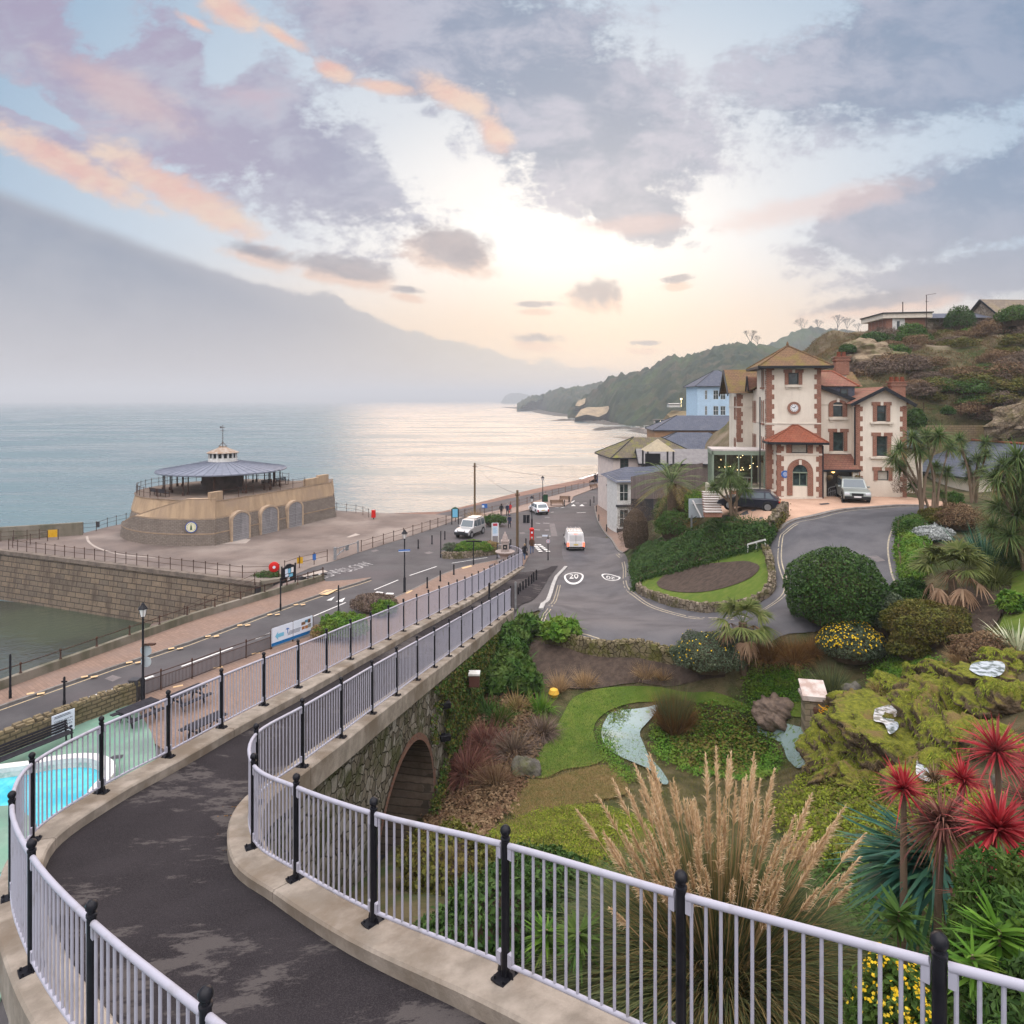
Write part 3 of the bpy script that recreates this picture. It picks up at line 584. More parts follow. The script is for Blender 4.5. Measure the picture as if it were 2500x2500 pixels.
# right wall, with the arch: fine columns along the rail line
fine=dense(RR,24);fn=normals2(fine);face=[p+k*.08 for p,k in zip(fine,fn)]
SA,SB=19.1,25.0
def ytop(y):
 u=(y-22.05)/((SB-SA)/2+.02);return 1.4+3.2*math.sqrt(max(0.,1-u*u))if abs(u)<1 else None
mb=MB();ring=MB();back=MB();jam=MB()
for a,b,na,nb in zip(face,face[1:],fn,fn[1:]):
 za,zb=min(H(a.x,a.y),a.z)-1.2,min(H(b.x,b.y),b.z)-1.2
 ya,yb=(ytop(a.y),ytop(b.y))if a.y>15 else(None,None)
 if ya is None or yb is None:mb.face([(a.x,a.y,za),(b.x,b.y,zb),(b.x,b.y,b.z-.5),(a.x,a.y,a.z-.5)])
 else:
  mb.face([(a.x,a.y,ya),(b.x,b.y,yb),(b.x,b.y,b.z-.5),(a.x,a.y,a.z-.5)])
  ra,rb=a+na*.05,b+nb*.05;ia,ib=a-na*2.2,b-nb*2.2
  wa=.25+.6*max(0,abs((a.y-22.05)/3.36)**6);wb=.25+.6*max(0,abs((b.y-22.05)/3.36)**6)
  ring.face([(ra.x,ra.y,ya),(rb.x,rb.y,yb),(rb.x,rb.y,yb+wb),(ra.x,ra.y,ya+wa)])
  ring.face([(ra.x,ra.y,ya),(ia.x,ia.y,ya),(ib.x,ib.y,yb),(rb.x,rb.y,yb)],1)
  back.face([(ia.x,ia.y,-1),(ib.x,ib.y,-1),(ib.x,ib.y,yb),(ia.x,ia.y,ya)])
k0=min(range(len(face)),key=lambda i:abs(face[i].y-SB)+(0 if face[i].y>15 else 99));k1=min(range(len(face)),key=lambda i:abs(face[i].y-SA)+(0 if face[i].y>15 else 99))
for k,dr in((k0,1),(k1,-1)):
 a,n_=face[k],fn[k];t=Vector((-n_.y,n_.x,0))*dr;o=a+n_*.05
 ring.face([o+Vector((0,0,-a.z-1)),o+t*.3+Vector((0,0,-a.z-1)),Vector((o.x+t.x*.3,o.y+t.y*.3,2.3)),Vector((o.x,o.y,2.3))])
 i_=a-n_*2.2;ring.face([(o.x,o.y,-1),(i_.x,i_.y,-1),(i_.x,i_.y,2.75),(o.x,o.y,2.75)],1)
obj('stone_wall',mb,M_rubW,ramp,fix=False);obj('arch_ring',ring,[M_brick,M_arch_in],ramp,fix=False);obj('arch_recess',back,M_arch_in,ramp,fix=False)
e=RD[-1];mb=MB();mb.box((e.x-.3,e.y+.25,e.z-.5),(1.0,.5,1.0),0);obj('end_block',mb,M_conc,ramp)
# ---------------------------------------------------------------- parapet railings
M_rail=mat('lilac white railing paint',(.35,.345,.40),(.25,.24,.25),3.5,.45,lo=.5,hi=.8,spec=.15)
M_black=mat('gloss black paint',(.008,.008,.011),(.014,.014,.017),6.,.3,spec=.16)
M_steel=mat('galvanised steel',(.35,.36,.37),(.26,.27,.28),5.,.45,metal=.6)
def proto_post():
 post=MB();post.lathe([(.043,0),(.043,1.40),(.05,1.405),(.05,1.425),(.036,1.43),(.036,1.45)],n=14)
 ball=MB();ball.lathe([(.03,1.445)]+[(.056*math.sin(a),1.495-.056*math.cos(a))for a in[R(25*k)for k in range(2,8)]]+[(.004,1.552)],n=14)
 plate=MB();plate.box((0,0,.012),(.26,.17,.024));
 for x in(-.1,.1):
  for y in(-.055,.055):plate.lathe([(.014,.02),(.014,.05)],(x,y,0),6)
 gus=MB();gus.box((0,.075,.05),(.012,.07,.08),top=.5);gus.box((0,-.075,.05),(.012,.07,.08),top=.5)
 plate.v+=gus.v;off=len(plate.v)-len(gus.v);plate.f+=[tuple(i+off for i in f)for f in gus.f];plate.m+=gus.m
 return post,ball,plate
PO,BA,PLT=proto_post();me_cache={}
def addpost(root,p,rz):
 if 'post' not in me_cache:
  o=obj('post',PO,M_black,root,True);b=obj('ball_cap',BA,M_black,o,True);pl_=obj('base_plate',PLT,M_black,o);me_cache['post']=(o.data,b.data,pl_.data)
 else:
  o=link(bpy.data.objects.new('post',me_cache['post'][0]),root);b=link(bpy.data.objects.new('ball_cap',me_cache['post'][1]),o);pl_=link(bpy.data.objects.new('base_plate',me_cache['post'][2]),o)
 o.location=Vector(p)-root.location;o.rotation_euler=(0,0,rz);return o
def railing(root,posts,dl,first,n=6,bars=14):
 for i,p in enumerate(posts):
  q=dl[min(i*n+1,len(dl)-1)]-dl[max(i*n-1,0)];addpost(root,p,math.atan2(q.y,q.x)+math.pi/2)
 for i in range(len(posts)-1):
  seg=dl[i*n:i*n+n+1];L=sum((b-a).length for a,b in zip(seg,seg[1:]));far=seg[0].y>26
  def al(f):
   d=f*L
   for a,b in zip(seg,seg[1:]):
    k=(b-a).length
    if d<=k+1e-6:return a.lerp(b,d/k)
    d-=k
   return seg[-1]
  g0=.055/L;mb=MB();nn_=4 if far else 8
  line=[al(g0+(1-2*g0)*k/(n if not far else 2))for k in range((n if not far else 2)+1)];up=lambda z:[p+Vector((0,0,z))for p in line]
  top=MB().tube(up(1.345),.032,6 if far else 10);bot=MB().tube(up(.135),.024,6 if far else 10)
  for k in range(bars):
   q=al((k+.75)/(bars+.5));r=.0145 if not far else .0145
   mb.tube([q+Vector((0,0,.14)),q+Vector((0,0,1.33))],r,4 if far else 8,cap=False)
  for f in(g0*1.4,1-g0*1.4):
   q=al(f)
   for z in(1.28,.19):mb.box((q.x,q.y,q.z+z),(.05,.05,.13),math.atan2(seg[-1].y-seg[0].y,seg[-1].x-seg[0].x))
  o=obj('panel',mb,M_rail,root,True,True);obj('top_rail',top,M_rail,o,True,True);obj('bottom_rail',bot,M_rail,o,True,True)
endc=[LR[-1],LR[-1]+Vector((-.35,1.6,.05)),LR[-1]+Vector((-1.25,2.7,.05)),LR[-1]+Vector((-2.5,3.0,.05))]
LRx=LR+endc[1:];LDx=dense(LRx)
lrail=thing('parapet_railing','long white railing with black posts on the seaward side of the curving ramp','railing',LR[6]);railing(lrail,LRx,LDx,0)
rrail=thing('parapet_railing','shorter white railing with black posts wrapped round the bend on the garden side','railing',RR[6]);railing(rrail,RR,RD,0)
p=RD[-1]+(RD[-1]-RD[-7])*.85;mb=MB();mb.box((p.x,p.y,p.z+.75),(.12,.05,1.75));obj('end_plate',mb,M_steel,rrail,world=True)
mb=MB();p2=endc[-1]+Vector((-1.,-.3,0))
# ================================================================ harbour walls and sea-front railings
wd=(Q1-Q0).normalized()
M_quay=masonry('quay ashlar',(.22,.17,.12),(.15,.123,.095),(.055,.045,.035),1.25,.52,.035,(wd.x,wd.y),stain=(.075,.058,.045),bump=.8,stain_amt=.85)
M_cope=mat('dark coping stone',(.19,.155,.125),(.11,.09,.075),1.4,.85,bump=.5)
M_algae=mat('algae stained concrete',(.17,.15,.115),(.10,.095,.065),1.2,.9,bump=.5,streak=True,col3=(.21,.185,.15),scale3=.4)
M_iron=mat('rusty black iron',(.035,.022,.018),(.075,.035,.022),6.,.6,bump=.2)
t=thing('harbour_wall','high harbour wall of large weathered stone blocks below the plaza','wall',Q0)
nrm=Vector((wd.y,-wd.x,0));bx=Vector((-4,2.5,0)).normalized();far_=Q0+Vector((-56,34,0))
mb=MB()
for a,b,n_ in((Q0,Q1,nrm),(far_,Q0,Vector((-.53,-.85,0)))):
 for k in range(10):
  p,q=a.lerp(b,k/10),a.lerp(b,(k+1)/10);lo=Vector((0,0,SEA-1));mb.face([p+n_*.75+lo,q+n_*.75+lo,q+n_*.08+Vector((0,0,-.3)),p+n_*.08+Vector((0,0,-.3))])
obj('stonework',mb,M_quay,t,world=True)
mb=MB();mb.prism([Q0+nrm*.22-wd*.2,Q1+nrm*.22+wd*.6,Q1-nrm*.5+wd*.6,Q0-nrm*.5-wd*.2],-.34,.05);mb.bar(far_+Vector((-.1,-.2,-.14)),Q0+Vector((-.1,-.2,-.14)),.8,.4)
obj('coping',mb,M_cope,t,world=True)
# retaining return at the slipway head
t=thing('slipway_wall','short overgrown retaining wall at the head of the slipway','wall',Q1)
mb=MB();a,b=Q1+wd*.6,P(700,1412);mb.face([a+Vector((0,0,-2.6)),b+Vector((0,0,-.6)),b+Vector((0,0,.05)),a+Vector((0,0,.05))]);mb.bar(a+Vector((0,0,0)),b+Vector((0,0,0)),.5,.3);obj('masonry',mb,M_algae,t,world=True)
# parapet along the slipway
t=thing('parapet_wall','low algae stained parapet wall with a single iron rail along the slipway','wall',WALLN[1])
pl=resample(WALLN,1.2);mb=MB();n_=normals2(pl)
for i in range(len(pl)-1):
 a,b=pl[i],pl[i+1];na,nb=n_[i]*-.32,n_[i+1]*-.32;z=Vector((0,0,.6));lo=Vector((0,0,SEA-.8))
 mb.face([a,b,b+z,a+z]);mb.face([a+z,b+z,b+nb+z,a+na+z]);mb.face([b+nb+lo,a+na+lo,a+na+z,b+nb+z])
mb.face([pl[-1],pl[-1]+n_[-1]*-.32,pl[-1]+n_[-1]*-.32+Vector((0,0,.6)),pl[-1]+Vector((0,0,.6))])
obj('wall',mb,M_algae,t,world=True)
pr=resample(pl,2.25);n2=normals2(pr);top=[p+k*-.16+Vector((0,0,.6))for p,k in zip(pr,n2)]
for p in top:
 q=MB();q.lathe([(.09,0),(.07,.05),(.045,.08),(.04,.5),(.06,.52),(.06,.58),(.02,.62)],p,8);obj('post',q,M_iron,t,True,True)
obj('rail',MB().tube([p+Vector((0,0,.5))for p in top],.025,6),M_iron,t,True,True)
def rail_thing(label,pts,h=1.15,rails=(1.05,.55),r=.035,m=None,knob=True,name='iron_railing',group=None,ball=True,rr=.02):
 m=m or M_iron;t=thing(name,label,'railing',pts[0],group=group)
 for p in pts:
  q=MB();q.lathe([(.10,0),(.09,.03),(r,.07),(r,h-.05),(r*1.6,h-.03),(r*1.6,h+.03),(.01,h+.06)],p,7);obj('post',q,m,t,True,True)
 for z in rails:obj('rail',MB().tube([p+Vector((0,0,z))for p in pts],rr,6),m,t,True,True)
 return t
def pxline(L,z=0.,st=None):
 pl=[P(a,b,z)for a,b in L];return resample(pl,st)if st else pl
rail_thing('two bar iron railing along the top of the harbour wall',[Q0.lerp(Q1,(k+.35)/23.6)-nrm*.35 for k in range(23)]+[P(681,1411)])
rail_thing('iron railing at the seaward edge of the plaza left of the bandstand',pxline([(203,1300),(235,1297),(262,1287),(284,1281),(308,1275),(336,1272),(356,1269),(385,1262),(410,1257)]))
rail_thing('short curved iron railing right of the bandstand ending at a red box',pxline([(812,1246),(822,1247),(846,1250),(869,1252.5),(886,1257.5),(900,1263)]))
rail_thing('iron railing with a yellow and a blue notice between plaza and road',pxline([(695,1400),(731,1387),(767,1378.5),(799,1371)]))
rail_thing('long iron railing between the plaza and the parking road beyond the gate',pxline([(882,1346),(910,1337),(936,1329),(961,1321),(985,1314),(1008,1306.5),(1030,1299.5),(1050,1293),(1069,1287),(1089,1281),(1112,1273.5),(1135,1265),(1160,1258)]),r=.04)
rail_thing('rust brown railing along the beach edge of the esplanade',pxline([(1172,1262),(1194,1258),(1215,1253),(1240,1246),(1262,1240),(1290,1232),(1318,1222),(1342,1214),(1375,1205),(1410,1196),(1440,1188),(1475,1177)],st=2.5),m=mat('rust brown iron',(.10,.05,.035),(.14,.07,.05),5.,.7),rails=(1.05,.6,.2))
rail_thing('far left iron railing round a sunken landing on the plaza',pxline([(2,1322),(33,1320),(66,1319),(96,1317.5),(142,1317.5)]))
rail_thing('iron handrail beside the sunken landing steps at the harbour corner',pxline([(31,1337),(74,1329.5),(116,1321.5)]))
rail_thing('slanting iron handrail running down the slipway beside the harbour wall',[P(622,1428,-.2),P(560,1455,-1.2),P(500,1485,-2.4),P(450,1508,-3.3)],h=1.0,rails=(.95,.5))
rail_thing('iron rails on the short parapet behind the notice case',[P(a,b)+Vector((0,0,.6))for a,b in((727,1444),(766,1431),(788,1422))],h=.7,rails=(.62,))
mb=MB();a,b=P(-60,1323),P(202,1306);mb.bar(a+Vector((0,0,.75)),b+Vector((0,0,.75)),.5,1.5);o=obj('sea_wall',mb,M_algae);tag(o,'grey stained sea wall at the far left end of the plaza','wall')
# fence with upright bars beside the lower road
t=thing('bar_fence','black fence of upright bars between picnic terrace and lower road','fence',FEN[0])
for p in FEN[:6]:
 q=MB();q.lathe([(.09,0),(.07,.06),(.04,.12),(.035,1.12),(.055,1.15),(.04,1.22),(.01,1.26)],p,8);obj('post',q,M_iron,t,True,True)
for a,b in zip(FEN[:5],FEN[1:6]):
 q=MB()
 for z in(.16,.86):q.bar(a+Vector((0,0,z)),b+Vector((0,0,z)),.04,.03)
 q.tube([a+Vector((0,0,1.1)),b+Vector((0,0,1.1))],.024,6)
 for k in range(1,22):c_=a.lerp(b,k/22);q.bar(c_+Vector((0,0,.16)),c_+Vector((0,0,.86)),.018)
 obj('panel',q,M_iron,t,world=True)
 # low concrete strip below the fence
 # ================================================================ bandstand
BC=Vector((-36.8,86.0,0));B0,B1=P(524.6,1333),P(821.7,1262);bd=(B1-B0).normalized()
M_bst=masonry('grey stone setts',(.24,.20,.165),(.185,.155,.13),(.12,.10,.085),.42,.17,.02,(.93,.36),stain=(.11,.09,.07),bump=.6)
M_sand=mat('sand coloured render',(.40,.29,.185),(.30,.215,.14),1.6,.85,bump=.25,bscale=14,streak=True,col3=(.30,.22,.155),scale3=.35)
M_band=mat('sandstone string course',(.43,.32,.22),(.33,.25,.18),2.,.85)
M_doorg=masonry('grey boarded door',(.27,.26,.265),(.22,.212,.215),(.14,.13,.13),30.,.2,.02,(.5,.85),stain=(.32,.3,.3),bump=.4)
M_lead=mat('blue grey lead roof',(.155,.17,.215),(.115,.13,.165),1.2,.45,bump=.15,spec=.5)
M_wht=mat('white painted wood',(.62,.61,.58),(.5,.49,.46),3.,.55)
M_rustroof=mat('rust streaked roof',(.30,.26,.22),(.22,.12,.06),2.2,.65,col3=(.36,.32,.28),scale3=1.)
M_darkin=mat('dark interior',(.012,.013,.014),rough=.6)
M_brownst=mat('brown stone trunk',(.12,.085,.07),(.08,.06,.05),1.5,.9,bump=.4)
bs=thing('bandstand','round sea front bandstand on a stone base with wide blue grey roof and white lantern','bandstand',BC)
a_s,a_e=math.atan2(B0.y-BC.y,B0.x-BC.x),math.atan2(9.5,7.0)
ang0=R(-112);arc=[]
for k in range(41):
 a=ang0-(ang0+2*math.pi-R(52))*k/40 if False else ang0-k/40*R(196);arc.append(a)
def outline(r,inset):
 pl=[(BC.x+r*math.cos(a),BC.y+r*math.sin(a))for a in arc]
 e1=B1+Vector((0,0,0));n_=Vector((-bd.y,bd.x,0));pl+=[tuple((e1+Vector((-1.2,4.2,0))-bd*inset)[:2]),tuple((e1+n_*inset-bd*inset)[:2]),tuple((B0+n_*inset+bd*inset*.4)[:2])]
 return pl
levels=[(0,.0,M_bst),(1.25,.18,M_band),(1.42,.12,M_bst),(2.85,.38,M_band),(3.02,.34,M_sand),(4.62,.62,M_band),(4.80,.55,None)]
mb=MB();rings=[mb.vs([(x,y,z)for x,y in outline(10.7-i_*1.5,i_)])for z,i_,_ in levels];n=len(outline(10,0))
for j,(a,b)in enumerate(zip(rings,rings[1:])):
 for k in range(n):mb.fi((a+k,a+(k+1)%n,b+(k+1)%n,b+k),(0,1,0,1,2,1)[j])
mb.fi([rings[-1]+k for k in range(n)],3)
M_decks=mat('brown terrace paving',(.16,.12,.095),(.12,.095,.075),.8,.9)
obj('base',mb,[M_bst,M_band,M_sand,M_decks],bs,world=True)
# outer stair wall that climbs round the front
mb=MB();st_n=40;prev=None
for k in range(st_n+1):
 f=k/st_n;a=R(-160)+f*R(89.6);r=11.3+1.2*f**2;zt=1.35 if f<.12 else 1.35+(f-.12)/.72*3.8 if f<.84 else 5.15
 zs=(0,1.22,1.38,min(2.85,zt-.02),min(3.0,zt-.01),zt-.12,zt);o_=(0,.15,.1,.3,.26,.5 if zt>3.2 else .3,.45)
 c_,s_=math.cos(a),math.sin(a);zs=[min(z,zt)for z in zs];i=mb.vs([(BC.x+(r-o)*c_,BC.y+(r-o)*s_,z)for z,o in zip(zs,o_)]+[(BC.x+(r-1.0)*c_,BC.y+(r-1.0)*s_,zt),(BC.x+(r-1.0)*c_,BC.y+(r-1.0)*s_,0)])
 if prev is not None:
  for j in range(8):mb.fi((prev+j,prev+j+1,i+j+1,i+j),(0,1,0,1,2,1,1,2)[j])
 prev=i
endp=prev
mb.fi([endp+j for j in range(9)],2)
obj('stair_wall',mb,[M_bst,M_band,M_sand],bs,world=True)
# parapet blocks at the right end and by the stair head
n_=Vector((-bd.y,bd.x,0));rz=math.atan2(bd.y,bd.x)
for d_,L,h in((18.6,1.9,1.1),(16.4,2.4,.85),(.9,1.6,1.0)):q=B0+bd*d_+n_*.95;mb=MB();mb.box((q.x,q.y,4.8+h/2),(L,.5,h),rz);obj('parapet',mb,M_sand,bs,world=True)
def bray(px):
 k=(px-1250)/FP;return(k*B0.y-B0.x)/(bd.x-k*bd.y)
for pa,pb,h in((566.7,606.4,3.15),(637.7,676,3.15),(703.5,736,3.15)):
 s0,s1=bray(pa),bray(pb);w=s1-s0;c_=B0+bd*(s0+s1)/2;o_=-n_*.02
 def arch(hw,zs,rise,e=0.):return[(-hw-e,0),(-hw-e,zs)]+[(-(hw+e)*math.cos(R(180*k/14)),zs+(rise+e)*math.sin(R(180*k/14)))for k in range(1,14)]+[(hw+e,zs),(hw+e,0)]
 def to3(p,off):return c_+bd*p[0]+Vector((0,0,p[1]))-n_*off
 mb=MB();pi_=arch(w/2,2.35,.8);po_=arch(w/2,2.35,.8,.22)
 for k in range(len(pi_)-1):mb.face([to3(pi_[k],.16),to3(pi_[k+1],.16),to3(po_[k+1],.16),to3(po_[k],.16)]);mb.face([to3(pi_[k],.16),to3(pi_[k+1],.16),to3(pi_[k+1],-.3),to3(pi_[k],-.3)]);mb.face([to3(po_[k],.16),to3(po_[k+1],.16),to3(po_[k+1],-.5),to3(po_[k],-.5)])
 fr=obj('door_surround',mb,M_band,bs,world=True)
 for sgn in(-1,1):
  mb=MB();half=[(sgn*.012,0)]+[(sgn*abs(x),z)for x,z in pi_ if x*sgn>0 or abs(x)<1e-6];half=[(0.012*sgn,0),(sgn*w/2,0),(sgn*w/2,2.35)]+[(sgn*w/2*math.cos(R(90*k/7)),2.35+.8*math.sin(R(90*k/7)))for k in range(1,7)]+[(sgn*.012,3.15)]
  mb.extr([to3(p,.10)for p in half],n_*.06);obj('door',mb,M_doorg,bs,world=True)
  # emblem on the curved wall
a=R(-82);ep=BC+Vector((math.cos(a)*12.12,math.sin(a)*12.12,2.1));ez=Vector((math.cos(a),math.sin(a),0));ex=Vector((-ez.y,ez.x,0))
M_cream=mat('cream sign paint',(.62,.60,.42),rough=.5);M_blue=mat('deep blue paint',(.03,.07,.30),rough=.5);M_greend=mat('dark green paint',(.04,.09,.05),rough=.5)
em=MB();em.lathe([(.62,0),(.62,.06)],n=28);em=xf(em,frame(ep,ex,(0,0,1)));e_=obj('emblem',em,M_blue,bs,world=True)
em=xf(MB().lathe([(.53,.061),(.53,.075)],n=28),frame(ep,ex,(0,0,1)));obj('disc',em,M_cream,e_,world=False).location=-bs.location
em=MB();em.prism([(-.11,-.3),(.11,-.3),(.07,.15),(-.07,.15)],.076,.09);em.prism([(-.04,.16),(.04,.16),(.04,.3),(-.04,.3)],.076,.09)
for k in range(14):aa=R(k*24-75+15);em.prism([(.42*math.cos(aa)-.03,.42*math.sin(aa)-.03),(.42*math.cos(aa)+.03,.42*math.sin(aa)-.03),(.42*math.cos(aa)+.03,.42*math.sin(aa)+.03),(.42*math.cos(aa)-.03,.42*math.sin(aa)+.03)],.076,.086)
em=xf(em,frame(ep,ex,(0,0,1)));obj('figure',em,M_greend,e_).location=-bs.location
# canopy
mb=MB();nf=24;ro=7.75
top=[(2.0,8.25),(ro,7.25),(ro,7.12),(ro-.35,7.05),(1.9,7.9)];mb.lathe([(r,z)for r,z in top],(BC.x,BC.y,0),nf);o=obj('canopy',mb,M_lead,bs,False,True)
q=MB()
for k in range(nf*2):a=math.pi*k/nf;q.bar((BC.x+2*math.cos(a),BC.y+2*math.sin(a),8.27),(BC.x+(ro-.02)*math.cos(a)*(1 if k%2==0 else .992),BC.y+(ro-.02)*math.sin(a)*(1 if k%2==0 else .992),7.27),.05,.06)
so_=obj('roof_seam',q,M_lead,o);so_.location=-bs.location
for k in range(12):
 a=R(30*k+15);
 for rr in(6.9,6.1):q=MB();q.tube([(BC.x+rr*math.cos(a),BC.y+rr*math.sin(a),4.7),(BC.x+rr*math.cos(a),BC.y+rr*math.sin(a),7.35)],.075,8);q.box((BC.x+rr*math.cos(a),BC.y+rr*math.sin(a),4.95),(.24,.24,.4));obj('column',q,M_iron,bs,True,True)
obj('central_trunk',MB().lathe([(2.75,4.7),(2.45,5.3),(2.15,8.0)],(BC.x,BC.y,0),20),M_brownst,bs,True,True)
mb=MB();mb.lathe([(1.72,8.1),(1.72,8.55),(1.62,8.6),(1.62,9.3)],(BC.x,BC.y,0),16);la=obj('lantern',mb,M_wht,bs,False,True)
q=MB()
for k in range(16):a=R(22.5*k+11.25);q.box((BC.x+1.605*math.cos(a),BC.y+1.605*math.sin(a),8.98),(.04,.34,.52),a)
obj('louvre_opening',q,M_darkin,la).location=-bs.location
q=MB()
for k in range(16):a=R(22.5*k);q.box((BC.x+1.66*math.cos(a),BC.y+1.66*math.sin(a),8.95),(.09,.14,.75),a)
obj('mullion',q,M_wht,la).location=-bs.location
mb=MB();mb.lathe([(1.95,9.3),(1.97,9.36),(.55,9.98),(.42,10.05),(.42,10.15)],(BC.x,BC.y,0),16);obj('lantern_roof',mb,M_rustroof,bs,False,True)
mb=MB()
for k in range(4):a=R(90*k+20);mb.tube([(BC.x+.5*math.cos(a),BC.y+.5*math.sin(a),10.1),(BC.x,BC.y,10.65)],.035,5)
mb.tube([(BC.x,BC.y,10.2),(BC.x,BC.y,12.85)],[.05,.03],6);mb.bar((BC.x-.4,BC.y,12.1),(BC.x+.4,BC.y,12.1),.04);mb.bar((BC.x,BC.y-.4,12.1),(BC.x,BC.y+.4,12.1),.04);mb.bar((BC.x-.35,BC.y+.1,12.55),(BC.x+.3,BC.y-.1,12.55),.06);mb.box((BC.x-.3,BC.y+.1,12.55),(.2,.03,.2))
obj('weathervane',mb,M_iron,bs,False,True)
# terrace railing round the drum and along the doors
rp=[Vector((BC.x+9.6*math.cos(a),BC.y+9.6*math.sin(a),4.8))for a in[ang0-R(196)*k/24 for k in range(25)]]
for seg in(rp,[B0+bd*d_+n_*.95+Vector((0,0,4.8))for d_ in(2.0,4.2,6.4,8.6,10.8,13.,15.2)]):
 q=MB()
 for p in seg:q.lathe([(.05,0),(.035,.1),(.035,1.05),(.06,1.1),(.01,1.16)],p,6)
 for z in(1.02,.55):q.tube([p+Vector((0,0,z))for p in seg],.022,5)
 mesh=MB()
 obj('terrace_railing',q,M_iron,bs,True,True)
def bench(name,label,loc,rz,L=1.7,m=None,metal=None,group=None,sc=1.):
 m=m or M_wood;metal=metal or M_iron;t=thing(name,label,'bench',loc,rz,group,sc)
 q=MB()
 for k in range(4):q.box((0,-.18+k*.12,.45),(L,.1,.03))
 obj('seat',q,m,t)
 q=MB()
 for k in range(4):q.box((0,.25+.03*k,.55+.11*k),(L,.025,.09))
 obj('backrest',q,m,t)
 for x in(-L/2+.08,L/2-.08):
  q=MB();q.bar((x,-.22,0),(x,-.22,.64),.06);q.bar((x,.24,0),(x,.34,.93),.06);q.bar((x,-.25,.64),(x,.3,.64),.06,.04);q.bar((x,-.22,.42),(x,.27,.42),.05);obj('leg',q,metal,t)
 return t
M_wood=mat('brown bench wood',(.17,.095,.05),(.12,.07,.04),6.,.7);M_blackwood=mat('black stained wood',(.018,.017,.022),(.03,.028,.034),5.,.6)
for k,(a,r)in enumerate(((-128,8.3),(-117,8.3))):p=BC+Vector((r*math.cos(R(a)),r*math.sin(R(a)),4.8));bench('bench',['dark bench left of the pair on the bandstand terrace','dark bench by the stair head on the bandstand terrace'][k],p,R(a)-math.pi/2,m=M_blackwood,group='benches on the bandstand terrace')
for k,d_ in enumerate((12.5,15.)):p=B0+bd*d_+n_*4.6+Vector((0,0,4.8));bench('bench',['bench on the bandstand terrace by the columns at its right','bench nearest the parapet at the right end of the bandstand'][k],p,R(60),m=M_blackwood,group='benches on the bandstand terrace')
# ================================================================ street furniture
def bollard(label,p,h=1.0,group='black bollards',r=.07):
 t=thing('bollard',label,'bollard',p,group=group)
 obj('shaft',MB().lathe([(r*1.35,0),(r*1.35,.12),(r,.16),(r*.92,h-.16)],n=10),M_black,t,True);obj('cap',MB().lathe([(r*1.15,h-.16),(r*1.15,h-.1),(r*.8,h-.09),(r*.9,h-.03),(r*.3,h)],n=10),M_black,t,True)
 return t
b0=None
def putb(label,p,group,h=1.):
 global b0
 if b0 is None:b0=bollard(label,p,1.,group);return b0
 return dup(b0,p,None,label,group,(1,1,h))
for k,(a,b)in enumerate(((1265.6,1464),(1270,1456.6),(1277,1451),(1284,1445),(1291,1439),(1298,1433),(1303,1427),(1309.6,1421))):
 putb(['black bollard nearest the end of the garden side railing','second bollard from the garden railing end','third bollard from the garden railing end','fourth bollard of the row along the ramp foot','fifth bollard of the row along the ramp foot','sixth bollard of the row along the ramp foot','second last bollard of the row at the ramp foot','last bollard of the row, farthest from the garden railing'][k],gp(a,b),'bollards in a row at the foot of the ramp',1.08)
p=D(1194.5,1462,43.5);putb('lone black bollard standing in the middle of the ramp footway',p,'bollards on pavements',1.05)
for lab,a,b in(('left bollard of three by the parking road',1021,1339),('middle bollard of three by the parking road',1054.7,1328),('right bollard of three beside the silver off-roader',1086,1317),('nearest of three bollards on the brick pavement by the ramp',1043,1437),('middle of three bollards on the brick pavement by the ramp',1075,1420),('farthest of three bollards on the brick pavement by the ramp',1108,1404),('bollard behind the stone drinking fountain',1247,1338),('bollard beside the red postbox',1284,1336),('bollard at the crossing on the far right pavement',1441,1235),('far bollard past the crossing near the white building',1450,1227),('bollard on the right pavement left of the telephone box',1456,1251),('bollard on the right pavement by the lamp post',1462,1274),('nearest bollard on the right pavement by the white bay',1481,1300),('bollard left of the esplanade benches',1378,1236),('bollard right of the esplanade benches',1389,1227)):
 putb(lab,gp(a,b)if a>1400 else P(a,b,.05),'bollards on pavements')
M_lglass=mat('frosted lamp glass',(.7,.68,.66),rough=.3);M_lit=emitmat('lit lamp glass',(1.,.78,.5),4.)
def lamp(label,p,h=5.3,lit=False):
 t=thing('street_lamp',label,'street lamp',p)
 obj('column',MB().lathe([(.14,0),(.14,.1),(.11,.15),(.105,1.25),(.085,1.3),(.06,1.34),(.05,h-.85),(.075,h-.83),(.05,h-.78)],n=12),M_black,t,True)
 obj('lantern',MB().lathe([(.12,h-.76),(.21,h-.36)],n=6),M_lit if lit else M_lglass,t)
 q=MB();q.lathe([(.27,h-.36),(.25,h-.32),(.10,h-.14),(.09,h-.08),(.03,h-.05),(.03,h)],n=6)
 for k in range(6):a=R(60*k);q.bar((.12*math.cos(a),.12*math.sin(a),h-.77),(.215*math.cos(a),.215*math.sin(a),h-.35),.02)
 obj('cap',q,M_black,t);return t
l1=lamp('black lamp post with two round signs on it beside the lower road',P(349,1717),5.35)
lamp('black lamp post with a blue direction sign by the ramp',P(987.7,1448),5.3)
lamp('lamp post by the beach railing near the green bin',P(1325,1231),4.4)
lamp('lamp post with black waste bins beside the postbox',P(1298.6,1292),4.2)
lamp('lamp post on the right pavement beside the white building',gp(1484.5,1272.5),5.1)
M_signback=mat('grey sign back',(.36,.40,.42),rough=.5)
p=P(349,1717)
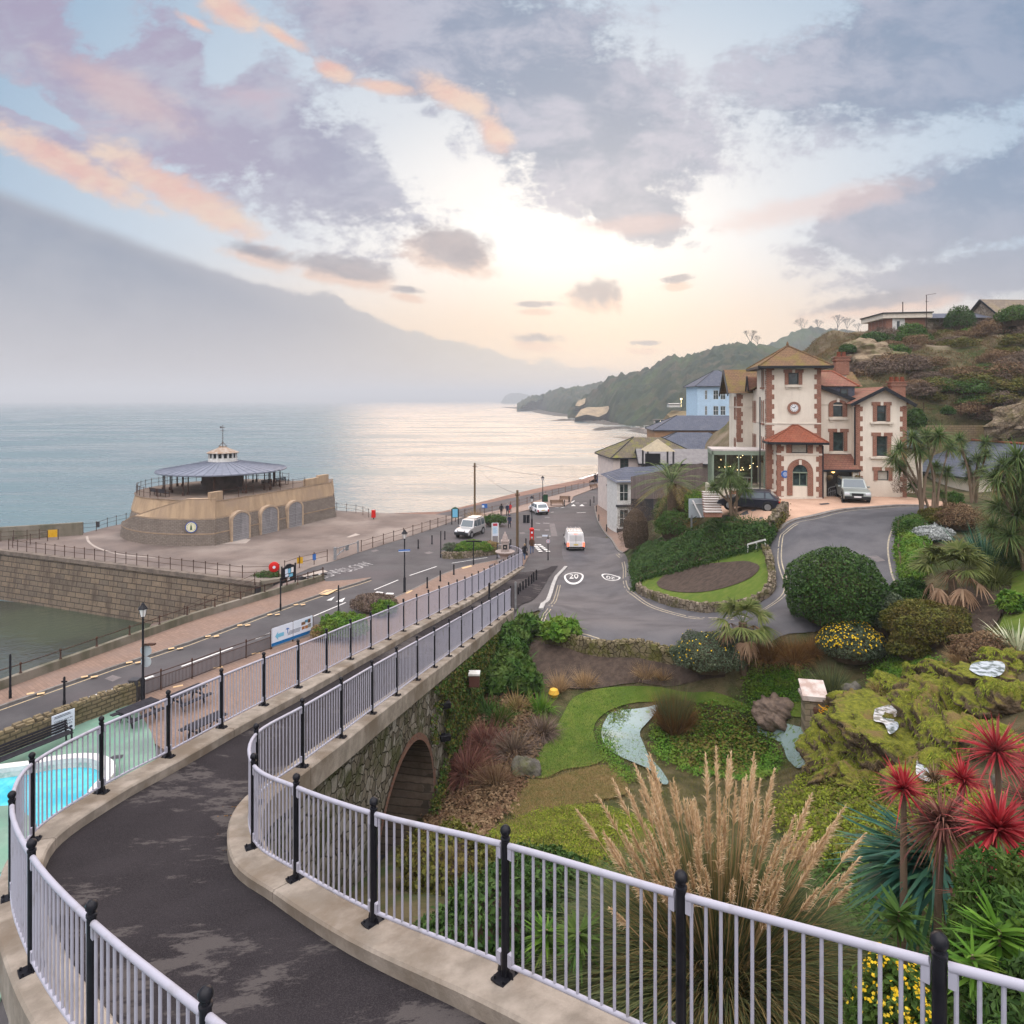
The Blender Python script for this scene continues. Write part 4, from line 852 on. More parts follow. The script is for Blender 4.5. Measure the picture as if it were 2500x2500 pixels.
for z,r,lab in((2.75,.3,'round grey sign back, upper one on the nearest lamp post'),(2.15,.28,'round grey sign back, lower one on the nearest lamp post')):
 q=xf(MB().lathe([(r,0),(r,.02)],n=20),frame((p.x+.1,p.y+.12,z),(1,0,0),(0,0,1)));tag(obj('sign',q,M_signback),lab,'sign','signs on the nearest lamp post')
q=MB();q.bar((p.x+.05,p.y,3.1),(p.x+.55,p.y,3.1),.08,.1);q.box((p.x+.45,p.y,3.12),(.4,.18,.07));tag(obj('flood_light',q,M_iron),'small flood light bracketed to the nearest lamp post','light')
def board(name,label,cat,c,w,h,face,m,t_=.03):
 """flat plate whose front looks along face"""
 f=Vector((face[0],face[1],0)).normalized();x=Vector((-f.y,f.x,0));q=MB();q.box((0,0,0),(w,h,t_));xf(q,frame(c,x,(0,0,1)));return tag(obj(name,q,m),label,cat)if label else q
def wordson(txt,size,c,face,m,parent,off=.02,lift=(0,0),align='CENTER',spacing=1.):
 f=Vector((face[0],face[1],0)).normalized();x=Vector((-f.y,f.x,0));mb=xf(textmb(txt,size,.006,align,spacing),frame(Vector(c)+f*off+x*lift[0]+Vector((0,0,lift[1])),x,(0,0,1)))
 return obj('lettering',mb,m,parent,world=True)
M_bluesign=mat('blue sign paint',(.035,.12,.36),rough=.45);M_skyb=mat('sky blue print',(.16,.42,.58),rough=.45);M_inks=mat('dark sign ink',(.02,.03,.06),rough=.5);M_whsign=mat('white sign face',(.62,.66,.74),(.56,.62,.70),1.,.5);M_yels=mat('yellow notice',(.55,.32,.015),(.48,.26,.01),6.,.6);M_redp=mat('bright red paint',(.48,.015,.012),rough=.35);M_darkp=mat('dark grey paint',(.05,.05,.055),rough=.5)
p=P(987.7,1448);t=thing('direction_sign','blue and white direction sign fixed to the middle lamp post','sign',(p.x,p.y-.12,3.55),R(12))
obj('panel',MB().box((0,0,0),(.95,.04,.17)),M_bluesign,t);obj('stripe',MB().box((0,-.022,-.045),(.93,.02,.05)),M_whsign,t)
def simplepost(label,p,h,name='sign_post',r=.055):
 t=thing(name,label,'post',p);obj('shaft',MB().lathe([(r*1.3,0),(r*1.3,.5),(r,.55),(r,h-.06),(r*.6,h)],n=10),M_black,t,True);return t
simplepost('slim black post on the far left pavement',P(25,1709),2.45)
t=simplepost('black post with a short cross arm behind the stone wall',P(157,1735),1.75);q=MB();q.box((0,0,1.5),(.28,.06,.07));obj('arm',q,M_black,t)
simplepost('black post in front of the notice case',P(685,1491),2.5)
simplepost('black post in the bed beyond the banner',P(826.5,1504),2.3)
simplepost('black post left of the round flower island',P(1076,1361),2.7)
t=simplepost('finger post with a long dark arm before the flower island',P(1156,1381),2.45);obj('finger_arm',MB().box((.05,0,2.36),(1.5,.05,.14)),M_black,t)
t=simplepost('post with a round speed limit sign and a name plate at the ramp foot',gp(1338,1369),2.55,r=.045)
obj('speed_sign',xf(MB().lathe([(.19,0),(.19,.02)],n=20),frame((0,-.06,1.95),(1,0,0),(0,0,1))),M_whsign,t);obj('sign_ring',xf(MB().lathe([(.16,.021),(.16,.026)],n=20),frame((0,-.06,1.95),(1,0,0),(0,0,1))),M_redp,t);obj('sign_face',xf(MB().lathe([(.125,.027),(.125,.031)],n=20),frame((0,-.06,1.95),(1,0,0),(0,0,1))),M_whsign,t)
mb=xf(textmb('20',.17),frame((0,-.1,1.95),(1,0,0),(0,0,1)));obj('numerals',mb,M_inks,t);obj('name_plate',MB().box((-.28,0,2.5),(.6,.03,.16)),M_whsign,t)
# notice case on the parapet
a,b=P(689,1447)+Vector((.0,-.1,.6)),P(722,1436)+Vector((.0,-.1,.6));xd=(b-a).normalized();t=thing('notice_case','black framed notice case with posters on the slipway parapet','notice board',a)
for p in(a,b):obj('post',MB().box((p.x,p.y,p.z+.75),(.1,.1,1.7)),M_black,t,world=True)
f=Vector((xd.y,-xd.x,0));c_=a.lerp(b,.5);q=MB();q.box((0,0,0),((b-a).length-.1,1.25,.1));q.prism([(-.6,.62),(.6,.62),(.15,.85),(-.15,.85)],-.05,.05);xf(q,frame((c_.x,c_.y,c_.z+.8),xd,(0,0,1)));obj('case',q,M_black,t,world=True)
for k,(x,z,w,h)in enumerate(((-.3,.3,.3,.4),(.02,.28,.28,.38),(.35,.3,.26,.42),(-.25,-.05,.35,.2),(.2,-.12,.4,.25),(-.1,-.38,.3,.22))):
 q=xf(MB().box((x,z,.06),(w,h,.012)),frame((c_.x,c_.y,c_.z+.8),xd,(0,0,1)));obj('poster',q,[M_whsign,M_skyb,M_lglass][k%3],t,world=True)
 # life ring housing, yellow and blue notices, red box
t=thing('life_ring','round red life ring housing on a post at the slipway head','life ring',P(681,1411));f=frame((-.35,-.25,1.05),(1,.35,0),(0,0,1))
obj('housing',xf(MB().lathe([(.1,.12),(.40,.1),(.46,.05),(.46,-.05),(.40,-.1),(.1,-.1)],n=24),f),M_redp,t,True);obj('white_centre',xf(MB().lathe([(.13,.121),(.13,.13)],n=16),f),M_whsign,t);obj('post',MB().box((0,0,.6),(.08,.08,1.3)),M_iron,t)
board('notice','square yellow notice on the railing right of the life ring','sign',P(733,1386)+Vector((0,-.1,.72)),.55,.6,(.3,-1),M_yels)
board('notice','small blue notice on the railing by the plaza gate','sign',P(768,1378)+Vector((0,-.1,.75)),.32,.6,(.3,-1),M_bluesign)
board('notice','yellow notice on the railing at the far left of the plaza','sign',P(130,1318)+Vector((0,-.1,.75)),.95,.85,(.2,-1),M_yels)
board('notice','small dark notice on the sea railing left of the bandstand','sign',P(240,1296)+Vector((0,-.1,.8)),.4,.7,(.2,-1),M_darkp)
t=thing('litter_bin','red box on a post at the end of the curved railing','bin',P(912,1268));obj('body',MB().box((0,0,.72),(.55,.4,.95),top=.92),M_redp,t,bevel=.04);obj('stand',MB().box((0,0,.12),(.12,.12,.24)),M_iron,t);obj('lid',MB().box((0,0,1.22),(.5,.36,.06)),M_redp,t)
t=thing('litter_bin','dark green bin beside the beach railing lamp','bin',P(1332,1226));obj('body',MB().box((0,0,.6),(.7,.6,1.2)),mat('bin green',(.02,.06,.03),rough=.5),t,bevel=.05);obj('lid',MB().box((0,0,1.24),(.76,.66,.1),top=.7),M_black,t)
for k,x in enumerate((-.55,-.1)):
 t=thing('litter_bin',['left of two black bins by the postbox lamp','right of two black bins by the postbox lamp'][k],'bin',P(1298.6,1276)+Vector((x-.4,0,0)),group='black bins');obj('body',MB().box((0,0,.5),(.4,.4,1.)),M_black,t,bevel=.04);obj('lid',MB().box((0,0,1.04),(.44,.44,.08)),M_darkp,t)
 # gate
a,b=P(818,1367),P(874,1349);t=thing('vehicle_gate','grey metal bar gate between plaza and road','gate',a);xd=(b-a).normalized()
for p,w in((a,.24),(b,.16)):obj('gate_post',MB().box((p.x,p.y,.62),(w,w,1.3)),M_steel,t,world=True)
q=MB();q.bar(a+Vector((0,0,1.1)),b+Vector((0,0,1.1)),.08);q.bar(a+Vector((0,0,.3)),a.lerp(b,.6)+Vector((0,0,1.05)),.06)
for k in(.18,.36,.55):q.bar(a.lerp(b,k)+Vector((0,0,.3+k*.7)),a.lerp(b,k)+Vector((0,0,1.1)),.05)
obj('gate_frame',q,M_steel,t,world=True);c_=a.lerp(b,.52);q=xf(MB().box((0,0,0),(.5,.55,.03)),frame((c_.x,c_.y-.05,.85),xd,(0,0,1)));obj('plate',q,M_steel,t,world=True)
# noticeboards
t=thing('information_board','blue arched information board on two black legs by the plaza railing','sign',P(1111,1280),R(8))
for x in(-.42,.42):obj('leg',MB().box((x,0,1.),(.12,.12,2.)),M_black,t)
q=xf(MB().prism([(-.42,.85),(.42,.85),(.42,1.95),(.3,2.15),(.08,2.2),(0,2.32),(-.08,2.2),(-.3,2.15),(-.42,1.95)],-.04,.04),frame((0,0,0),(1,0,0),(0,0,1)));obj('frame',q,M_greend,t);obj('map_panel',MB().box((0,-.05,1.45),(.66,.02,1.05)),M_skyb,t)
t=thing('sign_board','tall white information sign with a red heading by the flower island','sign',P(1209,1328),R(4))
for x in(-.36,.36):obj('leg',MB().box((x,0,1.15),(.1,.08,2.3)),M_wht,t)
obj('panel',MB().box((0,0,1.62),(.64,.05,1.45)),M_whsign,t);obj('heading',MB().box((0,-.03,2.15),(.5,.02,.3)),mat('red print',(.42,.05,.07),rough=.5),t)
q=MB()
for k in range(7):q.box((-.05+.03*(k%2),-.03,1.82-.1*k),(.44-.05*(k%3),.015,.035))
obj('text_line',q,M_skyb,t)
t=thing('beach_sign','small blue and white sign on the beach railing','sign',P(1183,1262));obj('panel',MB().box((0,0,1.5),(.75,.03,.6)),M_bluesign,t);obj('emblem',MB().box((-.2,-.02,1.45),(.3,.02,.3)),M_whsign,t);obj('post',MB().box((0,.04,.8),(.06,.06,1.6)),M_iron,t)
# postbox
t=thing('pillar_box','red cylindrical postbox beside the kerb at the ramp foot','postbox',P(1298.5,1322));obj('body',MB().lathe([(.26,0),(.26,.12),(.235,.14),(.235,1.35)],n=20),M_redp,t,True);obj('cap',MB().lathe([(.28,1.35),(.29,1.42),(.25,1.48),(.1,1.56),(.01,1.58)],n=20),M_redp,t,True);obj('plate',MB().box((0,-.235,1.05),(.2,.02,.22)),M_whsign,t);obj('slot',MB().box((0,-.24,1.25),(.22,.02,.04)),M_darkin,t)
# drinking fountain
M_granite=mat('pinkish granite',(.36,.30,.27),(.26,.215,.195),9.,.7,bump=.3)
t=thing('drinking_fountain','stone drinking fountain with a round basin and pointed top','fountain',P(1233,1374));obj('pedestal',MB().lathe([(.8,0),(.75,.25),(.5,.35),(.48,.7),(.62,.85)],n=20),M_granite,t,True);obj('basin',MB().lathe([(.65,.85),(.95,1.05),(.97,1.15),(.8,1.15)],n=24),M_granite,t,True)
q=MB();q.box((0,0,1.6),(.78,.78,.95),top=.9);q.box((0,0,2.15),(.8,.8,.15));q.box((0,0,2.5),(.62,.62,.55),top=.55);q.box((0,0,2.9),(.3,.3,.3),top=.3);obj('shaft',q,M_granite,t,bevel=.03);obj('niche',MB().box((0,-.36,1.62),(.4,.1,.45)),M_darkin,t);obj('spout',MB().box((0,-.43,1.62),(.16,.04,.14)),M_granite,t)
# utility poles and cables
M_pole=mat('weathered timber pole',(.13,.085,.05),(.10,.075,.04),3.,.85,streak=True,bump=.4)
P1_,P2_=P(1159,1262),P(1263,1357)
for lab,p,h in(('tall timber utility pole standing in the planting by the beach',P1_,7.4),('nearer timber utility pole beside the ramp railing',P2_,6.75)):
 t=thing('utility_pole',lab,'pole',p);obj('pole',MB().lathe([(.15,0),(.12,h)],n=10),M_pole,t,True);q=MB();q.box((0,-.1,h-.5),(.5,.06,.08));q.box((-.2,-.1,h-.42),(.05,.05,.1));q.box((.2,-.1,h-.42),(.05,.05,.1));obj('insulator_arm',q,M_iron,t)
def cable(a,b,sag,lab):tag(obj('cable',MB().tube([Vector(a).lerp(Vector(b),k/14)-Vector((0,0,4*sag*k/14*(1-k/14)))for k in range(15)],.016,4),M_iron),lab,'cable')
cable(P1_+Vector((0,0,7.3)),P2_+Vector((0,0,6.4)),.7,'thin cable sagging between the two utility poles');cable(P1_+Vector((0,0,7.3)),D(1500,1160,97),.9,'thin cable from the tall pole across the sea to the white building')
# esplanade benches
bench('bench','nearer brown bench on the esplanade facing the sea',P(1360,1236),R(8),2.0,group='benches on the esplanade');bench('bench','brown bench just behind the nearer esplanade bench',P(1379,1226),R(-8),1.7,group='benches on the esplanade');bench('bench','far brown bench on the esplanade by the walking pair',P(1452,1195.5),R(35),1.8,group='benches on the esplanade')
# ---------------------------------------------------------------- road paint
def gz(pl,off):
 for p in pl:p.z=off
 return pl
mb=MB()
for a,b,w in(((219,1702),(375,1650),.22),((443,1627),(568,1581),.14),((623,1560),(720,1523),.14),((764,1505),(844,1471),.12),((914,1440),(972,1416),.12),((1000,1405),(1066,1383),.12),((1103,1375),(1190,1361),.10)):ribbon(mb,[P(*a),P(*b)],w,.006,0,False)
for q in(((219,1702),(231,1708),(247,1700),(236,1697)),((245,1700),(258,1705),(263,1702),(252,1697))):mb.face([P(*k)+Vector((0,0,.006))for k in q])
for q in(((797,1466),(809,1466),(818,1456)),((819,1469),(836,1469),(843,1459)),((913,1449),(934,1449),(936,1446),(920,1444)),((940,1451),(960,1451),(962,1448),(945,1447))):mb.face([P(*k)+Vector((0,0,.007))for k in q])
for a,b,w in(((1408,1252),(1430,1251),.2),((1299,1293),(1318,1294),.14),((1330,1294),(1341,1294),.14),((1308,1277),(1319,1278),.12),((1326,1277),(1341,1278),.12),((1330,1262.5),(1342,1263),.12),((1345,1251),(1352,1250),.12),((1355,1239.5),(1364,1239.3),.14),((1369,1240),(1378,1237.5),.14),((1405,1228),(1414,1228),.16),((1424,1228),(1433,1228),.16),((1310,1311.6),(1323,1311),.14),((1331,1309.5),(1345,1309),.14)):ribbon(mb,[P(*a),P(*b)],w,.006,0,False)
for q in(((1394,1235.5),(1406,1235.5),(1400,1231)),((1414,1235.5),(1427,1235.5),(1421,1231)),((1396,1228),(1404,1222.5),(1402,1222),(1393,1226))):mb.face([P(*k)+Vector((0,0,.007))for k in q])
struct(obj('road_markings',mb,M_white))
mb=MB()
for a,b in((1304.5,1331),(1315,1331)):
 for k in range(5):
  f0,f1=k/5,(k+.62)/5;x0,x1=a,a+17 if a<1310 else a+26
  p,q=P(a+(x1-a)*f0,b+20*f0),P(a+(x1-a)*f1,b+20*f1);ribbon(mb,[p,q],.42,.0,0,False)
for f in mb.v:pass
mb.v=[(x,y,H(x,y)+.14 if y<66 else .106)for x,y,z in mb.v]
struct(obj('crossing_slabs',mb,M_white))
M_yellow2=M_yellow;mb=MB();ribbon(mb,[p+Vector((.15,-.42,0))for p in resample(KN,1.2)],.10,.006,0,False);struct(obj('yellow_line',mb,M_yellow))
mb=MB()
for a,b in((87,1693),(218,1652),(327,1617),(429,1583),(518,1553),(595,1526),(668,1500),(731,1476)):
 p=P(a,b,.1)
 for k in(-.28,.28):q=MB().box((p.x+k,p.y-.0,.105),(.34,.22,.012),R(32));mb.v+=q.v;o_=len(mb.v)-8;mb.f+=[tuple(i+o_ for i in f)for f in q.f];mb.m+=q.m
for a,b in((441,1670),(629,1591),(538,1625)):
 p=P(a,b,.09);q=MB().box((p.x,p.y-.3,.096),(.5,.2,.012),R(32));mb.v+=q.v;o_=len(mb.v)-8;mb.f+=[tuple(i+o_ for i in f)for f in q.f];mb.m+=q.m
mb.prism([P(a,b,.1)for a,b in((776,1451),(796,1440),(826,1438),(800,1452))],.09,.106);mb.prism([P(a,b,.09)for a,b in((985,1447),(1000,1440),(1008,1442),(994,1449))],.08,.097);mb.prism([P(a,b,.09)for a,b in((1126,1386),(1150,1380),(1153,1382.5),(1130,1388.5))],.08,.097)
struct(obj('tactile_slabs',mb,M_buff))
# worn lettering on the parking road
for txt,c_,s_,rz_ in(('SLOW',P(800,1403),1.7,60),('SLOW',P(872,1384),1.6,60)):
 mb=xf(textmb(txt,s_,.004),Matrix.Translation((c_.x,c_.y,.006))@Matrix.Rotation(R(150-90),4,'Z')@Matrix.Diagonal((.8,1.5,1,1)));struct(obj('road_lettering',mb,mat('worn road paint',(.40,.385,.37),(.12,.115,.115),3.,.8,lo=.4,hi=.6)))
M_patch=mat('pale tarmac patch',(.16,.14,.135),(.12,.11,.108),2.,.85);mb=MB()
for q in(((1341,1278),(1354,1278),(1361,1309),(1346,1309)),((255,1657),(275,1648),(297,1654),(275,1664)),((1268,1300),(1280,1299),(1283,1303),(1270,1304)),((905,1345),(918,1341),(926,1344),(912,1348)),((1034,1350),(1048,1346),(1060,1349),(1046,1353))):mb.face([P(*k)+Vector((0,0,.005))for k in q])
struct(obj('tarmac_patch',mb,M_patch))
# ================================================================ road up the hill, forecourt, flower island
def px2(L):return gpoly(L)
left_e=smooth2(gpoly([(1383,1386),(1352,1430),(1328,1478),(1312,1505),(1308,1532),(1330,1556),(1420,1570),(1560,1587),(1680,1594),(1780,1592),(1880,1572),(1990,1545),(2090,1500),(2170,1452),(2205,1438),(2192,1400),(2182,1340),(2190,1300),(2212,1272),(2240,1255),(2262,1246)]),4)
right_e=smooth2(gpoly([(2262,1238),(2190,1238),(2110,1244),(2040,1252),(1960,1270),(1912,1293),(1890,1325),(1886,1380),(1900,1430),(1892,1460),(1855,1487),(1800,1502),(1740,1505),(1650,1492),(1590,1470),(1552,1440),(1538,1415),(1533,1370),(1500,1325),(1470,1292),(1455,1262),(1452,1240)]),4)
road_poly=left_e+[p for k,p in enumerate(right_e)if k<40 or p.y<78]+[Vector((9.6,79,0)),Vector((6.2,78.5,0)),P(1372,1335),P(1372,1355)]
struct(drape('hill_road',[(p.x,p.y)for p in road_poly],M_asph2,.05,.6))
M_gravel=mat('resin bound gravel forecourt',(.50,.33,.235),(.42,.27,.19),.7,.85,speck=.4,bump=.3,bscale=60,dist=.01)
fc=right_e[:21];fore=[(p.x,p.y)for p in fc]+[(p.x,p.y)for p in gpoly([(1868,1292),(1800,1268),(1750,1262),(1735,1248)])]+[(17.5,57),(20,60),(24,59),(30.5,57.5),(32.5,52),(32,47.)]
struct(drape('forecourt',fore,M_gravel,.06,.6))
mb=MB()
ye=[p for p in right_e if 14<p.y];k0_=[i for i,p in enumerate(right_e)]
ribbon(mb,right_e[2:-14],.07,.062,0,dx=-.32);ribbon(mb,right_e[18:-14],.07,.062,0,dx=-.52)
ribbon(mb,left_e[4:26],.07,.062,0,dx=-.35);ribbon(mb,left_e[4:26],.07,.062,0,dx=-.55);ribbon(mb,left_e[-26:-10],.09,.062,0,dx=-.3)
struct(obj('yellow_lines',mb,mat('pale yellow line',(.36,.31,.22),(.22,.20,.165),4.,.7)))
mb=MB();ribbon(mb,right_e[:22],.3,.05,.10,dx=.16);struct(obj('kerb',mb,M_kerb))
mb=MB();ribbon(mb,left_e[:10],.3,.02,.14,dx=.05);struct(obj('kerb',mb,mat('white kerb',(.38,.37,.35),(.29,.28,.265),3.,.8)))
fw=[RD[-1]+Vector((.0,.3,0))]+[p for p in left_e[:10]][::-1];fw=[(p.x,p.y)for p in fw]+[(5.4,66.5),(4.5,68.5),(1.6,68),(.9,63.5),(-.6,58),(-1.6,52),(-2.2,46)]
struct(drape('pavement',fw,M_asph,.07,.6))
# right hand pavement by the buildings
rp_=smooth2(gpoly([(1452,1238),(1457,1265),(1470,1293),(1497,1325),(1522,1352)]),5);outr=smooth2(gpoly([(1470,1226),(1495,1250),(1512,1275),(1530,1300),(1545,1335)]),5)
struct(drape('pavement',[(p.x,p.y)for p in rp_]+[(p.x,p.y)for p in outr[::-1]],M_pave,.13,.6))
mb=MB();ribbon(mb,rp_,.16,.03,.13);struct(obj('kerb',mb,M_kerb));mb=MB();ribbon(mb,rp_,.09,.066,0,dx=-.35);struct(obj('yellow_lines',mb,M_yellow))
sp_=[P(1142,1262),P(1262,1238),P(1342,1214),P(1410,1196),P(1463,1180),P(1463,1189),P(1400,1213),P(1393,1228),P(1380,1236.5),P(1356,1238),P(1300,1244),P(1262,1252),P(1205,1262)]
mb=MB();mb.prism(sp_,-.05,.10);struct(obj('pavement',mb,mat('esplanade slabs',(.27,.20,.165),(.22,.165,.135),.6,.85)))
# speed roundels
for(a,b),mir in(((1401,1408),1),((1491,1412.5),-1)):
 c_=gp(a,b);dxv=gp(a+24,b)-c_;dyv=gp(a,b-8.6)-c_;ex_,ey_=dxv,dyv
 mb=MB();n=40
 def rp2(u,v):q=c_+ex_*u+ey_*v;return Vector((q.x,q.y,H(q.x,q.y)+.064))
 for k in range(n):
  a0,a1=2*math.pi*k/n,2*math.pi*(k+1)/n
  mb.face([rp2(.82*math.cos(a0),.82*math.sin(a0)),rp2(math.cos(a0),math.sin(a0)),rp2(math.cos(a1),math.sin(a1)),rp2(.82*math.cos(a1),.82*math.sin(a1))])
 tx=textmb('20',1.05,.0);tx.v=[tuple(rp2(mir*x*.92,mir*y*1.15))for x,y,z in tx.v]
 o_=len(mb.v);mb.v+=tx.v;mb.f+=[tuple(i+o_ for i in f)for f in tx.f];mb.m+=tx.m
 struct(obj('speed_roundel',mb,M_white,fix=False))
mb=MB();mb.face([gp(a,b,.058)for a,b in((2118,1360),(2140,1358),(2162,1371),(2140,1374))]);mb.face([gp(a,b,.058)for a,b in((1990,1366),(2090,1364),(2094,1382),(1985,1384))]);struct(obj('tarmac_patch',mb,M_patch))
mb=MB()
for q in(((1999,1232),(2022,1230),(2026,1233),(2004,1235)),((2053,1227),(2074,1226.5),(2078,1229),(2057,1230))):mb.face([gp(a,b,.075)for a,b in q])
struct(obj('drain_cover',mb,M_darkp))
# flower island in the bend
M_lawn=mat('mown lawn',(.072,.115,.015),(.105,.135,.025),2.5,.95,bump=.6,bscale=30,col3=(.06,.10,.015),scale3=.5)
M_soil=mat('bare dark soil',(.052,.038,.030),(.085,.062,.048),3.,.95,bump=.9,bscale=14,dist=.05,speck=.4)
isl=smooth2(gpoly([(1556,1430),(1565,1450),(1600,1465),(1660,1484),(1740,1494),(1800,1490),(1846,1476),(1878,1452),(1886,1425),(1880,1385),(1868,1350),(1800,1352),(1700,1378),(1620,1405),(1556,1418)]),3)
icx,icy=sum(p.x for p in isl)/len(isl),sum(p.y for p in isl)/len(isl)
struct(drape('island_lawn',[(icx+(p.x-icx)*.985,icy+(p.y-icy)*.985)for p in isl],M_lawn,.22,.5))
bed=smooth2(gpoly([(1603,1430),(1610,1442),(1640,1452),(1690,1456),(1760,1447),(1820,1427),(1850,1405),(1852,1390),(1830,1380),(1780,1381),(1720,1386),(1660,1398),(1620,1414),(1603,1430)]),3)[:-1]
struct(drape('flower_bed',[(p.x,p.y)for p in bed],M_soil,.26,.5))
M_rubG=rubble('garden rubble stone',(.14,.11,.08),(.22,.18,.13),(.30,.25,.19),3.4,1.,green=(.09,.085,.03))
def stonewall(label,pl,h,w,st=.38,name='stone_wall',m=None,seed=1,off=0.,cap=True):
 """rough dry-stone wall: a core with separate uneven stones along the crest"""
 rr=random.Random(seed);pl=resample(pl,st);n_=normals2(pl);t=thing(name,label,'wall',pl[0]);mb=MB();prev=None
 for i,(p,k)in enumerate(zip(pl,n_)):
  z=H(p.x,p.y)+off if p.z<90 else 0;h_=h*(.9+.2*rr.random());j=rr.uniform(-.04,.04)
  r=mb.vs([(p.x-k.x*(w/2+j),p.y-k.y*(w/2+j),z-.4),(p.x-k.x*(w/2+j),p.y-k.y*(w/2+j),z+h_),(p.x+k.x*(w/2-j),p.y+k.y*(w/2-j),z+h_*.98),(p.x+k.x*(w/2-j),p.y+k.y*(w/2-j),z-.4)])
  if prev is not None:
   for q in range(3):mb.fi((prev+q,prev+q+1,r+q+1,r+q))
  else:mb.fi((r,r+1,r+2,r+3))
  prev=r
 mb.fi((prev+3,prev+2,prev+1,prev));obj('core',mb,m or M_rubG,t,world=True)
 if cap:
  mb=MB()
  for i,(p,k)in enumerate(zip(pl,n_)):
   for q in(-1,1)if w>.35 else(0,):
    c_=(p.x+k.x*q*w*.24+rr.uniform(-.05,.05),p.y+k.y*q*w*.24+rr.uniform(-.05,.05),H(p.x,p.y)+off+h+.02);s_=rr.uniform(.75,1.25)
    mb.box(c_,(st*.95*s_,w*.5*s_,.22*s_),math.atan2(k.x,-k.y)+rr.uniform(-.3,.3),top=rr.uniform(.55,.8))
  obj('coping_stones',mb,m or M_rubG,t,world=True)
 return t
stonewall('low rough stone wall holding up the flower island in the bend',isl[:31],.42,.4,.4,seed=3)
stonewall('low mossy stone wall between the hill road and the bare soil bed',smooth2(gpoly([(1335,1567),(1400,1577),(1500,1594),(1600,1603),(1700,1606)]),5),.5,.5,.42,seed=5,m=rubble('mossy rubble',(.12,.10,.06),(.18,.15,.09),(.22,.18,.11),3.5,1.,green=(.10,.10,.025)))
mb=MB();mb.bar(gp(1826,1356,.75),gp(1868,1345,.75),.1,.1)
for k in(0.,.5,1.):q=gp(1826,1356).lerp(gp(1868,1345),k);mb.bar(q,q+Vector((0,0,.75)),.08)
tag(obj('bar_rail',mb,M_wht),'short white bar rail at the upper corner of the flower island','railing')
mb=MB();a,b=gp(1705,1382),gp(1760,1371)
for k in range(4):mb.bar(a.lerp(b,k/4)+Vector((0,0,.3)),a.lerp(b,k/4+.17)+Vector((0,0,.3)),.1,.1);mb.bar(a.lerp(b,k/4+.08),a.lerp(b,k/4+.08)+Vector((0,0,.3)),.07)
tag(obj('edging_rail',mb,M_wht),'broken white edging rail between hedge and soil bed','railing')
# ================================================================ the villa hotel
HO=Vector((21.1,56.0,8.0));HA=R(-10);hc,hs_=math.cos(HA),math.sin(HA);uV=Vector((hc,hs_,0));vV=Vector((-hs_,hc,0))
def hq(zx,zy,v):
 """u, z on the villa's plane v for a mark in the close survey"""
 px,py=1680+zx/3.22,820+zy/3.22;k=(px-1250)/FP;o=HO+vV*v;u=(k*o.y-o.x)/(uV.x-k*uV.y);d=o.y+u*uV.y;return u,CZ-(py-HOR)*d/FP-HO.z
M_stucco=mat('cream roughcast',(.68,.615,.515),(.54,.48,.40),1.6,.9,bump=.5,bscale=35,dist=.015,streak=True,col3=(.60,.53,.44),scale3=.4,lo=.42,hi=.78)
M_qbrick=masonry('orange red brick',(.23,.078,.046),(.29,.11,.066),(.30,.235,.19),.24,.085,.012,(uV.x,uV.y),bump=.3)
M_sill=mat('cream stone dressing',(.64,.58,.49),(.56,.5,.42),3.,.8)
M_tileo=masonry('mossy brown tiles',(.21,.125,.07),(.16,.10,.06),(.09,.055,.035),.3,.16,.014,(.98,-.17),stain=(.15,.125,.03),bump=.5,stain_amt=.8)
M_tiler=masonry('red clay tiles',(.28,.088,.05),(.235,.078,.046),(.13,.05,.034),.28,.15,.014,(.98,-.17),bump=.5,stain=(.24,.10,.06))
M_tilem=masonry('weathered red tiles',(.27,.12,.085),(.22,.105,.075),(.12,.065,.05),.28,.15,.014,(.98,-.17),bump=.5,stain=(.20,.13,.08))
M_slate=masonry('blue grey slates',(.105,.115,.15),(.085,.095,.125),(.05,.055,.07),.35,.2,.015,(.9,.3),bump=.35,stain=(.13,.135,.15))
M_fasciaB=mat('dark fascia paint',(.02,.022,.026),rough=.5)
M_glass=glassmat('dark window glass');M_sage=mat('sage green frames',(.20,.25,.19),(.17,.215,.165),4.,.5)
M_oakf=mat('dark window frame',(.05,.045,.04),rough=.5);M_blind=mat('pale blind',(.42,.40,.34),(.34,.32,.27),4.,.8)
hotel=thing('villa_hotel','cream villa hotel with red brick quoins, square clock tower and red tiled porch','hotel',HO,HA)
def wallp(mb,a,b,z0,z1,holes=(),dep=.16,mi=0):
 """upright wall from a to b (u,v) with rectangular openings (along, z0, along, z1) and their reveals; outside on the right of a->b"""
 a,b=Vector((a[0],a[1],0)),Vector((b[0],b[1],0));L=(b-a).length;t=(b-a)/L;nin=Vector((-t.y,t.x,0))
 xs=sorted({0.,L,*[h[0]for h in holes],*[h[2]for h in holes]});zs=sorted({z0,z1,*[h[1]for h in holes],*[h[3]for h in holes]})
 def pt(s,z,d=0.):p=a+t*s+nin*d;return(p.x,p.y,z)
 for x0,x1 in zip(xs,xs[1:]):
  for y0,y1 in zip(zs,zs[1:]):
   if any(h[0]-1e-6<=x0 and x1<=h[2]+1e-6 and h[1]-1e-6<=y0 and y1<=h[3]+1e-6 for h in holes):continue
   mb.face([pt(x0,y0),pt(x1,y0),pt(x1,y1),pt(x0,y1)],mi)
 for x0,y0,x1,y1 in holes:
  for p,q in(((x0,y0),(x1,y0)),((x1,y0),(x1,y1)),((x1,y1),(x0,y1)),((x0,y1),(x0,y0))):mb.face([pt(*p),pt(*q),pt(*q,dep),pt(*p,dep)],mi)
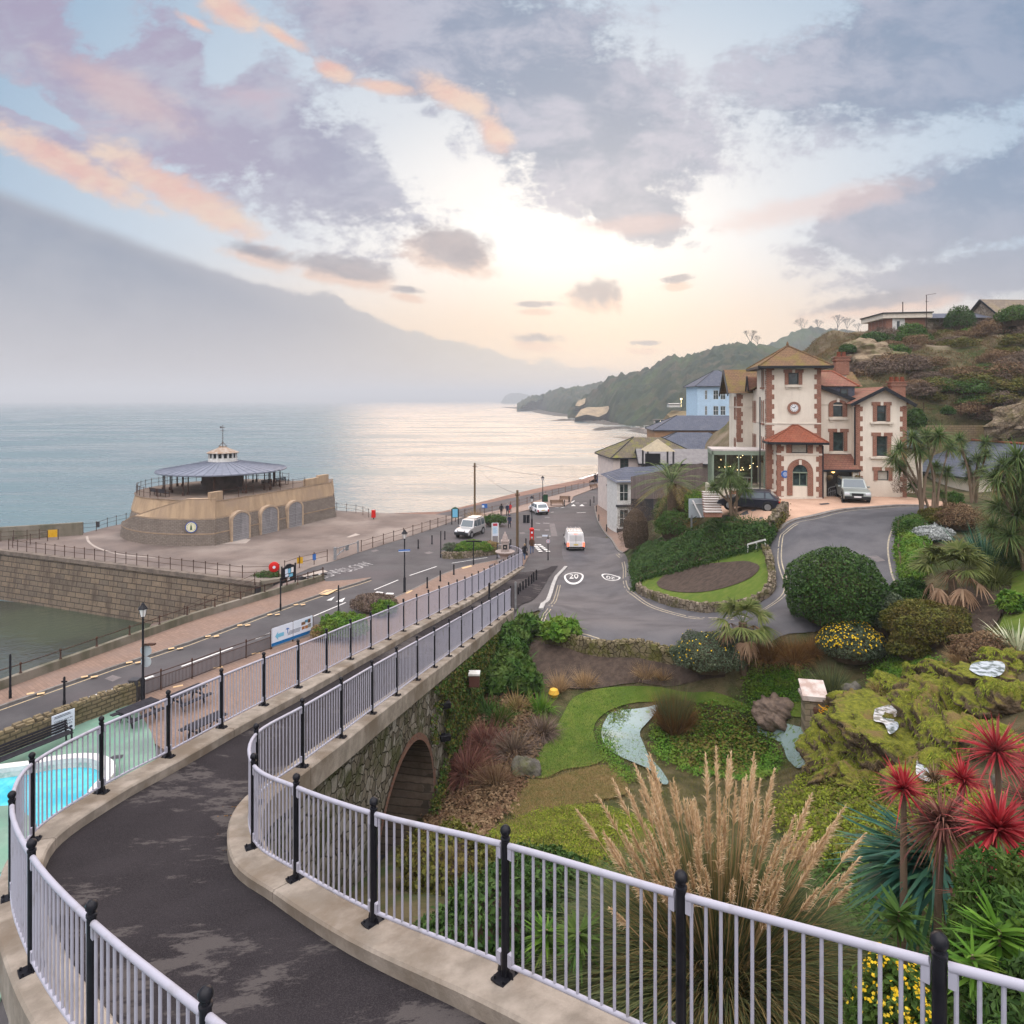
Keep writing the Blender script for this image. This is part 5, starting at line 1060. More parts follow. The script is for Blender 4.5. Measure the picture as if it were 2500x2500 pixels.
def quoin(u,v,z0,z1,su,sv,wl=.5,ws=.3,h=.4,m=None,name='quoin'):
 """alternating brick blocks wrapping a corner; su, sv point away from the corner along each face"""
 mb=MB();z=z0;k=0;e=.025
 while z<z1-.05:
  h_=min(h,z1-z);lu,lv=(wl,ws)if k%2==0 else(ws,wl)
  x0,x1=sorted((u-su*e,u+su*lu));y0,y1=sorted((v-sv*e,v+sv*lv));mb.box(((x0+x1)/2,(y0+y1)/2,z+h_/2),(x1-x0,y1-y0,h_));z+=h_;k+=1
 return obj(name,mb,m or M_qbrick,hotel)
def windowf(u0,z0,u1,z1,v,frame_m=None,bars=1,trans=0,dep=.12,pm=None,parent=None,ax=0):
 """window set in a front wall at v: outer frame, pane"""
 fm=frame_m or M_oakf;mb=MB();w=.07;vv=v+dep
 def bx_(a0,a1,b0,b1,d0,d1):
  if ax==0:mb.box(((a0+a1)/2,(d0+d1)/2,(b0+b1)/2),(a1-a0,d1-d0,b1-b0))
  else:mb.box(((d0+d1)/2,(a0+a1)/2,(b0+b1)/2),(d1-d0,a1-a0,b1-b0))
 bx_(u0,u0+w,z0,z1,vv-.05,vv+.03);bx_(u1-w,u1,z0,z1,vv-.05,vv+.03);bx_(u0+w,u1-w,z0,z0+w,vv-.05,vv+.03);bx_(u0+w,u1-w,z1-w,z1,vv-.05,vv+.03)
 for k in range(1,bars):x=u0+(u1-u0)*k/bars;bx_(x-.03,x+.03,z0+w,z1-w,vv-.04,vv+.025)
 if trans:z=z0+(z1-z0)*trans;bx_(u0+w,u1-w,z-.03,z+.03,vv-.038,vv+.022)
 o=obj('window',mb,fm,parent or hotel);mb=MB()
 if ax==0:mb.face([(u0,vv,z0),(u1,vv,z0),(u1,vv,z1),(u0,vv,z1)])
 else:mb.face([(vv,u0,z0),(vv,u1,z0),(vv,u1,z1),(vv,u0,z1)])
 obj('pane',mb,pm or M_glass,o);return o
def surround(u0,z0,u1,z1,v,side=.28,head=.28,keyed=True,ear=.1,arched=False):
 mb=MB();e=.03
 mb.box((u0-side/2,v-e/2,(z0+z1)/2),(side,.12,z1-z0));mb.box((u1+side/2,v-e/2,(z0+z1)/2),(side,.12,z1-z0))
 if arched:
  n=10;hw=(u1-u0)/2;c_=(u0+u1)/2
  for k in range(n):
   a0,a1=math.pi*k/n,math.pi*(k+1)/n;ri,ro_=hw,hw+side
   q=[(c_+r*math.cos(a),z1+r*math.sin(a)*arched)for r,a in((ri,a0),(ro_,a0),(ro_,a1),(ri,a1))];mb.extr([(x,v-e-.045,z)for x,z in q],(0,.12,0))
 else:
  mb.box(((u0-side-ear+(u0+u1)/2-.09)/2,v-e/2,z1+head/2),((u1-u0)/2+side+ear-.09,.125,head));mb.box(((u1+side+ear+(u0+u1)/2+.09)/2,v-e/2,z1+head/2),((u1-u0)/2+side+ear-.09,.125,head))
 o=obj('window_surround',mb,M_qbrick,hotel);k_=MB();top=z1+(((u1-u0)/2)*arched if arched else 0);k_.box(((u0+u1)/2,v-.05,top+head*.55),(.2,.2,head*1.1));obj('keystone',k_,M_sill,o);return o
def sill(u0,u1,z,v,br=True):
 mb=MB();mb.box(((u0+u1)/2,v-.07,z),(u1-u0,.26,.14))
 if br:
  for x in(u0+.18,u1-.18):mb.box((x,v-.04,z-.15),(.2,.14,.16))
 obj('sill',mb,M_sill,hotel)
def hrect(x0,y0,x1,y1,v):
 a,b=hq(x0,y0,v),hq(x1,y1,v);return a[0],a[1],b[0],b[1]
 # --- tower
TW=hq(1043,500,0)[0];TZ=hq(800,238,0)[1];TD=4.4
w1_=hrect(787,383,868,290,0)
mb=MB();wallp(mb,(0,0),(TW,0),-.5,TZ,[w1_])
sw=[(1.2,9.15,1.85,10.75),(1.25,6.1,1.9,7.85),(1.3,2.9,1.95,4.75)]
wallp(mb,(0,TD),(0,0),-.5,TZ,[(TD-b,z0,TD-a,z1)for a,z0,b,z1 in sw]);wallp(mb,(TW,0),(TW,TD),-.5,TZ);wallp(mb,(TW,TD),(0,TD),-.5,TZ)
obj('tower_wall',mb,M_stucco,hotel)
windowf(*w1_,0);surround(*w1_,0);s_=hrect(762,402,895,392,0);sill(s_[0],s_[2],(s_[1]+s_[3])/2,0)
for a,z0,b,z1 in sw:windowf(a,z0,b,z1,0,ax=1);q=MB();q.box((-.02,a-.1,(z0+z1)/2),(.06,.2,z1-z0+.3));q.box((-.02,b+.1,(z0+z1)/2),(.06,.2,z1-z0+.3));q.box((-.06,(a+b)/2,z0-.12),(.2,b-a+.6,.14));obj('window_surround',q,M_qbrick,hotel)
quoin(0,0,hq(650,688,0)[1],TZ-.1,1,1,.42,.6);quoin(TW,0,hq(1040,880,0)[1],TZ-.1,-1,1)
quoin(0,0,-.1,hq(650,700,0)[1],1,1,.42,.6)
mb=MB();z=hq(800,688,0)[1]
mb.box((TW/2,0,z),(TW+.1,.1,.1));mb.box((0,TD/2,z),(.1,TD,.1));obj('string_course',mb,M_sill,hotel)
OH=.75;mb=MB();e=TZ;ap=(TW/2,TD/2,hq(786,80,2.2)[1]);cs=[(-OH,-OH,e),(TW+OH,-OH,e),(TW+OH,TD+OH,e),(-OH,TD+OH,e)]
for k in range(4):mb.face([cs[k],cs[(k+1)%4],ap])
trf=obj('tower_roof',mb,M_tileo,hotel)
q=MB()
for k in range(4):a,b=Vector(cs[k]),Vector(cs[(k+1)%4]);q.bar(a-Vector((0,0,.1)),b-Vector((0,0,.1)),.12,.2)
q.face([(c_[0],c_[1],e-.18)for c_ in cs[::-1]]);obj('eaves',q,M_fasciaB,trf)
q=MB()
for k in range(4):q.tube([Vector(cs[k])+Vector((0,0,.02)),Vector(ap)+Vector((0,0,.04))],.07,6)
q.lathe([(.12,0),(.1,.2),(.02,.4)],ap,6);obj('ridge_tiles',q,M_tileo,trf)
# clock
cu,cz_=hq(832,567,0);rr_=hq(884,567,0)[0]-cu;fr_=frame((cu,-.0,cz_),(1,0,0),(0,0,1))
M_face=mat('white clock face',(.72,.72,.72),rough=.4)
ck=obj('clock',xf(MB().lathe([(rr_,0),(rr_,.09),(rr_*.62,.09)],n=32),fr_),M_qbrick,hotel);obj('dial',xf(MB().lathe([(rr_*.60,.091),(rr_*.60,.11)],n=28),fr_),M_face,ck)
q=MB()
for k in range(12):a=R(30*k);q.bar((rr_*.42*math.cos(a),rr_*.42*math.sin(a),.118),(rr_*.55*math.cos(a),rr_*.55*math.sin(a),.118),.04,.012)
q.bar((0,0,.125),(rr_*.38*math.cos(R(55)),rr_*.38*math.sin(R(55)),.125),.05,.012);q.bar((0,0,.13),(rr_*.3*math.cos(R(160)),rr_*.3*math.sin(R(160)),.13),.05,.012);obj('hands',xf(q,fr_),M_inks,ck)
# --- bay with red hipped roof
BV=-1.55;b0,b1=hq(703,900,BV)[0],hq(1056,900,BV)[0];BZ=hq(850,848,BV)[1];b0=max(b0,.25)
wu=hrect(812,922,938,852,BV);wa=hrect(820,1180,938,1075,BV);hw=(wa[2]-wa[0])/2
mb=MB();wallp(mb,(b0,BV),(b1,BV),-.5,BZ,[wu,(wa[0]-b0+b0,wa[1],wa[2],wa[3])]and[(wu[0]-b0,wu[1],wu[2]-b0,wu[3]),(wa[0]-b0,wa[1],wa[2]-b0,wa[3])]);wallp(mb,(b0,0),(b0,BV),-.5,BZ);wallp(mb,(b1,BV),(b1,0),-.5,BZ);obj('bay_wall',mb,M_stucco,hotel)
windowf(*wu,BV,bars=1,pm=M_blind);q=MB()
for x in(wu[0]-.2,wu[2]+.2):q.box((x,BV-.015,(wu[1]+wu[3])/2),(.4,.09,wu[3]-wu[1]))
obj('window_surround',q,M_qbrick,hotel)
windowf(*wa,BV,M_sage,bars=2);surround(wa[0],hq(880,1255,BV)[1],wa[2],wa[3],BV,.42,.35,arched=1.1)
q=MB();n=12;pts_=[((wa[0]+wa[2])/2+hw*math.cos(math.pi*k/n),BV-.02,wa[3]+hw*1.1*math.sin(math.pi*k/n))for k in range(n+1)];q.face(pts_);obj('fanlight',q,M_glass,hotel);q=MB();q.box(((wa[0]+wa[2])/2,BV-.035,wa[3]),(wa[2]-wa[0],.06,.1));obj('transom',q,M_sage,hotel)
quoin(b0,BV,-.1,BZ-.05,1,1,.48,.28);quoin(b1,BV,-.1,BZ-.05,-1,1,.48,.28)
mb=MB();z=hq(850,930,BV)[1];mb.box(((b0+b1)/2,BV,z),(b1-b0+.08,.12,.14));mb.box((b0,BV/2,z),(.12,-BV,.14));mb.box(((b0+b1)/2,BV-.03,.1),(b1-b0+.1,.1,.3));obj('string_course',mb,M_sill,hotel)
ez0=hq(850,836,BV-.6)[1];l_,r_2=hq(630,836,BV-.6)[0],hq(1104,836,BV-.6)[0];rv=-.02;az=hq(850,702,0)[1]
a,b,c_,d_=(l_,BV-.6,ez0),(r_2,BV-.6,ez0),(r_2,.0,ez0),(l_,.0,ez0);e0,e1=(hq(822,702,0)[0],rv,az),(hq(860,702,0)[0],rv,az)
mb=MB();mb.face([a,b,e1,e0]);mb.face([b,c_,e1]);mb.face([d_,a,e0]);rf=obj('bay_roof',mb,M_tiler,hotel)
q=MB();q.bar(Vector(a)-Vector((0,0,.1)),Vector(b)-Vector((0,0,.1)),.12,.18);q.bar(Vector(b)-Vector((0,0,.1)),Vector(c_)-Vector((0,0,.1)),.12,.18);q.bar(Vector(a)-Vector((0,0,.1)),Vector(d_)-Vector((0,0,.1)),.12,.18);q.face([(p[0],p[1],ez0-.15)for p in(d_,c_,b,a)]);obj('eaves',q,M_fasciaB,rf)
q=MB();q.tube([a,e0],.08,6);q.tube([b,e1],.08,6);q.tube([e0,e1],.08,6);obj('ridge_tiles',q,M_tiler,rf)
pu,pz_=hq(762,1087,BV);q=xf(MB().lathe([(.30,0),(.30,.05)],n=24),frame((pu,BV,pz_),(1,0,0),(0,0,1)));pq=obj('blue_plaque',q,M_bluesign,hotel)
q=MB()
for k,w in enumerate((.2,.34,.36,.3,.2)):q.box((pu,BV-.055,pz_+.15-.075*k),(w,.012,.03))
obj('text_line',q,M_whsign,pq)
# --- middle block with entrance
MV=.9;m0,m1=TW,hq(1318,600,MV)[0];ws2=hrect(1138,635,1215,540,MV);ws1=hrect(1138,905,1222,757,MV)
zl,zr=hq(1050,400,MV)[1],hq(1300,520,MV)[1]
mb=MB();wallp(mb,(m0,MV),(m1,MV),-.5,zr-.3,[(ws2[0]-m0,ws2[1],ws2[2]-m0,ws2[3]),(ws1[0]-m0,ws1[1],ws1[2]-m0,ws1[3])]);mb.face([(m0,MV,zr-.3),(m1,MV,zr-.3),(m1,MV,zr),(m0,MV,zl)]);obj('middle_wall',mb,M_stucco,hotel)
windowf(*ws2,MV);q=MB();n=10;hw=(ws2[2]-ws2[0])/2;q.face([((ws2[0]+ws2[2])/2+hw*math.cos(math.pi*k/n),MV-.02,ws2[3]+hw*.55*math.sin(math.pi*k/n))for k in range(n+1)]);obj('fanlight',q,M_glass,hotel)
surround(*ws2,MV,.34,.3,arched=.55);windowf(*ws1,MV);surround(*ws1,MV)
s_=hrect(1105,652,1252,642,MV);sill(s_[0],s_[2],s_[1],MV);s_=hrect(1105,920,1252,908,MV);sill(s_[0],s_[2],s_[1],MV,False)
q=MB();q.bar((m0,MV-.35,zl+.05),(m1+.1,MV-.35,zr+.05),.1,.3);obj('bargeboard',q,M_fasciaB,hotel)
mb=MB();mb.face([(m0,MV-.4,zl+.2),(m1,MV-.4,zr+.2),(m1,8,zr+.2),(m0,8,zl+.2)]);obj('slope_roof',mb,M_slate,hotel)
# main roofs behind
mb=MB();A0,A1=hq(1046,395,2.5),hq(1345,395,2.5);R0_,R1_=hq(1046,278,5.5),hq(1130,292,5.5)
a,b=(A0[0]-.5,2.5,A0[1]),(A1[0],2.5,A1[1]);c_,d_=(R1_[0],5.5,R0_[1]),(R0_[0]-.5,5.5,R0_[1]);e_=(A1[0],9.,A1[1]);mb.face([a,b,c_,d_]);mb.face([b,e_,c_]);mb.face([e_,(a[0],9.,a[2]),d_,c_]);rfm=obj('main_roof',mb,M_tilem,hotel)
q=MB();q.tube([b,c_],.1,6);q.tube([c_,d_],.1,6);obj('ridge_tiles',q,M_tiler,rfm)
mb=MB();mb.box(((a[0]+b[0])/2,5.8,a[2]-1.2),(b[0]-a[0]-.6,6.2,2.3));obj('dormer_wall',mb,M_slate,hotel);dw=hrect(1198,470,1258,415,2.6);windowf(*dw,2.55)
mb=MB();A0,A1,T0,T1=hq(1130,395,9),hq(1375,400,9),hq(1046,270,11),hq(1290,282,11);mb.face([(A0[0],9,A0[1]),(A1[0],9,A1[1]),(T1[0],11,T1[1]),(T0[0],11,T0[1])]);mb.face([(A1[0],9,A1[1]),(A1[0],14,A1[1]),(T1[0],11,T1[1])]);obj('rear_roof',mb,M_tileo,hotel)
# --- right wing
RV=-.35;r0,r1=hq(1322,700,RV)[0],hq(1716,700,RV)[0];ga,ge,gf=hq(1532,415,RV),hq(1322,520,RV),hq(1716,508,RV)
w2=hrect(1482,672,1557,547,RV);w1=hrect(1480,945,1565,788,RV);w0=hrect(1488,1136,1575,1060,RV)
mb=MB();zt=min(ge[1],gf[1]);wallp(mb,(r0,RV),(r1,RV),-.8,zt,[(w[0]-r0,w[1],w[2]-r0,w[3])for w in(w2,w1,w0)]);mb.face([(r0,RV,zt),(r1,RV,zt),(ga[0],RV,ga[1])]);wallp(mb,(r0,6),(r0,RV),-.8,zt);wallp(mb,(r1,RV),(r1,9),-.8,zt);obj('wing_wall',mb,M_stucco,hotel)
for w,pm in((w2,None),(w1,None),(w0,M_blind)):windowf(*w,RV,trans=.55 if pm is None else 0,pm=pm);surround(*w,RV)
for w in(w2,w1):sill(w[0]-.5,w[2]+.5,w[1]-.12,RV,w is w2)
quoin(r0,RV,-.1,zt-.2,1,1,.48,.28);quoin(r1,RV,-.1,zt-.3,-1,1,.48,.28)
sl_=(ga[1]-zt)/(ga[0]-r0);eo=.55;mb=MB();apx=(ga[0],RV-.5,ga[1]+.15)
for sgn,ex0 in((-1,r0),(1,r1)):
 ex_=ex0+sgn*eo;ez_=ga[1]+.15-abs(ex_-ga[0])*((ga[1]-zt)/abs(ga[0]-ex0));mb.face([(ex_,RV-.5,ez_),apx,(ga[0],9,ga[1]+.15),(ex_,9,ez_)])
wr=obj('wing_roof',mb,M_tilem,hotel);q=MB()
for sgn,ex0 in((-1,r0),(1,r1)):
 ex_=ex0+sgn*eo;ez_=ga[1]+.15-abs(ex_-ga[0])*((ga[1]-zt)/abs(ga[0]-ex0));q.bar((ex_,RV-.5,ez_-.12),(ga[0],RV-.5,ga[1]+.03),.08,.26)
obj('bargeboard',q,M_fasciaB,wr)
# --- chimneys
def chimney(u,v,z0,h,w,d,pots=2,base=None):
 mb=MB();mb.box((u,v,z0+h*.35),(w,d,h*.7));mb.box((u,v,z0+h*.72),(w*1.18,d*1.18,h*.06));mb.box((u,v,z0+h*.8),(w*1.05,d*1.05,h*.1));mb.box((u,v,z0+h*.87),(w*1.25,d*1.25,h*.05));o=obj('chimney',mb,M_qbrick,hotel)
 for k in range(pots):obj('chimney_pot',MB().lathe([(.17,z0+h*.89),(.2,z0+h*.92),(.15,z0+h*1.1),(.18,z0+h*1.13)],(u+(k-(pots-1)/2)*.42,v,0),10),M_tiler,o,True)
 if base:q=MB();q.box((u,v,z0-base/2),(w*.62,d*.62,base));obj('chimney_base',q,M_sill,o)
c0=hq(1203,290,7);chimney(c0[0],7,c0[1]-.2,hq(1203,130,7)[1]-c0[1],1.15,.8,2,1.2);c0=hq(1640,450,4);chimney(c0[0],4,c0[1]-.6,hq(1640,315,4)[1]-c0[1]+.3,1.1,.8,3)
# --- entrance porch
EV=-.75;p0,p1=hq(1058,1050,EV),hq(1345,1050,EV);pt_=hq(1060,925,MV-.05);pt1=hq(1282,925,MV-.05)
mb=MB();mb.face([(p0[0],EV-.2,p0[1]),(p1[0],EV-.2,p1[1]),(pt1[0],MV-.03,pt_[1]),(pt_[0],MV-.03,pt_[1])]);mb.face([(p1[0],EV-.2,p1[1]),(p1[0],MV-.03,p1[1]),(pt1[0],MV-.03,pt_[1])]);pr_=obj('porch_roof',mb,M_tilem,hotel);q=MB();q.bar((p0[0],EV-.2,p0[1]-.08),(p1[0],EV-.2,p1[1]-.08),.12,.18);q.bar((p1[0],EV-.2,p1[1]-.08),(p1[0],MV,p1[1]-.08),.12,.18);obj('eaves',q,M_fasciaB,pr_)
d0,d1=hq(1098,1100,EV+.3)[0],hq(1278,1100,EV+.3)[0];dz=p0[1]-.2
for x in((p0[0]+.12),d1+.22):obj('porch_pier',MB().box((x,EV+.1,dz/2-.1),(.3,.3,dz+.2)),M_stucco,hotel)
obj('porch_pier',MB().box((p1[0]-.1,EV+.1,dz/2-.1),(.14,.25,dz+.2)),M_wht,hotel)
dr=obj('entrance_door',MB().box(((d0+d1)/2,EV+.6,dz/2),(d1-d0+.5,.08,dz)),mat('dark panelled door',(.02,.018,.017),(.035,.03,.028),3.,.35,spec=.5),hotel);q=MB();q.box(((d0+d1)/2,EV+.54,dz*.5),(.08,.06,dz*.9))
for x in(d0,d1):q.box((x,EV+.54,dz*.5),(.1,.06,dz*.95))
q.box(((d0+d1)/2,EV+.54,dz*.82),(d1-d0,.06,.1));obj('door_frame',q,M_oakf,dr);q=MB();q.face([(d0+.5*(d1-d0)+.25,EV+.52,dz*.48),(d0+.5*(d1-d0)+.55,EV+.52,dz*.48),(d0+.5*(d1-d0)+.55,EV+.52,dz*.68),(d0+.5*(d1-d0)+.25,EV+.52,dz*.68)]);obj('notice',q,mat('cream paper',(.55,.42,.22),rough=.7),dr)
q=MB();um=(d0+d1)/2;hwd=(d1-d0)/2
for z in(.95,.62):
 q.tube([(um+hwd*s*f,EV+.2,z+(.3*(1-f)**2.2)-(.16*max(0,f-.8)/.2))for s in(1,)for f in[k/10 for k in range(11)]],.03,5);q.tube([(um-hwd*f,EV+.2,z+(.3*(1-f)**2.2)-(.16*max(0,f-.8)/.2))for f in[k/10 for k in range(11)]],.03,5)
for k in range(-6,7):q.bar((um+hwd*k/6.2,EV+.2,.12),(um+hwd*k/6.2,EV+.2,.8),.025)
obj('entrance_gate',q,M_steel,hotel)
q=MB()
for k in range(8):q.box((d0+(d1-d0)*(k+.5)/8,EV-.2,.03),((d1-d0)/17,.6,.03),R(-20))
obj('tiled_step',q,M_wht,hotel);q=MB();q.box((um,EV-.2,.0),(d1-d0+.4,.7,.04));obj('step',q,mat('dark step',(.08,.07,.06),rough=.8),hotel)
lu,lz=hq(1140,1062,EV+.3);obj('porch_lamp',MB().lathe([(.02,lz-.16),(.14,lz-.08),(.14,lz+.06),(.02,lz+.16)],(lu,EV+.3,0),10),emitmat('warm porch lamp',(1.,.55,.16),5.),hotel,True)
for zx in(1105,1325):u_,z_=hq(zx,1112,EV);q=MB();q.lathe([(.05,z_-.25),(.22,z_-.1),(.26,z_+.05),(.16,z_+.2)],(u_,EV-.25,0),10);q.tube([(u_,EV-.25,z_+.15),(u_,EV-.25,z_+.7)],.015,4);obj('hanging_basket',q,mat('basket moss',(.10,.06,.035),(.05,.05,.02),8.,.9),hotel)
for zx,v,z0,z1 in((1310,RV-.06,.1,hq(1310,560,RV)[1]),(565,.0,.2,hq(565,480,0)[1]),(1060,BV-.05,.1,ez0-.3)):u_=hq(zx,800,v)[0];q=MB();q.tube([(u_,v,z0),(u_,v,z1)],.055,6);obj('downpipe',q,M_fasciaB,hotel)
# --- west side: plain wall, gabled wing
SB_,WV,WL,WD=7.0,6.6,-1.15,5.2
side=[(4.9,6.1,5.4,7.8),(5.75,6.1,6.2,7.8),(4.9,2.9,5.4,4.8),(5.75,2.9,6.2,4.8)];zt=9.0
mb=MB();wallp(mb,(0,9),(0,TD),-.5,zt,[(9-b,z0,9-a,z1)for a,z0,b,z1 in side]);obj('west_wall',mb,M_stucco,hotel)
for a,z0,b,z1 in side:windowf(a,z0,b,z1,0,ax=1);q=MB();q.box((-.02,a-.09,(z0+z1)/2),(.06,.18,z1-z0+.3));q.box((-.02,b+.09,(z0+z1)/2),(.06,.18,z1-z0+.3));obj('window_surround',q,M_qbrick,hotel)
mb=MB();mb.face([(-.4,TD,zt),(-.4,9,zt),(2.5,9,zt+1.5),(2.5,TD,zt+1.5)]);sr=obj('west_roof',mb,M_tileo,hotel)
q=MB();q.extr([(-.6,5.1,zt-.1),(-.6,6.3,zt-.1),(-.6,5.7,zt+1.1)],(2.2,0,0));obj('dormer_gable',q,M_tilem,sr);q=MB();q.bar((-.65,5.0,zt-.15),(-.65,5.7,zt+1.15),.1,.18);q.bar((-.65,6.4,zt-.15),(-.65,5.7,zt+1.15),.1,.18);obj('bargeboard',q,M_fasciaB,sr)
gz_,ez2=hq(430,274,WV+1.5)[1],hq(430,430,WV)[1];wl=hq(386,600,WV)[0];w_=[(1.1,6.3,1.5,8.2),(1.0,1.7,1.6,4.3)]
mb=MB();wallp(mb,(wl,WV),(0.02,WV),-.5,ez2);wallp(mb,(wl,WV+WD),(wl,WV),-.5,ez2,[(WD-b,z0,WD-a,z1)for a,z0,b,z1 in w_]);mb.face([(wl,WV,ez2),(wl,WV+WD,ez2),(wl,WV+WD/2,gz_)]);obj('gable_wing',mb,M_stucco,hotel)
for a,z0,b,z1 in w_:windowf(WV+a,z0,WV+b,z1,wl,ax=1);q=MB();q.box((wl-.02,WV+a-.1,(z0+z1)/2),(.06,.2,z1-z0+.3));q.box((wl-.02,WV+b+.1,(z0+z1)/2),(.06,.2,z1-z0+.3));obj('window_surround',q,M_qbrick,hotel)
quoin(wl,WV,hq(400,835,WV)[1],ez2-.3,1,1,.5,.35);mb=MB();z=hq(430,560,WV)[1];mb.box((wl/2,WV,z),(-wl+.1,.1,.12));mb.box((wl,WV+WD/2,z),(.1,WD,.12));obj('string_course',mb,M_sill,hotel)
mb=MB();rl=wl-.9
for s in(0,1):y=WV-.5 if s==0 else WV+WD+.5;mb.face([(rl,y,ez2-.25),(2.,y,ez2-.25),(2.,WV+WD/2,gz_+.15),(rl,WV+WD/2,gz_+.15)])
gr_=obj('gable_roof',mb,M_tileo,hotel);q=MB()
for y in(WV-.5,WV+WD+.5):q.bar((rl,y,ez2-.4),(rl,WV+WD/2,gz_),.1,.3)
obj('bargeboard',q,M_fasciaB,gr_)
# --- glazed garden room
GV0=.6;cu0,cz0=hq(195,912,GV0);cu1=-.05;GD=3.2;gb=hq(195,1190,GV0)[1];gt=cz0
gl=MB();g_=thing('glazed_room','sage green glazed garden room on the left side of the villa hotel','conservatory',HO,HA)
mb=MB();W_=cu1-cu0
mb.box(((cu0+cu1)/2,GV0+GD/2,gt+.16),(W_+.2,GD+.2,.14));obj('roof',mb,mat('pale flat roof',(.46,.42,.40),(.38,.35,.33),2.,.7),g_)
mb=MB();mb.box(((cu0+cu1)/2,GV0-.02,gt-.06),(W_+.24,.16,.34));mb.box((cu0-.02,GV0+GD/2,gt-.06),(.16,GD+.2,.34));obj('fascia',mb,M_sage,g_)
for k in range(5):
 x=cu0+W_*k/4;obj('mullion',MB().box((x,GV0,(gb+gt)/2),(.16 if k in(0,4)else .08,.16,gt-gb)),M_sage,g_)
for k in range(1,5):obj('mullion',MB().box((cu0,GV0+GD*k/4,(gb+gt)/2),(.14,.1,gt-gb)),M_sage,g_)
m,nt=newmat('clear glazing');gl_=nt.new('ShaderNodeBsdfGlossy');gl_.inputs['Roughness'].default_value=.03;gl_.inputs[0].default_value=(.8,.85,.85,1);tr=nt.new('ShaderNodeBsdfTransparent');tr.inputs[0].default_value=(.75,.8,.78,1);mx=nt.new('ShaderNodeMixShader');mx.inputs[0].default_value=.16;nt.l.new(tr.outputs[0],mx.inputs[1]);nt.l.new(gl_.outputs[0],mx.inputs[2]);out(nt,mx.outputs[0]);M_clear=m
for k in range(4):q=MB();x0,x1=cu0+W_*k/4+.05,cu0+W_*(k+1)/4-.05;q.face([(x0,GV0+.02,gb),(x1,GV0+.02,gb),(x1,GV0+.02,gt-.2),(x0,GV0+.02,gt-.2)]);obj('pane',q,M_clear,g_)
for k in range(4):q=MB();y0,y1=GV0+GD*k/4+.06,GV0+GD*(k+1)/4-.06;q.face([(cu0+.02,y0,gb),(cu0+.02,y1,gb),(cu0+.02,y1,gt-.2),(cu0+.02,y0,gt-.2)]);obj('pane',q,M_clear,g_)
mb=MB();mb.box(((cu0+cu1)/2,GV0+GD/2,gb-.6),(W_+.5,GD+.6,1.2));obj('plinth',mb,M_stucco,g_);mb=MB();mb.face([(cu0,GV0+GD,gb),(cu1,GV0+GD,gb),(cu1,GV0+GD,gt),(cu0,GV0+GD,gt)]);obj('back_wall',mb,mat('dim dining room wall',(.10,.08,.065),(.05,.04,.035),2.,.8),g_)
q=MB();rr=random.Random(4)
for k in range(26):x,y,z=rr.uniform(cu0+.6,cu1-.4),rr.uniform(GV0+.6,GV0+GD-.4),rr.uniform(gb+1.1,gb+2.6);q.lathe([(.012,z-.03),(.035,z),(.012,z+.03)],(x,y,0),5)
obj('fairy_light',q,emitmat('warm bulbs',(1,.66,.3),7.),g_)['kind']='stuff'
for k in range(3):x=cu0+.8+k*1.1;q=MB();q.lathe([(.3,gb),(.05,gb+.05),(.05,gb+.7),(.45,gb+.72),(.45,gb+.76)],(x,GV0+1.2,0),12);obj('dining_table',q,mat('table linen',(.5,.47,.42),rough=.8),g_)
# steps beside the garden room
t=thing('garden_steps','flight of pale steps with red brick risers below the glazed room','steps',gp(1735,1250));p_t,p_b=D(1736,1198,53.5),D(1742,1252,48.5)
q=MB();br_=MB()
for k in range(9):f=k/9;c_=p_b.lerp(p_t,f);zz=c_.z;q.box((c_.x,c_.y+.2,zz+.06),(1.25,.62,.05));br_.box((c_.x,c_.y+.24,zz-.14),(1.2,.55,.34))
obj('tread',q,mat('pale tread',(.42,.38,.35),rough=.8),t,world=True);obj('riser',br_,M_qbrick,t,world=True)
t=thing('terrace_wall','low brick and render wall of the terrace in front of the glazed room','wall',HO,HA);q=MB();q.box((-1.0,-.9,-.2),(4.2,.35,1.6));obj('wall',q,M_qbrick,t);q=MB();q.box((-1.0,-.9,.64),(4.3,.45,.1));obj('coping',q,M_sill,t)
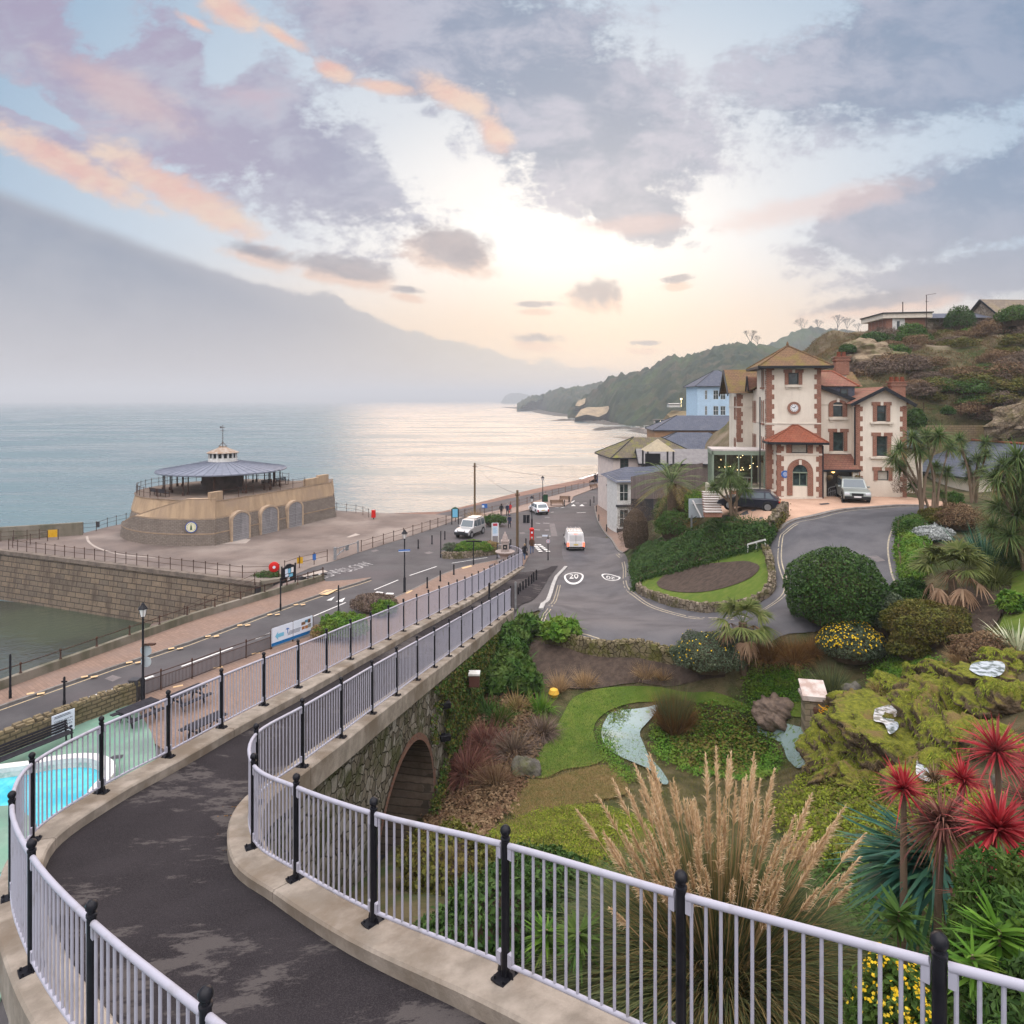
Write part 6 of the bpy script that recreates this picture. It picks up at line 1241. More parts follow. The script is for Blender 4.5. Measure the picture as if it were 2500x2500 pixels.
# ================================================================ cottage at the right
def gabled(name,label,cat,c,rz,L,W,h,rh,wall_m,roof_m,hip=0.,oh=.4,wins=(),group=None,z0=-1.5,winm=None,ends=()):
 """plain building, ridge along x; wins: (face, along, z, w, h) with face in s n e w"""
 t=thing(name,label,cat,c,rz,group);mb=MB();hx,hy=L/2,W/2
 by={k:[]for k in 'snew'}
 for f,a,z,w,hh in wins:by[f].append((a-w/2,z,a+w/2,z+hh))
 for f,(p,q,n_)in{'s':((-hx,-hy),(hx,-hy),L),'e':((hx,-hy),(hx,hy),W),'n':((hx,hy),(-hx,hy),L),'w':((-hx,hy),(-hx,-hy),W)}.items():
  wallp(mb,p,q,z0,h,by[f],.12)
 if hip==0:
  for x in(-hx,hx):mb.face([(x,-hy,h),(x,hy,h),(x,0,h+rh*(hy/(hy+oh)))])
 obj('wall',mb,wall_m,t)
 mb=MB();e=h-.05;X,Y=hx+oh,hy+oh;a=X-hip if hip else X;a=max(a,.05)
 mb.face([(-X,-Y,e),(X,-Y,e),(a,0,h+rh),(-a,0,h+rh)]);mb.face([(X,Y,e),(-X,Y,e),(-a,0,h+rh),(a,0,h+rh)])
 if hip:mb.face([(X,-Y,e),(X,Y,e),(a,0,h+rh)]);mb.face([(-X,Y,e),(-X,-Y,e),(-a,0,h+rh)])
 r_=obj('roof',mb,roof_m,t);q=MB();cs=[(-X,-Y),(X,-Y),(X,Y),(-X,Y)]
 if hip:
  for k in range(4):q.bar((*cs[k],e-.08),(*cs[(k+1)%4],e-.08),.12,.16)
  for sx in(-1,1):
   for sy in(-1,1):q.tube([(sx*X,sy*Y,e+.03),(sx*a,0,h+rh+.04)],.07,5)
 else:
  for sy in(-1,1):q.bar((-X,sy*Y,e-.08),(X,sy*Y,e-.08),.12,.16)
  for sx in(-1,1):
   for sy in(-1,1):q.bar((sx*X,sy*Y,e-.1),(sx*X,0,h+rh-.1),.08,.22)
 obj('eaves',q,M_fasciaB,r_)
 for f,a_,z,w,hh in wins:
  fm=winm or M_oakf;mb=MB();pn=MB()
  if f in 'sn':
   sg=-1 if f=='s' else 1;x=-hx+a_ if f=='s' else hx-a_;y=sg*(hy-.1)
   for xx in(-w/2+.04,0,w/2-.04):mb.box((x+xx,y,z+hh/2),(.07,.08,hh))
   for zz in(.04,hh/2,hh-.04):mb.box((x,y-sg*.004,z+zz),(w-.01,.07,.07))
   pn.face([(x-w/2,y-sg*.02,z),(x+w/2,y-sg*.02,z),(x+w/2,y-sg*.02,z+hh),(x-w/2,y-sg*.02,z+hh)])
  else:
   sg=-1 if f=='w' else 1;yv=-hy+a_ if f=='e' else hy-a_;x=sg*(hx-.1)
   for yy in(-w/2+.04,0,w/2-.04):mb.box((x,yv+yy,z+hh/2),(.08,.07,hh))
   for zz in(.04,hh/2,hh-.04):mb.box((x-sg*.004,yv,z+zz),(.07,w-.01,.07))
   pn.face([(x-sg*.02,yv-w/2,z),(x-sg*.02,yv+w/2,z),(x-sg*.02,yv+w/2,z+hh),(x-sg*.02,yv-w/2,z+hh)])
  o=obj('window',mb,fm,t);obj('pane',pn,M_glass,o)
 return t
t=gabled('cottage','cream cottage with a low gabled slate roof half hidden by palms','cottage',(47.5,66.5,7.1),R(98),11,14,2.0,2.75,M_stucco,M_slate,wins=(('w',10.5,.5,.8,1.0),('w',4.2,.5,.8,1.2)),winm=M_wht)
q=MB();q.tube([(-5.9,0,4.83),(5.9,0,4.83)],.13,6);obj('ridge_tiles',q,M_tiler,t)
t=gabled('cottage','small slate roofed dormer block behind the palms beside the villa','cottage',(33.5,60.5,7.7),R(-10),4.2,4.5,4.3,1.3,M_stucco,M_slate,wins=(('s',1.2,2.6,.5,1.0),('s',2.3,2.6,.5,1.0)),winm=M_wht)
# ================================================================ sea-front buildings left of the villa
def pxd(px,d):return(px-1250)/FP*d
M_pinkw=mat('pale pink render',(.60,.52,.47),(.52,.45,.41),1.2,.85);M_mossroof=masonry('moss covered tiles',(.17,.14,.10),(.13,.11,.08),(.07,.06,.05),.3,.18,.02,(1,.1),stain=(.17,.17,.035),bump=.5,stain_amt=.9)
M_bbrick=masonry('orange stock brick',(.36,.19,.09),(.42,.23,.12),(.3,.22,.15),.3,.1,.015,(1,.2),bump=.2);M_bluew=mat('sky blue render',(.40,.54,.66),(.36,.49,.60),1.,.8)
gabled('white_building','pale three storey building at the esplanade end with a mossy hipped roof','building',(pxd(1565,98)+1.0,98.5,-.3),R(6),12.5,9,8.4,2.5,M_pinkw,M_mossroof,hip=4.6,wins=(('s',1.6,6.85,1.2,1.3),('s',6.,7.0,1.2,1.2),('s',1.8,3.2,1.5,1.2),('s',1.9,.9,.9,1.5)))
t=thing('white_bay','tall white bay of the black and white pub at the right edge of the road','building',(pxd(1522,80),80.,.2),R(4))
mb=MB();wallp(mb,(-.9,-.6),(.75,-.6),-1,6.4,[(.35,.9,1.3,2.9),(.35,4.,1.3,5.9)]);wallp(mb,(-.9,5),(-.9,-.6),-1,6.4);wallp(mb,(.75,-.6),(.75,5),-1,6.4);obj('wall',mb,M_wht,t)
for z0,z1 in((.9,2.9),(4.,5.9)):q=MB();q.face([(-.55,-.5,z0),(.4,-.5,z0),(.4,-.5,z1),(-.55,-.5,z1)]);w=obj('window',q,M_glass,t);q=MB();q.box((-.08,-.53,(z0+z1)/2),(.05,.05,z1-z0));q.box((-.08,-.53,(z0+z1)/2),(.95,.05,.06));obj('bar',q,M_wht,w)
q=MB();q.box((-.08,-.66,3.4),(1.9,.35,.25));q.box((-.08,-.62,.35),(1.7,.1,.7));obj('band',q,M_darkp,t)
mb=MB();mb.face([(-1.2,-1.1,6.2),(2.5,-1.1,6.2),(3.6,4,7.5),(1.2,4,7.5)]);mb.face([(-1.2,-1.1,6.2),(1.2,4,7.5),(-1.2,8,6.2)]);mb.face([(2.5,-1.1,6.2),(6.8,3.4,7.9),(3.6,4,7.5)]);obj('roof',mb,M_slate,t)
mb=MB();mb.box((2.2,.2,2.9),(2.9,.3,6.8));obj('side_wall',mb,M_darkp,t)
M_fw=masonry('weathered fence boards',(.20,.16,.145),(.16,.13,.12),(.09,.075,.07),.16,9.,.01,(1,0),bump=.4,offset=0.)
t=thing('board_fence','tall weathered board fence behind the pub roof','fence',(pxd(1640,78),78,4));mb=MB();a,b=D(1540,1185,76),D(1716,1185,74);
for k in range(40):p,q=a.lerp(b,k/40),a.lerp(b,(k+.94)/40);h=1.0+1.5*k/40;mb.face([(p.x,p.y,p.z-1.5),(q.x,q.y,q.z-1.5),(q.x,q.y,q.z+h),(p.x,p.y,p.z+h)])
obj('boards',mb,M_fw,t,world=True)
t=thing('roof_pavilion','small open pavilion with a pale pyramid roof above the board fence','pavilion',(pxd(1606,86),86,5.5));mb=MB();z=4.1
for k in range(4):a,b=R(90*k+45),R(90*k+135);mb.face([(2.6*math.cos(a),2.6*math.sin(a),z),(2.6*math.cos(b),2.6*math.sin(b),z),(0,0,z+1.5)])
obj('roof',mb,mat('bleached shingle',(.34,.29,.20),(.28,.24,.17),2.,.85),t)
for x in(-1.6,1.6):
 for y in(-1.6,1.6):obj('post',MB().box((x,y,2),(.2,.2,4.2)),M_darkp,t)
q=MB();q.box((-1.,-1.72,3.0),(1.9,.06,1.7));obj('screen',q,M_darkin,t)
gabled('grey_roof_building','low building with a long grey shingle roof left of the glazed room','building',(pxd(1680,92),93,5.),R(-4),13,6,2.6,1.7,M_fw,mat('grey shingle',(.20,.19,.185),(.16,.15,.15),2.,.85,bump=.4),wins=(('s',6,.8,1.,.9),))
gabled('brick_building','nearer brick building with a blue grey slate roof and white trim','building',(pxd(1698,122),124,-1),R(-6),18,11,8.1,3.0,M_bbrick,M_slate,hip=6.5,wins=(('s',8.4,4.6,1.1,1.1),('s',13,4.6,1.1,1.1)),winm=M_wht)
gabled('brick_building','farther brick building with a wide slate roof below the blue house','building',(pxd(1710,142)+4,146,-1),R(-3),27,11,10.8,2.9,M_bbrick,M_slate,hip=6.,wins=(('s',2,6.,1.,2.),('s',12,7.2,1.,1.5)),winm=M_wht)
hx=pxd(1733,172);gabled('blue_house','tall sky blue house with white sash windows and a slate roof','house',(hx+3.2,177,0),0,13,11,19.6,4.2,M_bluew,M_slate,hip=6.6,wins=[('s',a,z,w,2.3)for z in(12.2,16.2)for a,w in((2.2,.6),(4.7,1.3),(6.5,1.3),(9,1.3))]+[('s',2.2,9.,.6,1.6)],winm=M_wht,oh=.7)
gabled('lit_house','low cream house with warm lit windows beside the blue house','house',(pxd(1688,215)+.5,218,2),R(-4),9.5,7,5.,3.0,mat('cream house paint',(.52,.45,.36),rough=.8),mat('brown roof',(.15,.12,.10),rough=.9),wins=())
for k,(a,w)in enumerate(((1681,12),(1704,12))):q=MB();p=D(a,1025,214.2);q.box((p.x,p.y,p.z),(w*.13,.1,1.0));tag(obj('lit_window',q,emitmat('window light',(1,.66,.25),1.3)),['left glowing window of the low cream house','right glowing window of the low cream house'][k],'window','lit windows')
gabled('white_cabin','small white flat fronted cabin on the slope above the lit house','cabin',D(1644,992,255),0,4,4,1.0,.1,M_wht,M_wht,z0=-.3);gabled('white_house','pale house half hidden in trees on the hill above the blue house','house',D(1752,938,300),R(5),8,5,2.,2.,M_wht,mat('grey tile',(.25,.22,.22),rough=.9))
t=thing('beach_cafe','glass fronted beach cafe with white balustrade on the far sea wall','cafe',D(1620,1046,200));q=MB();q.box((-1,0,-.6),(11,5,1.2));obj('terrace',q,M_slab,t);q=MB()
for k in range(12):q.bar((-6.2+k*.9,-2.4,0),(-6.2+k*.9,-2.4,.9),.08)
q.bar((-6.4,-2.4,.9),(4,-2.4,.9),.1);obj('balustrade',q,M_wht,t);q=MB();q.box((.4,.6,1.2),(6,3,2.4));obj('glazing',q,M_glass,t);q=MB();q.box((.4,.6,2.5),(7,4,.2));obj('roof',q,M_darkp,t);q=MB()
for x in(-1.2,-.5,1.4,3.):q.lathe([(.02,2.0),(.16,2.15),(.02,2.3)],(x,-1.3,0),6)
obj('lamp',q,emitmat('cafe lamps',(1,.85,.6),3.),t)
p=D(1663,974,330);tag(obj('street_light',MB().lathe([(.05,-4),(.06,-.3),(.5,-.2),(.5,.2),(.05,.3)],p,8),emitmat('far street lamp',(1,.8,.4),4.)),'glowing street lamp on the wooded hill','street lamp')
mb=MB();a=Vector((pxd(1560,165),165,SEA));b=Vector((pxd(1680,230),230,SEA));c_=Vector((pxd(1500,300),330,SEA))
# red telephone box
t=thing('telephone_box','red telephone box against the white building on the right pavement','telephone box',gp(1493,1262));obj('body',MB().box((0,0,1.1),(.85,.85,2.2)),M_redp,t,bevel=.02);q=MB()
for k in range(3):q.box((-.24+.24*k,-.43,1.25),(.17,.02,1.5))
obj('window',q,M_lglass,t);obj('cap',MB().box((0,0,2.3),(.9,.9,.22),top=.75),M_redp,t)
# ================================================================ houses on the cliff top
t=thing('bungalow','flat roofed red brick bungalow with a curved white fascia on the cliff top','house',D(2225,806,96),R(-4));mb=MB()
for x0,x1,mm in((-3.3,-2.6,0),(-2.6,-.9,1),(-.9,1.9,0),(1.9,9,2)):mb.face([(x0,0 if x0>-3 else .4,-3),(x1,0,-3),(x1,0,1.7),(x0,0 if x0>-3 else .4,1.7)],mm)
mb.face([(-3.3,.4,-3),(-3.3,6,-3),(-3.3,6,1.7),(-3.3,.4,1.7)],0);obj('wall',mb,[M_qbrick,M_wht,M_rubG],t);q=MB();q.prism([(-3.9,-.2),(2.4,-.9),(2.4,7),(-3.9,7)],1.7,2.35);obj('fascia',q,M_sill,t);q=MB();q.prism([(-4.1,-.4),(2.5,-1.1),(2.5,7),(-4.1,7)],2.35,2.5);obj('roof_edge',q,M_fasciaB,t)
mb=MB();mb.face([(2.4,-.9,1.6),(10.5,-.9,1.6),(10.5,3,2.7),(2.4,3,2.7)]);obj('slate_roof',mb,M_slate,t);q=MB();q.box((6.3,.9,2.2),(.9,.8,.06));obj('rooflight',q,M_wht,t);q=MB();q.face([(-2.,-.02,.2),(-1.6,-.02,.2),(-1.6,-.02,1.3),(-2.,-.02,1.3)]);obj('window',q,M_glass,t);q=MB();q.bar((-.2,2,2.4),(-.2,2,4.3),.1);obj('flue',q,M_iron,t)
t=thing('aerial_mast','tall television aerial mast beside the bungalow','aerial',D(2262,802,93));q=MB();q.tube([(0,0,0),(0,0,4.6)],.05,5);obj('mast',q,M_iron,t);q=MB();q.bar((-.1,0,4.6),(1.3,0,4.8),.04);[q.bar((k*.2,-.25,4.62+k*.03),(k*.2,.25,4.62+k*.03),.025)for k in range(7)];q.bar((-.2,0,3.7),(.3,0,3.7),.04);obj('aerial',q,M_iron,t)
M_stonet=masonry('grey stone slates',(.22,.18,.14),(.17,.14,.115),(.10,.085,.07),.6,.3,.02,(1,0),bump=.5,stain=(.24,.19,.10))
gabled('stone_barn','stone outbuilding with a large weathered tile roof at the top right of the cliff','building',(D(2500,800,96).x+2,97.5,D(2500,790,96).z-2.),R(4),14.5,6,3.0,2.6,rubble('barn rubble',(.24,.19,.14),(.3,.25,.19),(.34,.29,.24),2.2),M_stonet)
rail_thing('iron railing along the terrace below the cliff',[D(a,b,70)for a,b in((2205,1012),(2255,1013),(2312,1013),(2346,1014),(2366,1014),(2386,1015),(2420,1016),(2450,1016))],h=1.25,rails=(1.15,.6))
stonetw=thing('terrace_wall','pale stone terrace wall behind the cottage','wall',D(2330,1040,69));q=MB();a,b=D(2250,1060,69.5),D(2470,1064,69.5);q.bar(Vector((a.x,a.y,10.6)),Vector((b.x,b.y,10.6)),.6,5.6);obj('wall',q,masonry('terrace stone',(.27,.20,.12),(.22,.165,.10),(.14,.11,.075),.5,.22,.03,(1,0),stain=(.16,.125,.05),wob=.1),stonetw,world=True)
# ================================================================ wooded coast beyond the bay
m,nt=newmat('wooded slope');v=ocoord(nt,geo=True);vo=nt.new('ShaderNodeTexVoronoi');nt.l.new(v,vo.inputs['Vector']);vo.inputs['Scale'].default_value=.11;sep=nt.new('ShaderNodeSeparateColor');nt.l.new(vo.outputs['Color'],sep.inputs[0])
c=nt.ramp(sep.outputs[0],[(0,(.012,.024,.014,1)),(.4,(.02,.034,.017,1)),(.75,(.04,.044,.022,1)),(1,(.06,.05,.032,1))]);c=nt.mix(nt.ss(nt.noise(v,.02,4.),.5,.68,0.,.6),c,(.045,.075,.02,1))
b=principled(nt,c,.95,0.,.1);nt.l.new(bumpn(nt,nt.noise(v,.5,4.,.7),.8,1.2),b.inputs['Normal']);out(nt,b.outputs[0]);M_wood_far=m
def coast(name,base,ridge,seed,nx=360,ny=60,amp=7.,powr=.85):
 """base: column, row on the shore or (column, row, distance); ridge: column, row, distance"""
 bx=[(p[0],FP*(CZ-SEA)/(p[1]-HOR)if len(p)==2 else p[2],SEA if len(p)==2 else CZ-(p[1]-HOR)*p[2]/FP)for p in base]
 lo,hi=max(base[0][0],ridge[0][0])if False else ridge[0][0],ridge[-1][0];cs=np.linspace(lo,hi,nx)
 bd_=np.interp(cs,[p[0]for p in bx],[p[1]for p in bx]);bz=np.interp(cs,[p[0]for p in bx],[p[2]for p in bx]);rd=np.interp(cs,[p[0]for p in ridge],[p[2]for p in ridge]);ry=np.interp(cs,[p[0]for p in ridge],[p[1]for p in ridge]);rzv=CZ-(ry-HOR)*rd/FP
 V_=[]
 for j in range(ny+8):
  t=j/ny;k=min(t,1.);d=bd_+(rd-bd_)*t;x=(cs-1250)/FP*d;z=bz+(rzv-amp*.5-bz)*(k**powr);z=z-np.maximum(0,t-1)*60
  canopy=(vnoise(x,d,9.,seed)-.35)*amp+(vnoise(x,d,4.,seed+1)-.5)*amp*.7+(vnoise(x,d,23.,seed+3)-.5)*amp*.9
  f=np.clip(t*5,.05,1)*np.clip((cs-lo)/12+.12,0,1);V_.append(np.stack([x,d+(vnoise(x,z,8.,seed+2)-.5)*amp,z+canopy*f],1))
 V_=np.concatenate(V_);i=np.arange(nx*(ny+8)).reshape(ny+8,nx);F_=np.stack([i[:-1,:-1],i[:-1,1:],i[1:,1:],i[1:,:-1]],-1).reshape(-1,4)
 return struct(npobj(name,V_,F_,M_wood_far,smooth=True))
coast('wooded_hill',[(1385,1021),(1406,1021),(1470,1025),(1506,1036),(1577,1044),(1640,1053),(1720,1070),(1850,1080),(2140,1080)],[(1385,1000,800),(1396,984,820),(1412,970,830),(1443,950,810),(1477,926,790),(1506,911,770),(1540,901,750),(1563,905,740),(1586,898,730),(1606,884,720),(1634,867,700),(1648,863,695),(1662,871,690),(1677,861,680),(1704,854,670),(1757,839,650),(1800,825,630),(1835,834,620),(1866,846,610),(1950,870,600),(2140,900,590)],3)
coast('wooded_hill',[(1264,989),(1290,993),(1335,1006),(1400,1016),(1480,1016)],[(1262,982,1500),(1292,966,1450),(1321,962,1400),(1355,950,1300),(1385,945,1250),(1398,940,1240),(1420,938,1220),(1460,930,1200),(1490,930,1180)],8,180,36,6.)
coast('headland',[(1218,984.7,4500),(1330,984.7,4500)],[(1222,981,4500),(1236,964,4520),(1245,958,4550),(1264,957,4550),(1278,961,4550),(1300,963,4500),(1330,966,4500)],12,60,16,9.)
coast('wooded_hill',[(1780,1000,820),(2400,1000,820)],[(1780,900,960),(1835,850,950),(1877,839,950),(1903,824,945),(1920,817,940),(1950,803,930),(1980,795,930),(2010,800,930),(2030,794,925),(2057,795,925),(2090,801,920),(2122,806,920),(2180,818,910),(2300,840,900),(2420,800,900)],17,220,36,6.)
M_cliff=mat('sandy cliff face',(.33,.25,.155),(.22,.17,.11),.12,.95,bump=.8,bscale=.6,streak=True,dist=1.)
for L in(((1404,1019),(1418,1000),(1434,994),(1462,994),(1490,991),(1482,1008),(1462,1018),(1432,1012)),((1404,990),(1412,978),(1430,972),(1428,985),(1414,992))):
 mb=MB();dd=650 if L[0][1]>1000 else 740;mb.extr([D(a,b,dd+(1019-b)*1.2)for a,b in L],(2,30,-6));struct(obj('sandy_cliff',mb,M_cliff))
M_shore=mat('dark shore rocks',(.045,.042,.036),(.10,.085,.07),.3,.9,bump=.8,bscale=1.)
for k,(L,w)in enumerate(((((1236,995),(1290,999),(1335,1008),(1395,1017)),40),(((1348,1028),(1400,1026),(1450,1030),(1510,1038)),22),(((1446,1052),(1500,1046),(1560,1048),(1650,1062)),16),(((1538,1050),(1590,1058),(1650,1068)),16))):
 pl=resample(smooth2([P(a,b,SEA)for a,b in L],6),3.);n_=normals2(pl);V_=[];ny=7
 for j in range(ny):
  u=j/(ny-1)-.5;xs=np.array([p.x+q.x*u*w for p,q in zip(pl,n_)]);ys=np.array([p.y+q.y*u*w for p,q in zip(pl,n_)]);e=np.minimum(1,np.minimum(np.arange(len(pl)),len(pl)-1-np.arange(len(pl)))/6);z=SEA-.6+(1-4*u*u)*e*1.6+(vnoise(xs,ys,5.,k)-.4)*2.2*e*(1-3*u*u)
  V_.append(np.stack([xs,ys,z],1))
 V_=np.concatenate(V_);i=np.arange(ny*len(pl)).reshape(ny,-1);F_=np.stack([i[:-1,:-1],i[:-1,1:],i[1:,1:],i[1:,:-1]],-1).reshape(-1,4);struct(npobj('shore_rocks',V_,F_,M_shore))
mb=MB();pl=smooth2([P(a,b,SEA+.05)for a,b in((1560,1066),(1600,1071),(1640,1078),(1690,1092))],5);ribbon(mb,pl,18,0,0,False,dx=8);struct(obj('beach',mb,mat('far beach',(.16,.13,.10),rough=.9)))
mb=MB();a,b=D(1590,1056,232),D(1720,1054,200);mb.bar((a.x,a.y,-2.2),(b.x,b.y,-2.2),5,8);tag(obj('sea_wall',mb,M_slab),'long grey sea wall below the far beach cafe','wall')
mb=MB();q=[D(1640,1002,260),D(1680,1004,250),D(1725,1010,245),D(1730,1030,236),D(1650,1030,240),D(1628,1012,255)];mb.extr(q,(0,20,-6));struct(obj('dry_bank',mb,mat('dry grass bank',(.22,.16,.09),(.14,.115,.06),.3,.95)))
# open air between here and the far headland
mb=MB();mb.box((0,4600,64.5),(18800,10200,141));hz=obj('haze',mb,[]);m,nt=newmat('sea haze');pv=nt.new('ShaderNodeVolumePrincipled');pv.inputs['Color'].default_value=(.74,.80,.85,1);pv.inputs['Density'].default_value=.0004;pv.inputs['Anisotropy'].default_value=.2
nt.l.new(pv.outputs[0],nt.new('ShaderNodeOutputMaterial').inputs['Volume']);hz.data.materials.append(m);hz['kind']='stuff'
# ================================================================ paddling pool terrace
M_greenfl=mat('green painted pool deck',(.135,.25,.185),(.18,.27,.21),.9,.7,col3=(.12,.185,.15),scale3=.4,bump=.15)
gf=[P(a,b)for a,b in((-120,1890),(0,1852),(177,1778),(321,1722))]+smooth2([P(a,b)for a,b in((321,1722),(345,1752),(372,1800),(380,1845),(372,1880),(350,1915))],4)[1:]+[P(300,2040),P(120,2250),P(-20,2480),P(-200,2300)]
mb=MB();mb.prism(gf,-.02,.104);struct(obj('pool_deck',mb,M_greenfl))
m,nt=newmat('paddling pool water');v=ocoord(nt,geo=True);c=nt.mix(nt.ss(nt.noise(v,1.2,5.,.65),.35,.65),(.035,.36,.47,1),(.10,.50,.58,1));c=nt.mix(nt.ss(nt.noise(v,3.5,5.,.7),.64,.70,0.,.8),c,(.02,.10,.12,1))
b=principled(nt,c,.12,0.,.4);nt.l.new(bumpn(nt,nt.noise(v,5.,3.),.3,.05),b.inputs['Normal']);out(nt,b.outputs[0]);M_pool=m
rim=smooth2([P(a,b,.5)for a,b in((-90,1890),(0,1874),(70,1865),(120,1855),(181,1848),(225,1848),(252,1856),(268,1872),(262,1895),(235,1925),(190,1990),(120,2080),(60,2180))],5)
for p in rim:p.z=0
mb=MB();mb.prism([(p.x,p.y)for p in rim]+[(-18,14),(-34,20)],.0,.135);struct(obj('pool_water',mb,M_pool))
t=thing('pool_wall','curved white painted rim wall round the blue paddling pool','wall',(0,0,0));mb=MB();ribbon(mb,rim,.38,.1,.4,False);obj('rim',mb,mat('flaking pool paint',(.55,.56,.52),(.30,.42,.38),3.,.7,lo=.45,hi=.65),t)
q=MB();ribbon(q,[p+Vector((.0,0,0))for p in rim],.42,.502,.05,False);obj('coping',q,M_wht,t)
mb=MB();isl2=smooth2([P(a,b,.3)for a,b in((-60,1975),(20,1960),(75,1990),(90,2040),(40,2110),(-60,2130))],4);mb.prism([(p.x,p.y)for p in isl2],.1,.2);tag(obj('pool_island',mb,M_greenfl),'green painted flat island in the paddling pool','island')
WLL=[P(-130,1905),P(0,1851),P(177,1778),P(321,1722)]
M_rubS=masonry('coursed sandstone rubble',(.22,.175,.105),(.17,.135,.085),(.09,.075,.05),.45,.2,.03,(.48,.88),stain=(.10,.09,.035),bump=.8,wob=.12)
stonewall('rough coursed stone wall with ragged coping beside the paddling pool',[p+Vector((0,.35,0))for p in WLL],1.0,.5,.42,seed=9,m=M_rubS)
wdir=(WLL[3]-WLL[1]).normalized();wa_=math.atan2(wdir.y,wdir.x);wn=Vector((wdir.y,-wdir.x,0))
bench('bench','long black bench against the stone wall beside the paddling pool',P(68,1852)+Vector((.15,-.2,.1)),wa_,3.6,M_blackwood,M_blackwood)
sc_=P(153,1773,.55)+wn*.05;t=thing('rules_sign','white pool rules sign on the stone wall beside the black bench','sign',(sc_.x,sc_.y,.72),wa_);obj('board',MB().box((0,0,0),(1.02,.03,1.0)),M_whsign,t,bevel=.01)
for txt,z,sz in(('Children must be',.16,.115),('accompanied by a',.03,.115),('responsible adult',-.10,.115)):obj('lettering',xf(textmb(txt,sz),frame((0,-.02,z),(1,0,0),(0,0,1))),M_inks,t)
q=MB()
for z,w,x in((.40,.7,-.05),(.34,.75,-.03),(-.23,.5,-.1),(-.31,.35,-.2),(-.37,.3,-.22),(-.43,.4,-.18)):q.box((x,-.018,z),(w,.01,.022))
obj('text_line',q,M_inks,t);q=MB().lathe([(.09,0),(.09,.01)],n=14,sx=1.,sy=.7);obj('emblem',xf(q,frame((.32,-.016,-.3),(1,0,0),(0,0,1))),M_inks,t)
def picnic(label,loc,rz):
 t=thing('picnic_table',label,'picnic table',loc,rz,'picnic tables on the terrace');q=MB()
 for k in range(5):q.box((0,-.3+k*.15,.76),(1.8,.135,.04))
 obj('table_top',q,M_blackwood,t)
 for y in(-.72,.72):
  q=MB()
  for k in(-.075,.075):q.box((0,y+k,.46),(1.8,.135,.04))
  obj('seat',q,M_blackwood,t)
 for x in(-.6,.6):
  q=MB();q.bar((x,-.55,0),(x,-.22,.74),.05,.1);q.bar((x,.55,0),(x,.22,.74),.05,.1);q.bar((x+.03,-.75,.42),(x+.03,.75,.42),.04,.09);obj('leg',q,M_blackwood,t)
picnic('picnic table beside the end of the stone wall',P(337,1760,.1),wa_);picnic('picnic table farthest along the terrace near the black fence',P(458,1722,.1),wa_);picnic('picnic table nearest the ramp, half hidden by its railing',P(505,1797,.1),wa_)
t=thing('utility_cabinet','dark cabinet at the corner between stone wall and black fence','cabinet',P(322,1717)+Vector((.1,.1,.1)));obj('body',MB().box((0,0,.55),(.45,.4,1.1)),M_darkp,t,bevel=.02);obj('lid',MB().box((0,0,1.12),(.5,.45,.06)),M_darkp,t)
mb=MB();mb.face([P(a,b,.118)for a,b in((262,1853),(278,1844),(302,1842),(298,1851))]);struct(obj('drain_cover',mb,M_darkp))
# banner on the fence
a,b=FEN[5]+Vector((.05,-.04,.2)),P(763,1549,.09)+Vector((0,0,.2));xd=Vector((b.x-a.x,b.y-a.y,0));L=xd.length;xd.normalize();t=thing('banner','white advertising banner with a blue arrow and food pictures by the lower road','banner',a);fm=frame((a.x,a.y,a.z),xd,(0,0,1))
obj('sheet',xf(MB().box((L/2,.62,0),(L,1.15,.02)),fm),M_whsign,t,world=True);obj('blue_band',xf(MB().box((L/2,.14,.012),(L,.2,.012)),fm),mat('banner blue',(.01,.12,.32),rough=.5),t,world=True)
q=MB();q.prism([(.28*L*.3,.62),(.28*L*.55,.88),(.28*L*.55,.74),(.29*L,.74),(.29*L,.5),(.28*L*.55,.5),(.28*L*.55,.36)],.012,.02);obj('arrow',xf(q,fm),M_skyb,t,world=True)
q=MB();q.prism([(.33*L,.84),(.36*L,.92),(.40*L,.9),(.43*L,.78),(.39*L,.82),(.385*L,.55),(.372*L,.55),(.372*L,.82)],.012,.018);obj('parasol_logo',xf(q,fm),M_bluesign,t,world=True)
q=MB()
for k in range(4):q.box(((.56-.01*k)*L,.66-.07*k,.014),(.30*L,.02,.01))
obj('text_line',xf(q,fm),M_inks,t,world=True)
for k,(x,z,w,h,cc)in enumerate(((.765,.86,.1,.2,(.25,.14,.08)),(.84,.95,.07,.18,(.12,.30,.42)),(.91,.92,.07,.25,(.20,.09,.05)),(.76,.56,.07,.2,(.42,.18,.07)),(.84,.56,.07,.2,(.45,.2,.07)),(.92,.6,.08,.25,(.3,.3,.27)))):obj('picture',xf(MB().box((x*L,z,.014),(w*L,h,.01)),fm),mat('print',cc,[i*.5 for i in cc],6.,.5),t,world=True)
for p in(a,a.lerp(b,.5),b):obj('post',MB().box((p.x,p.y+.05,.75),(.07,.07,1.35)),M_iron,t,world=True)
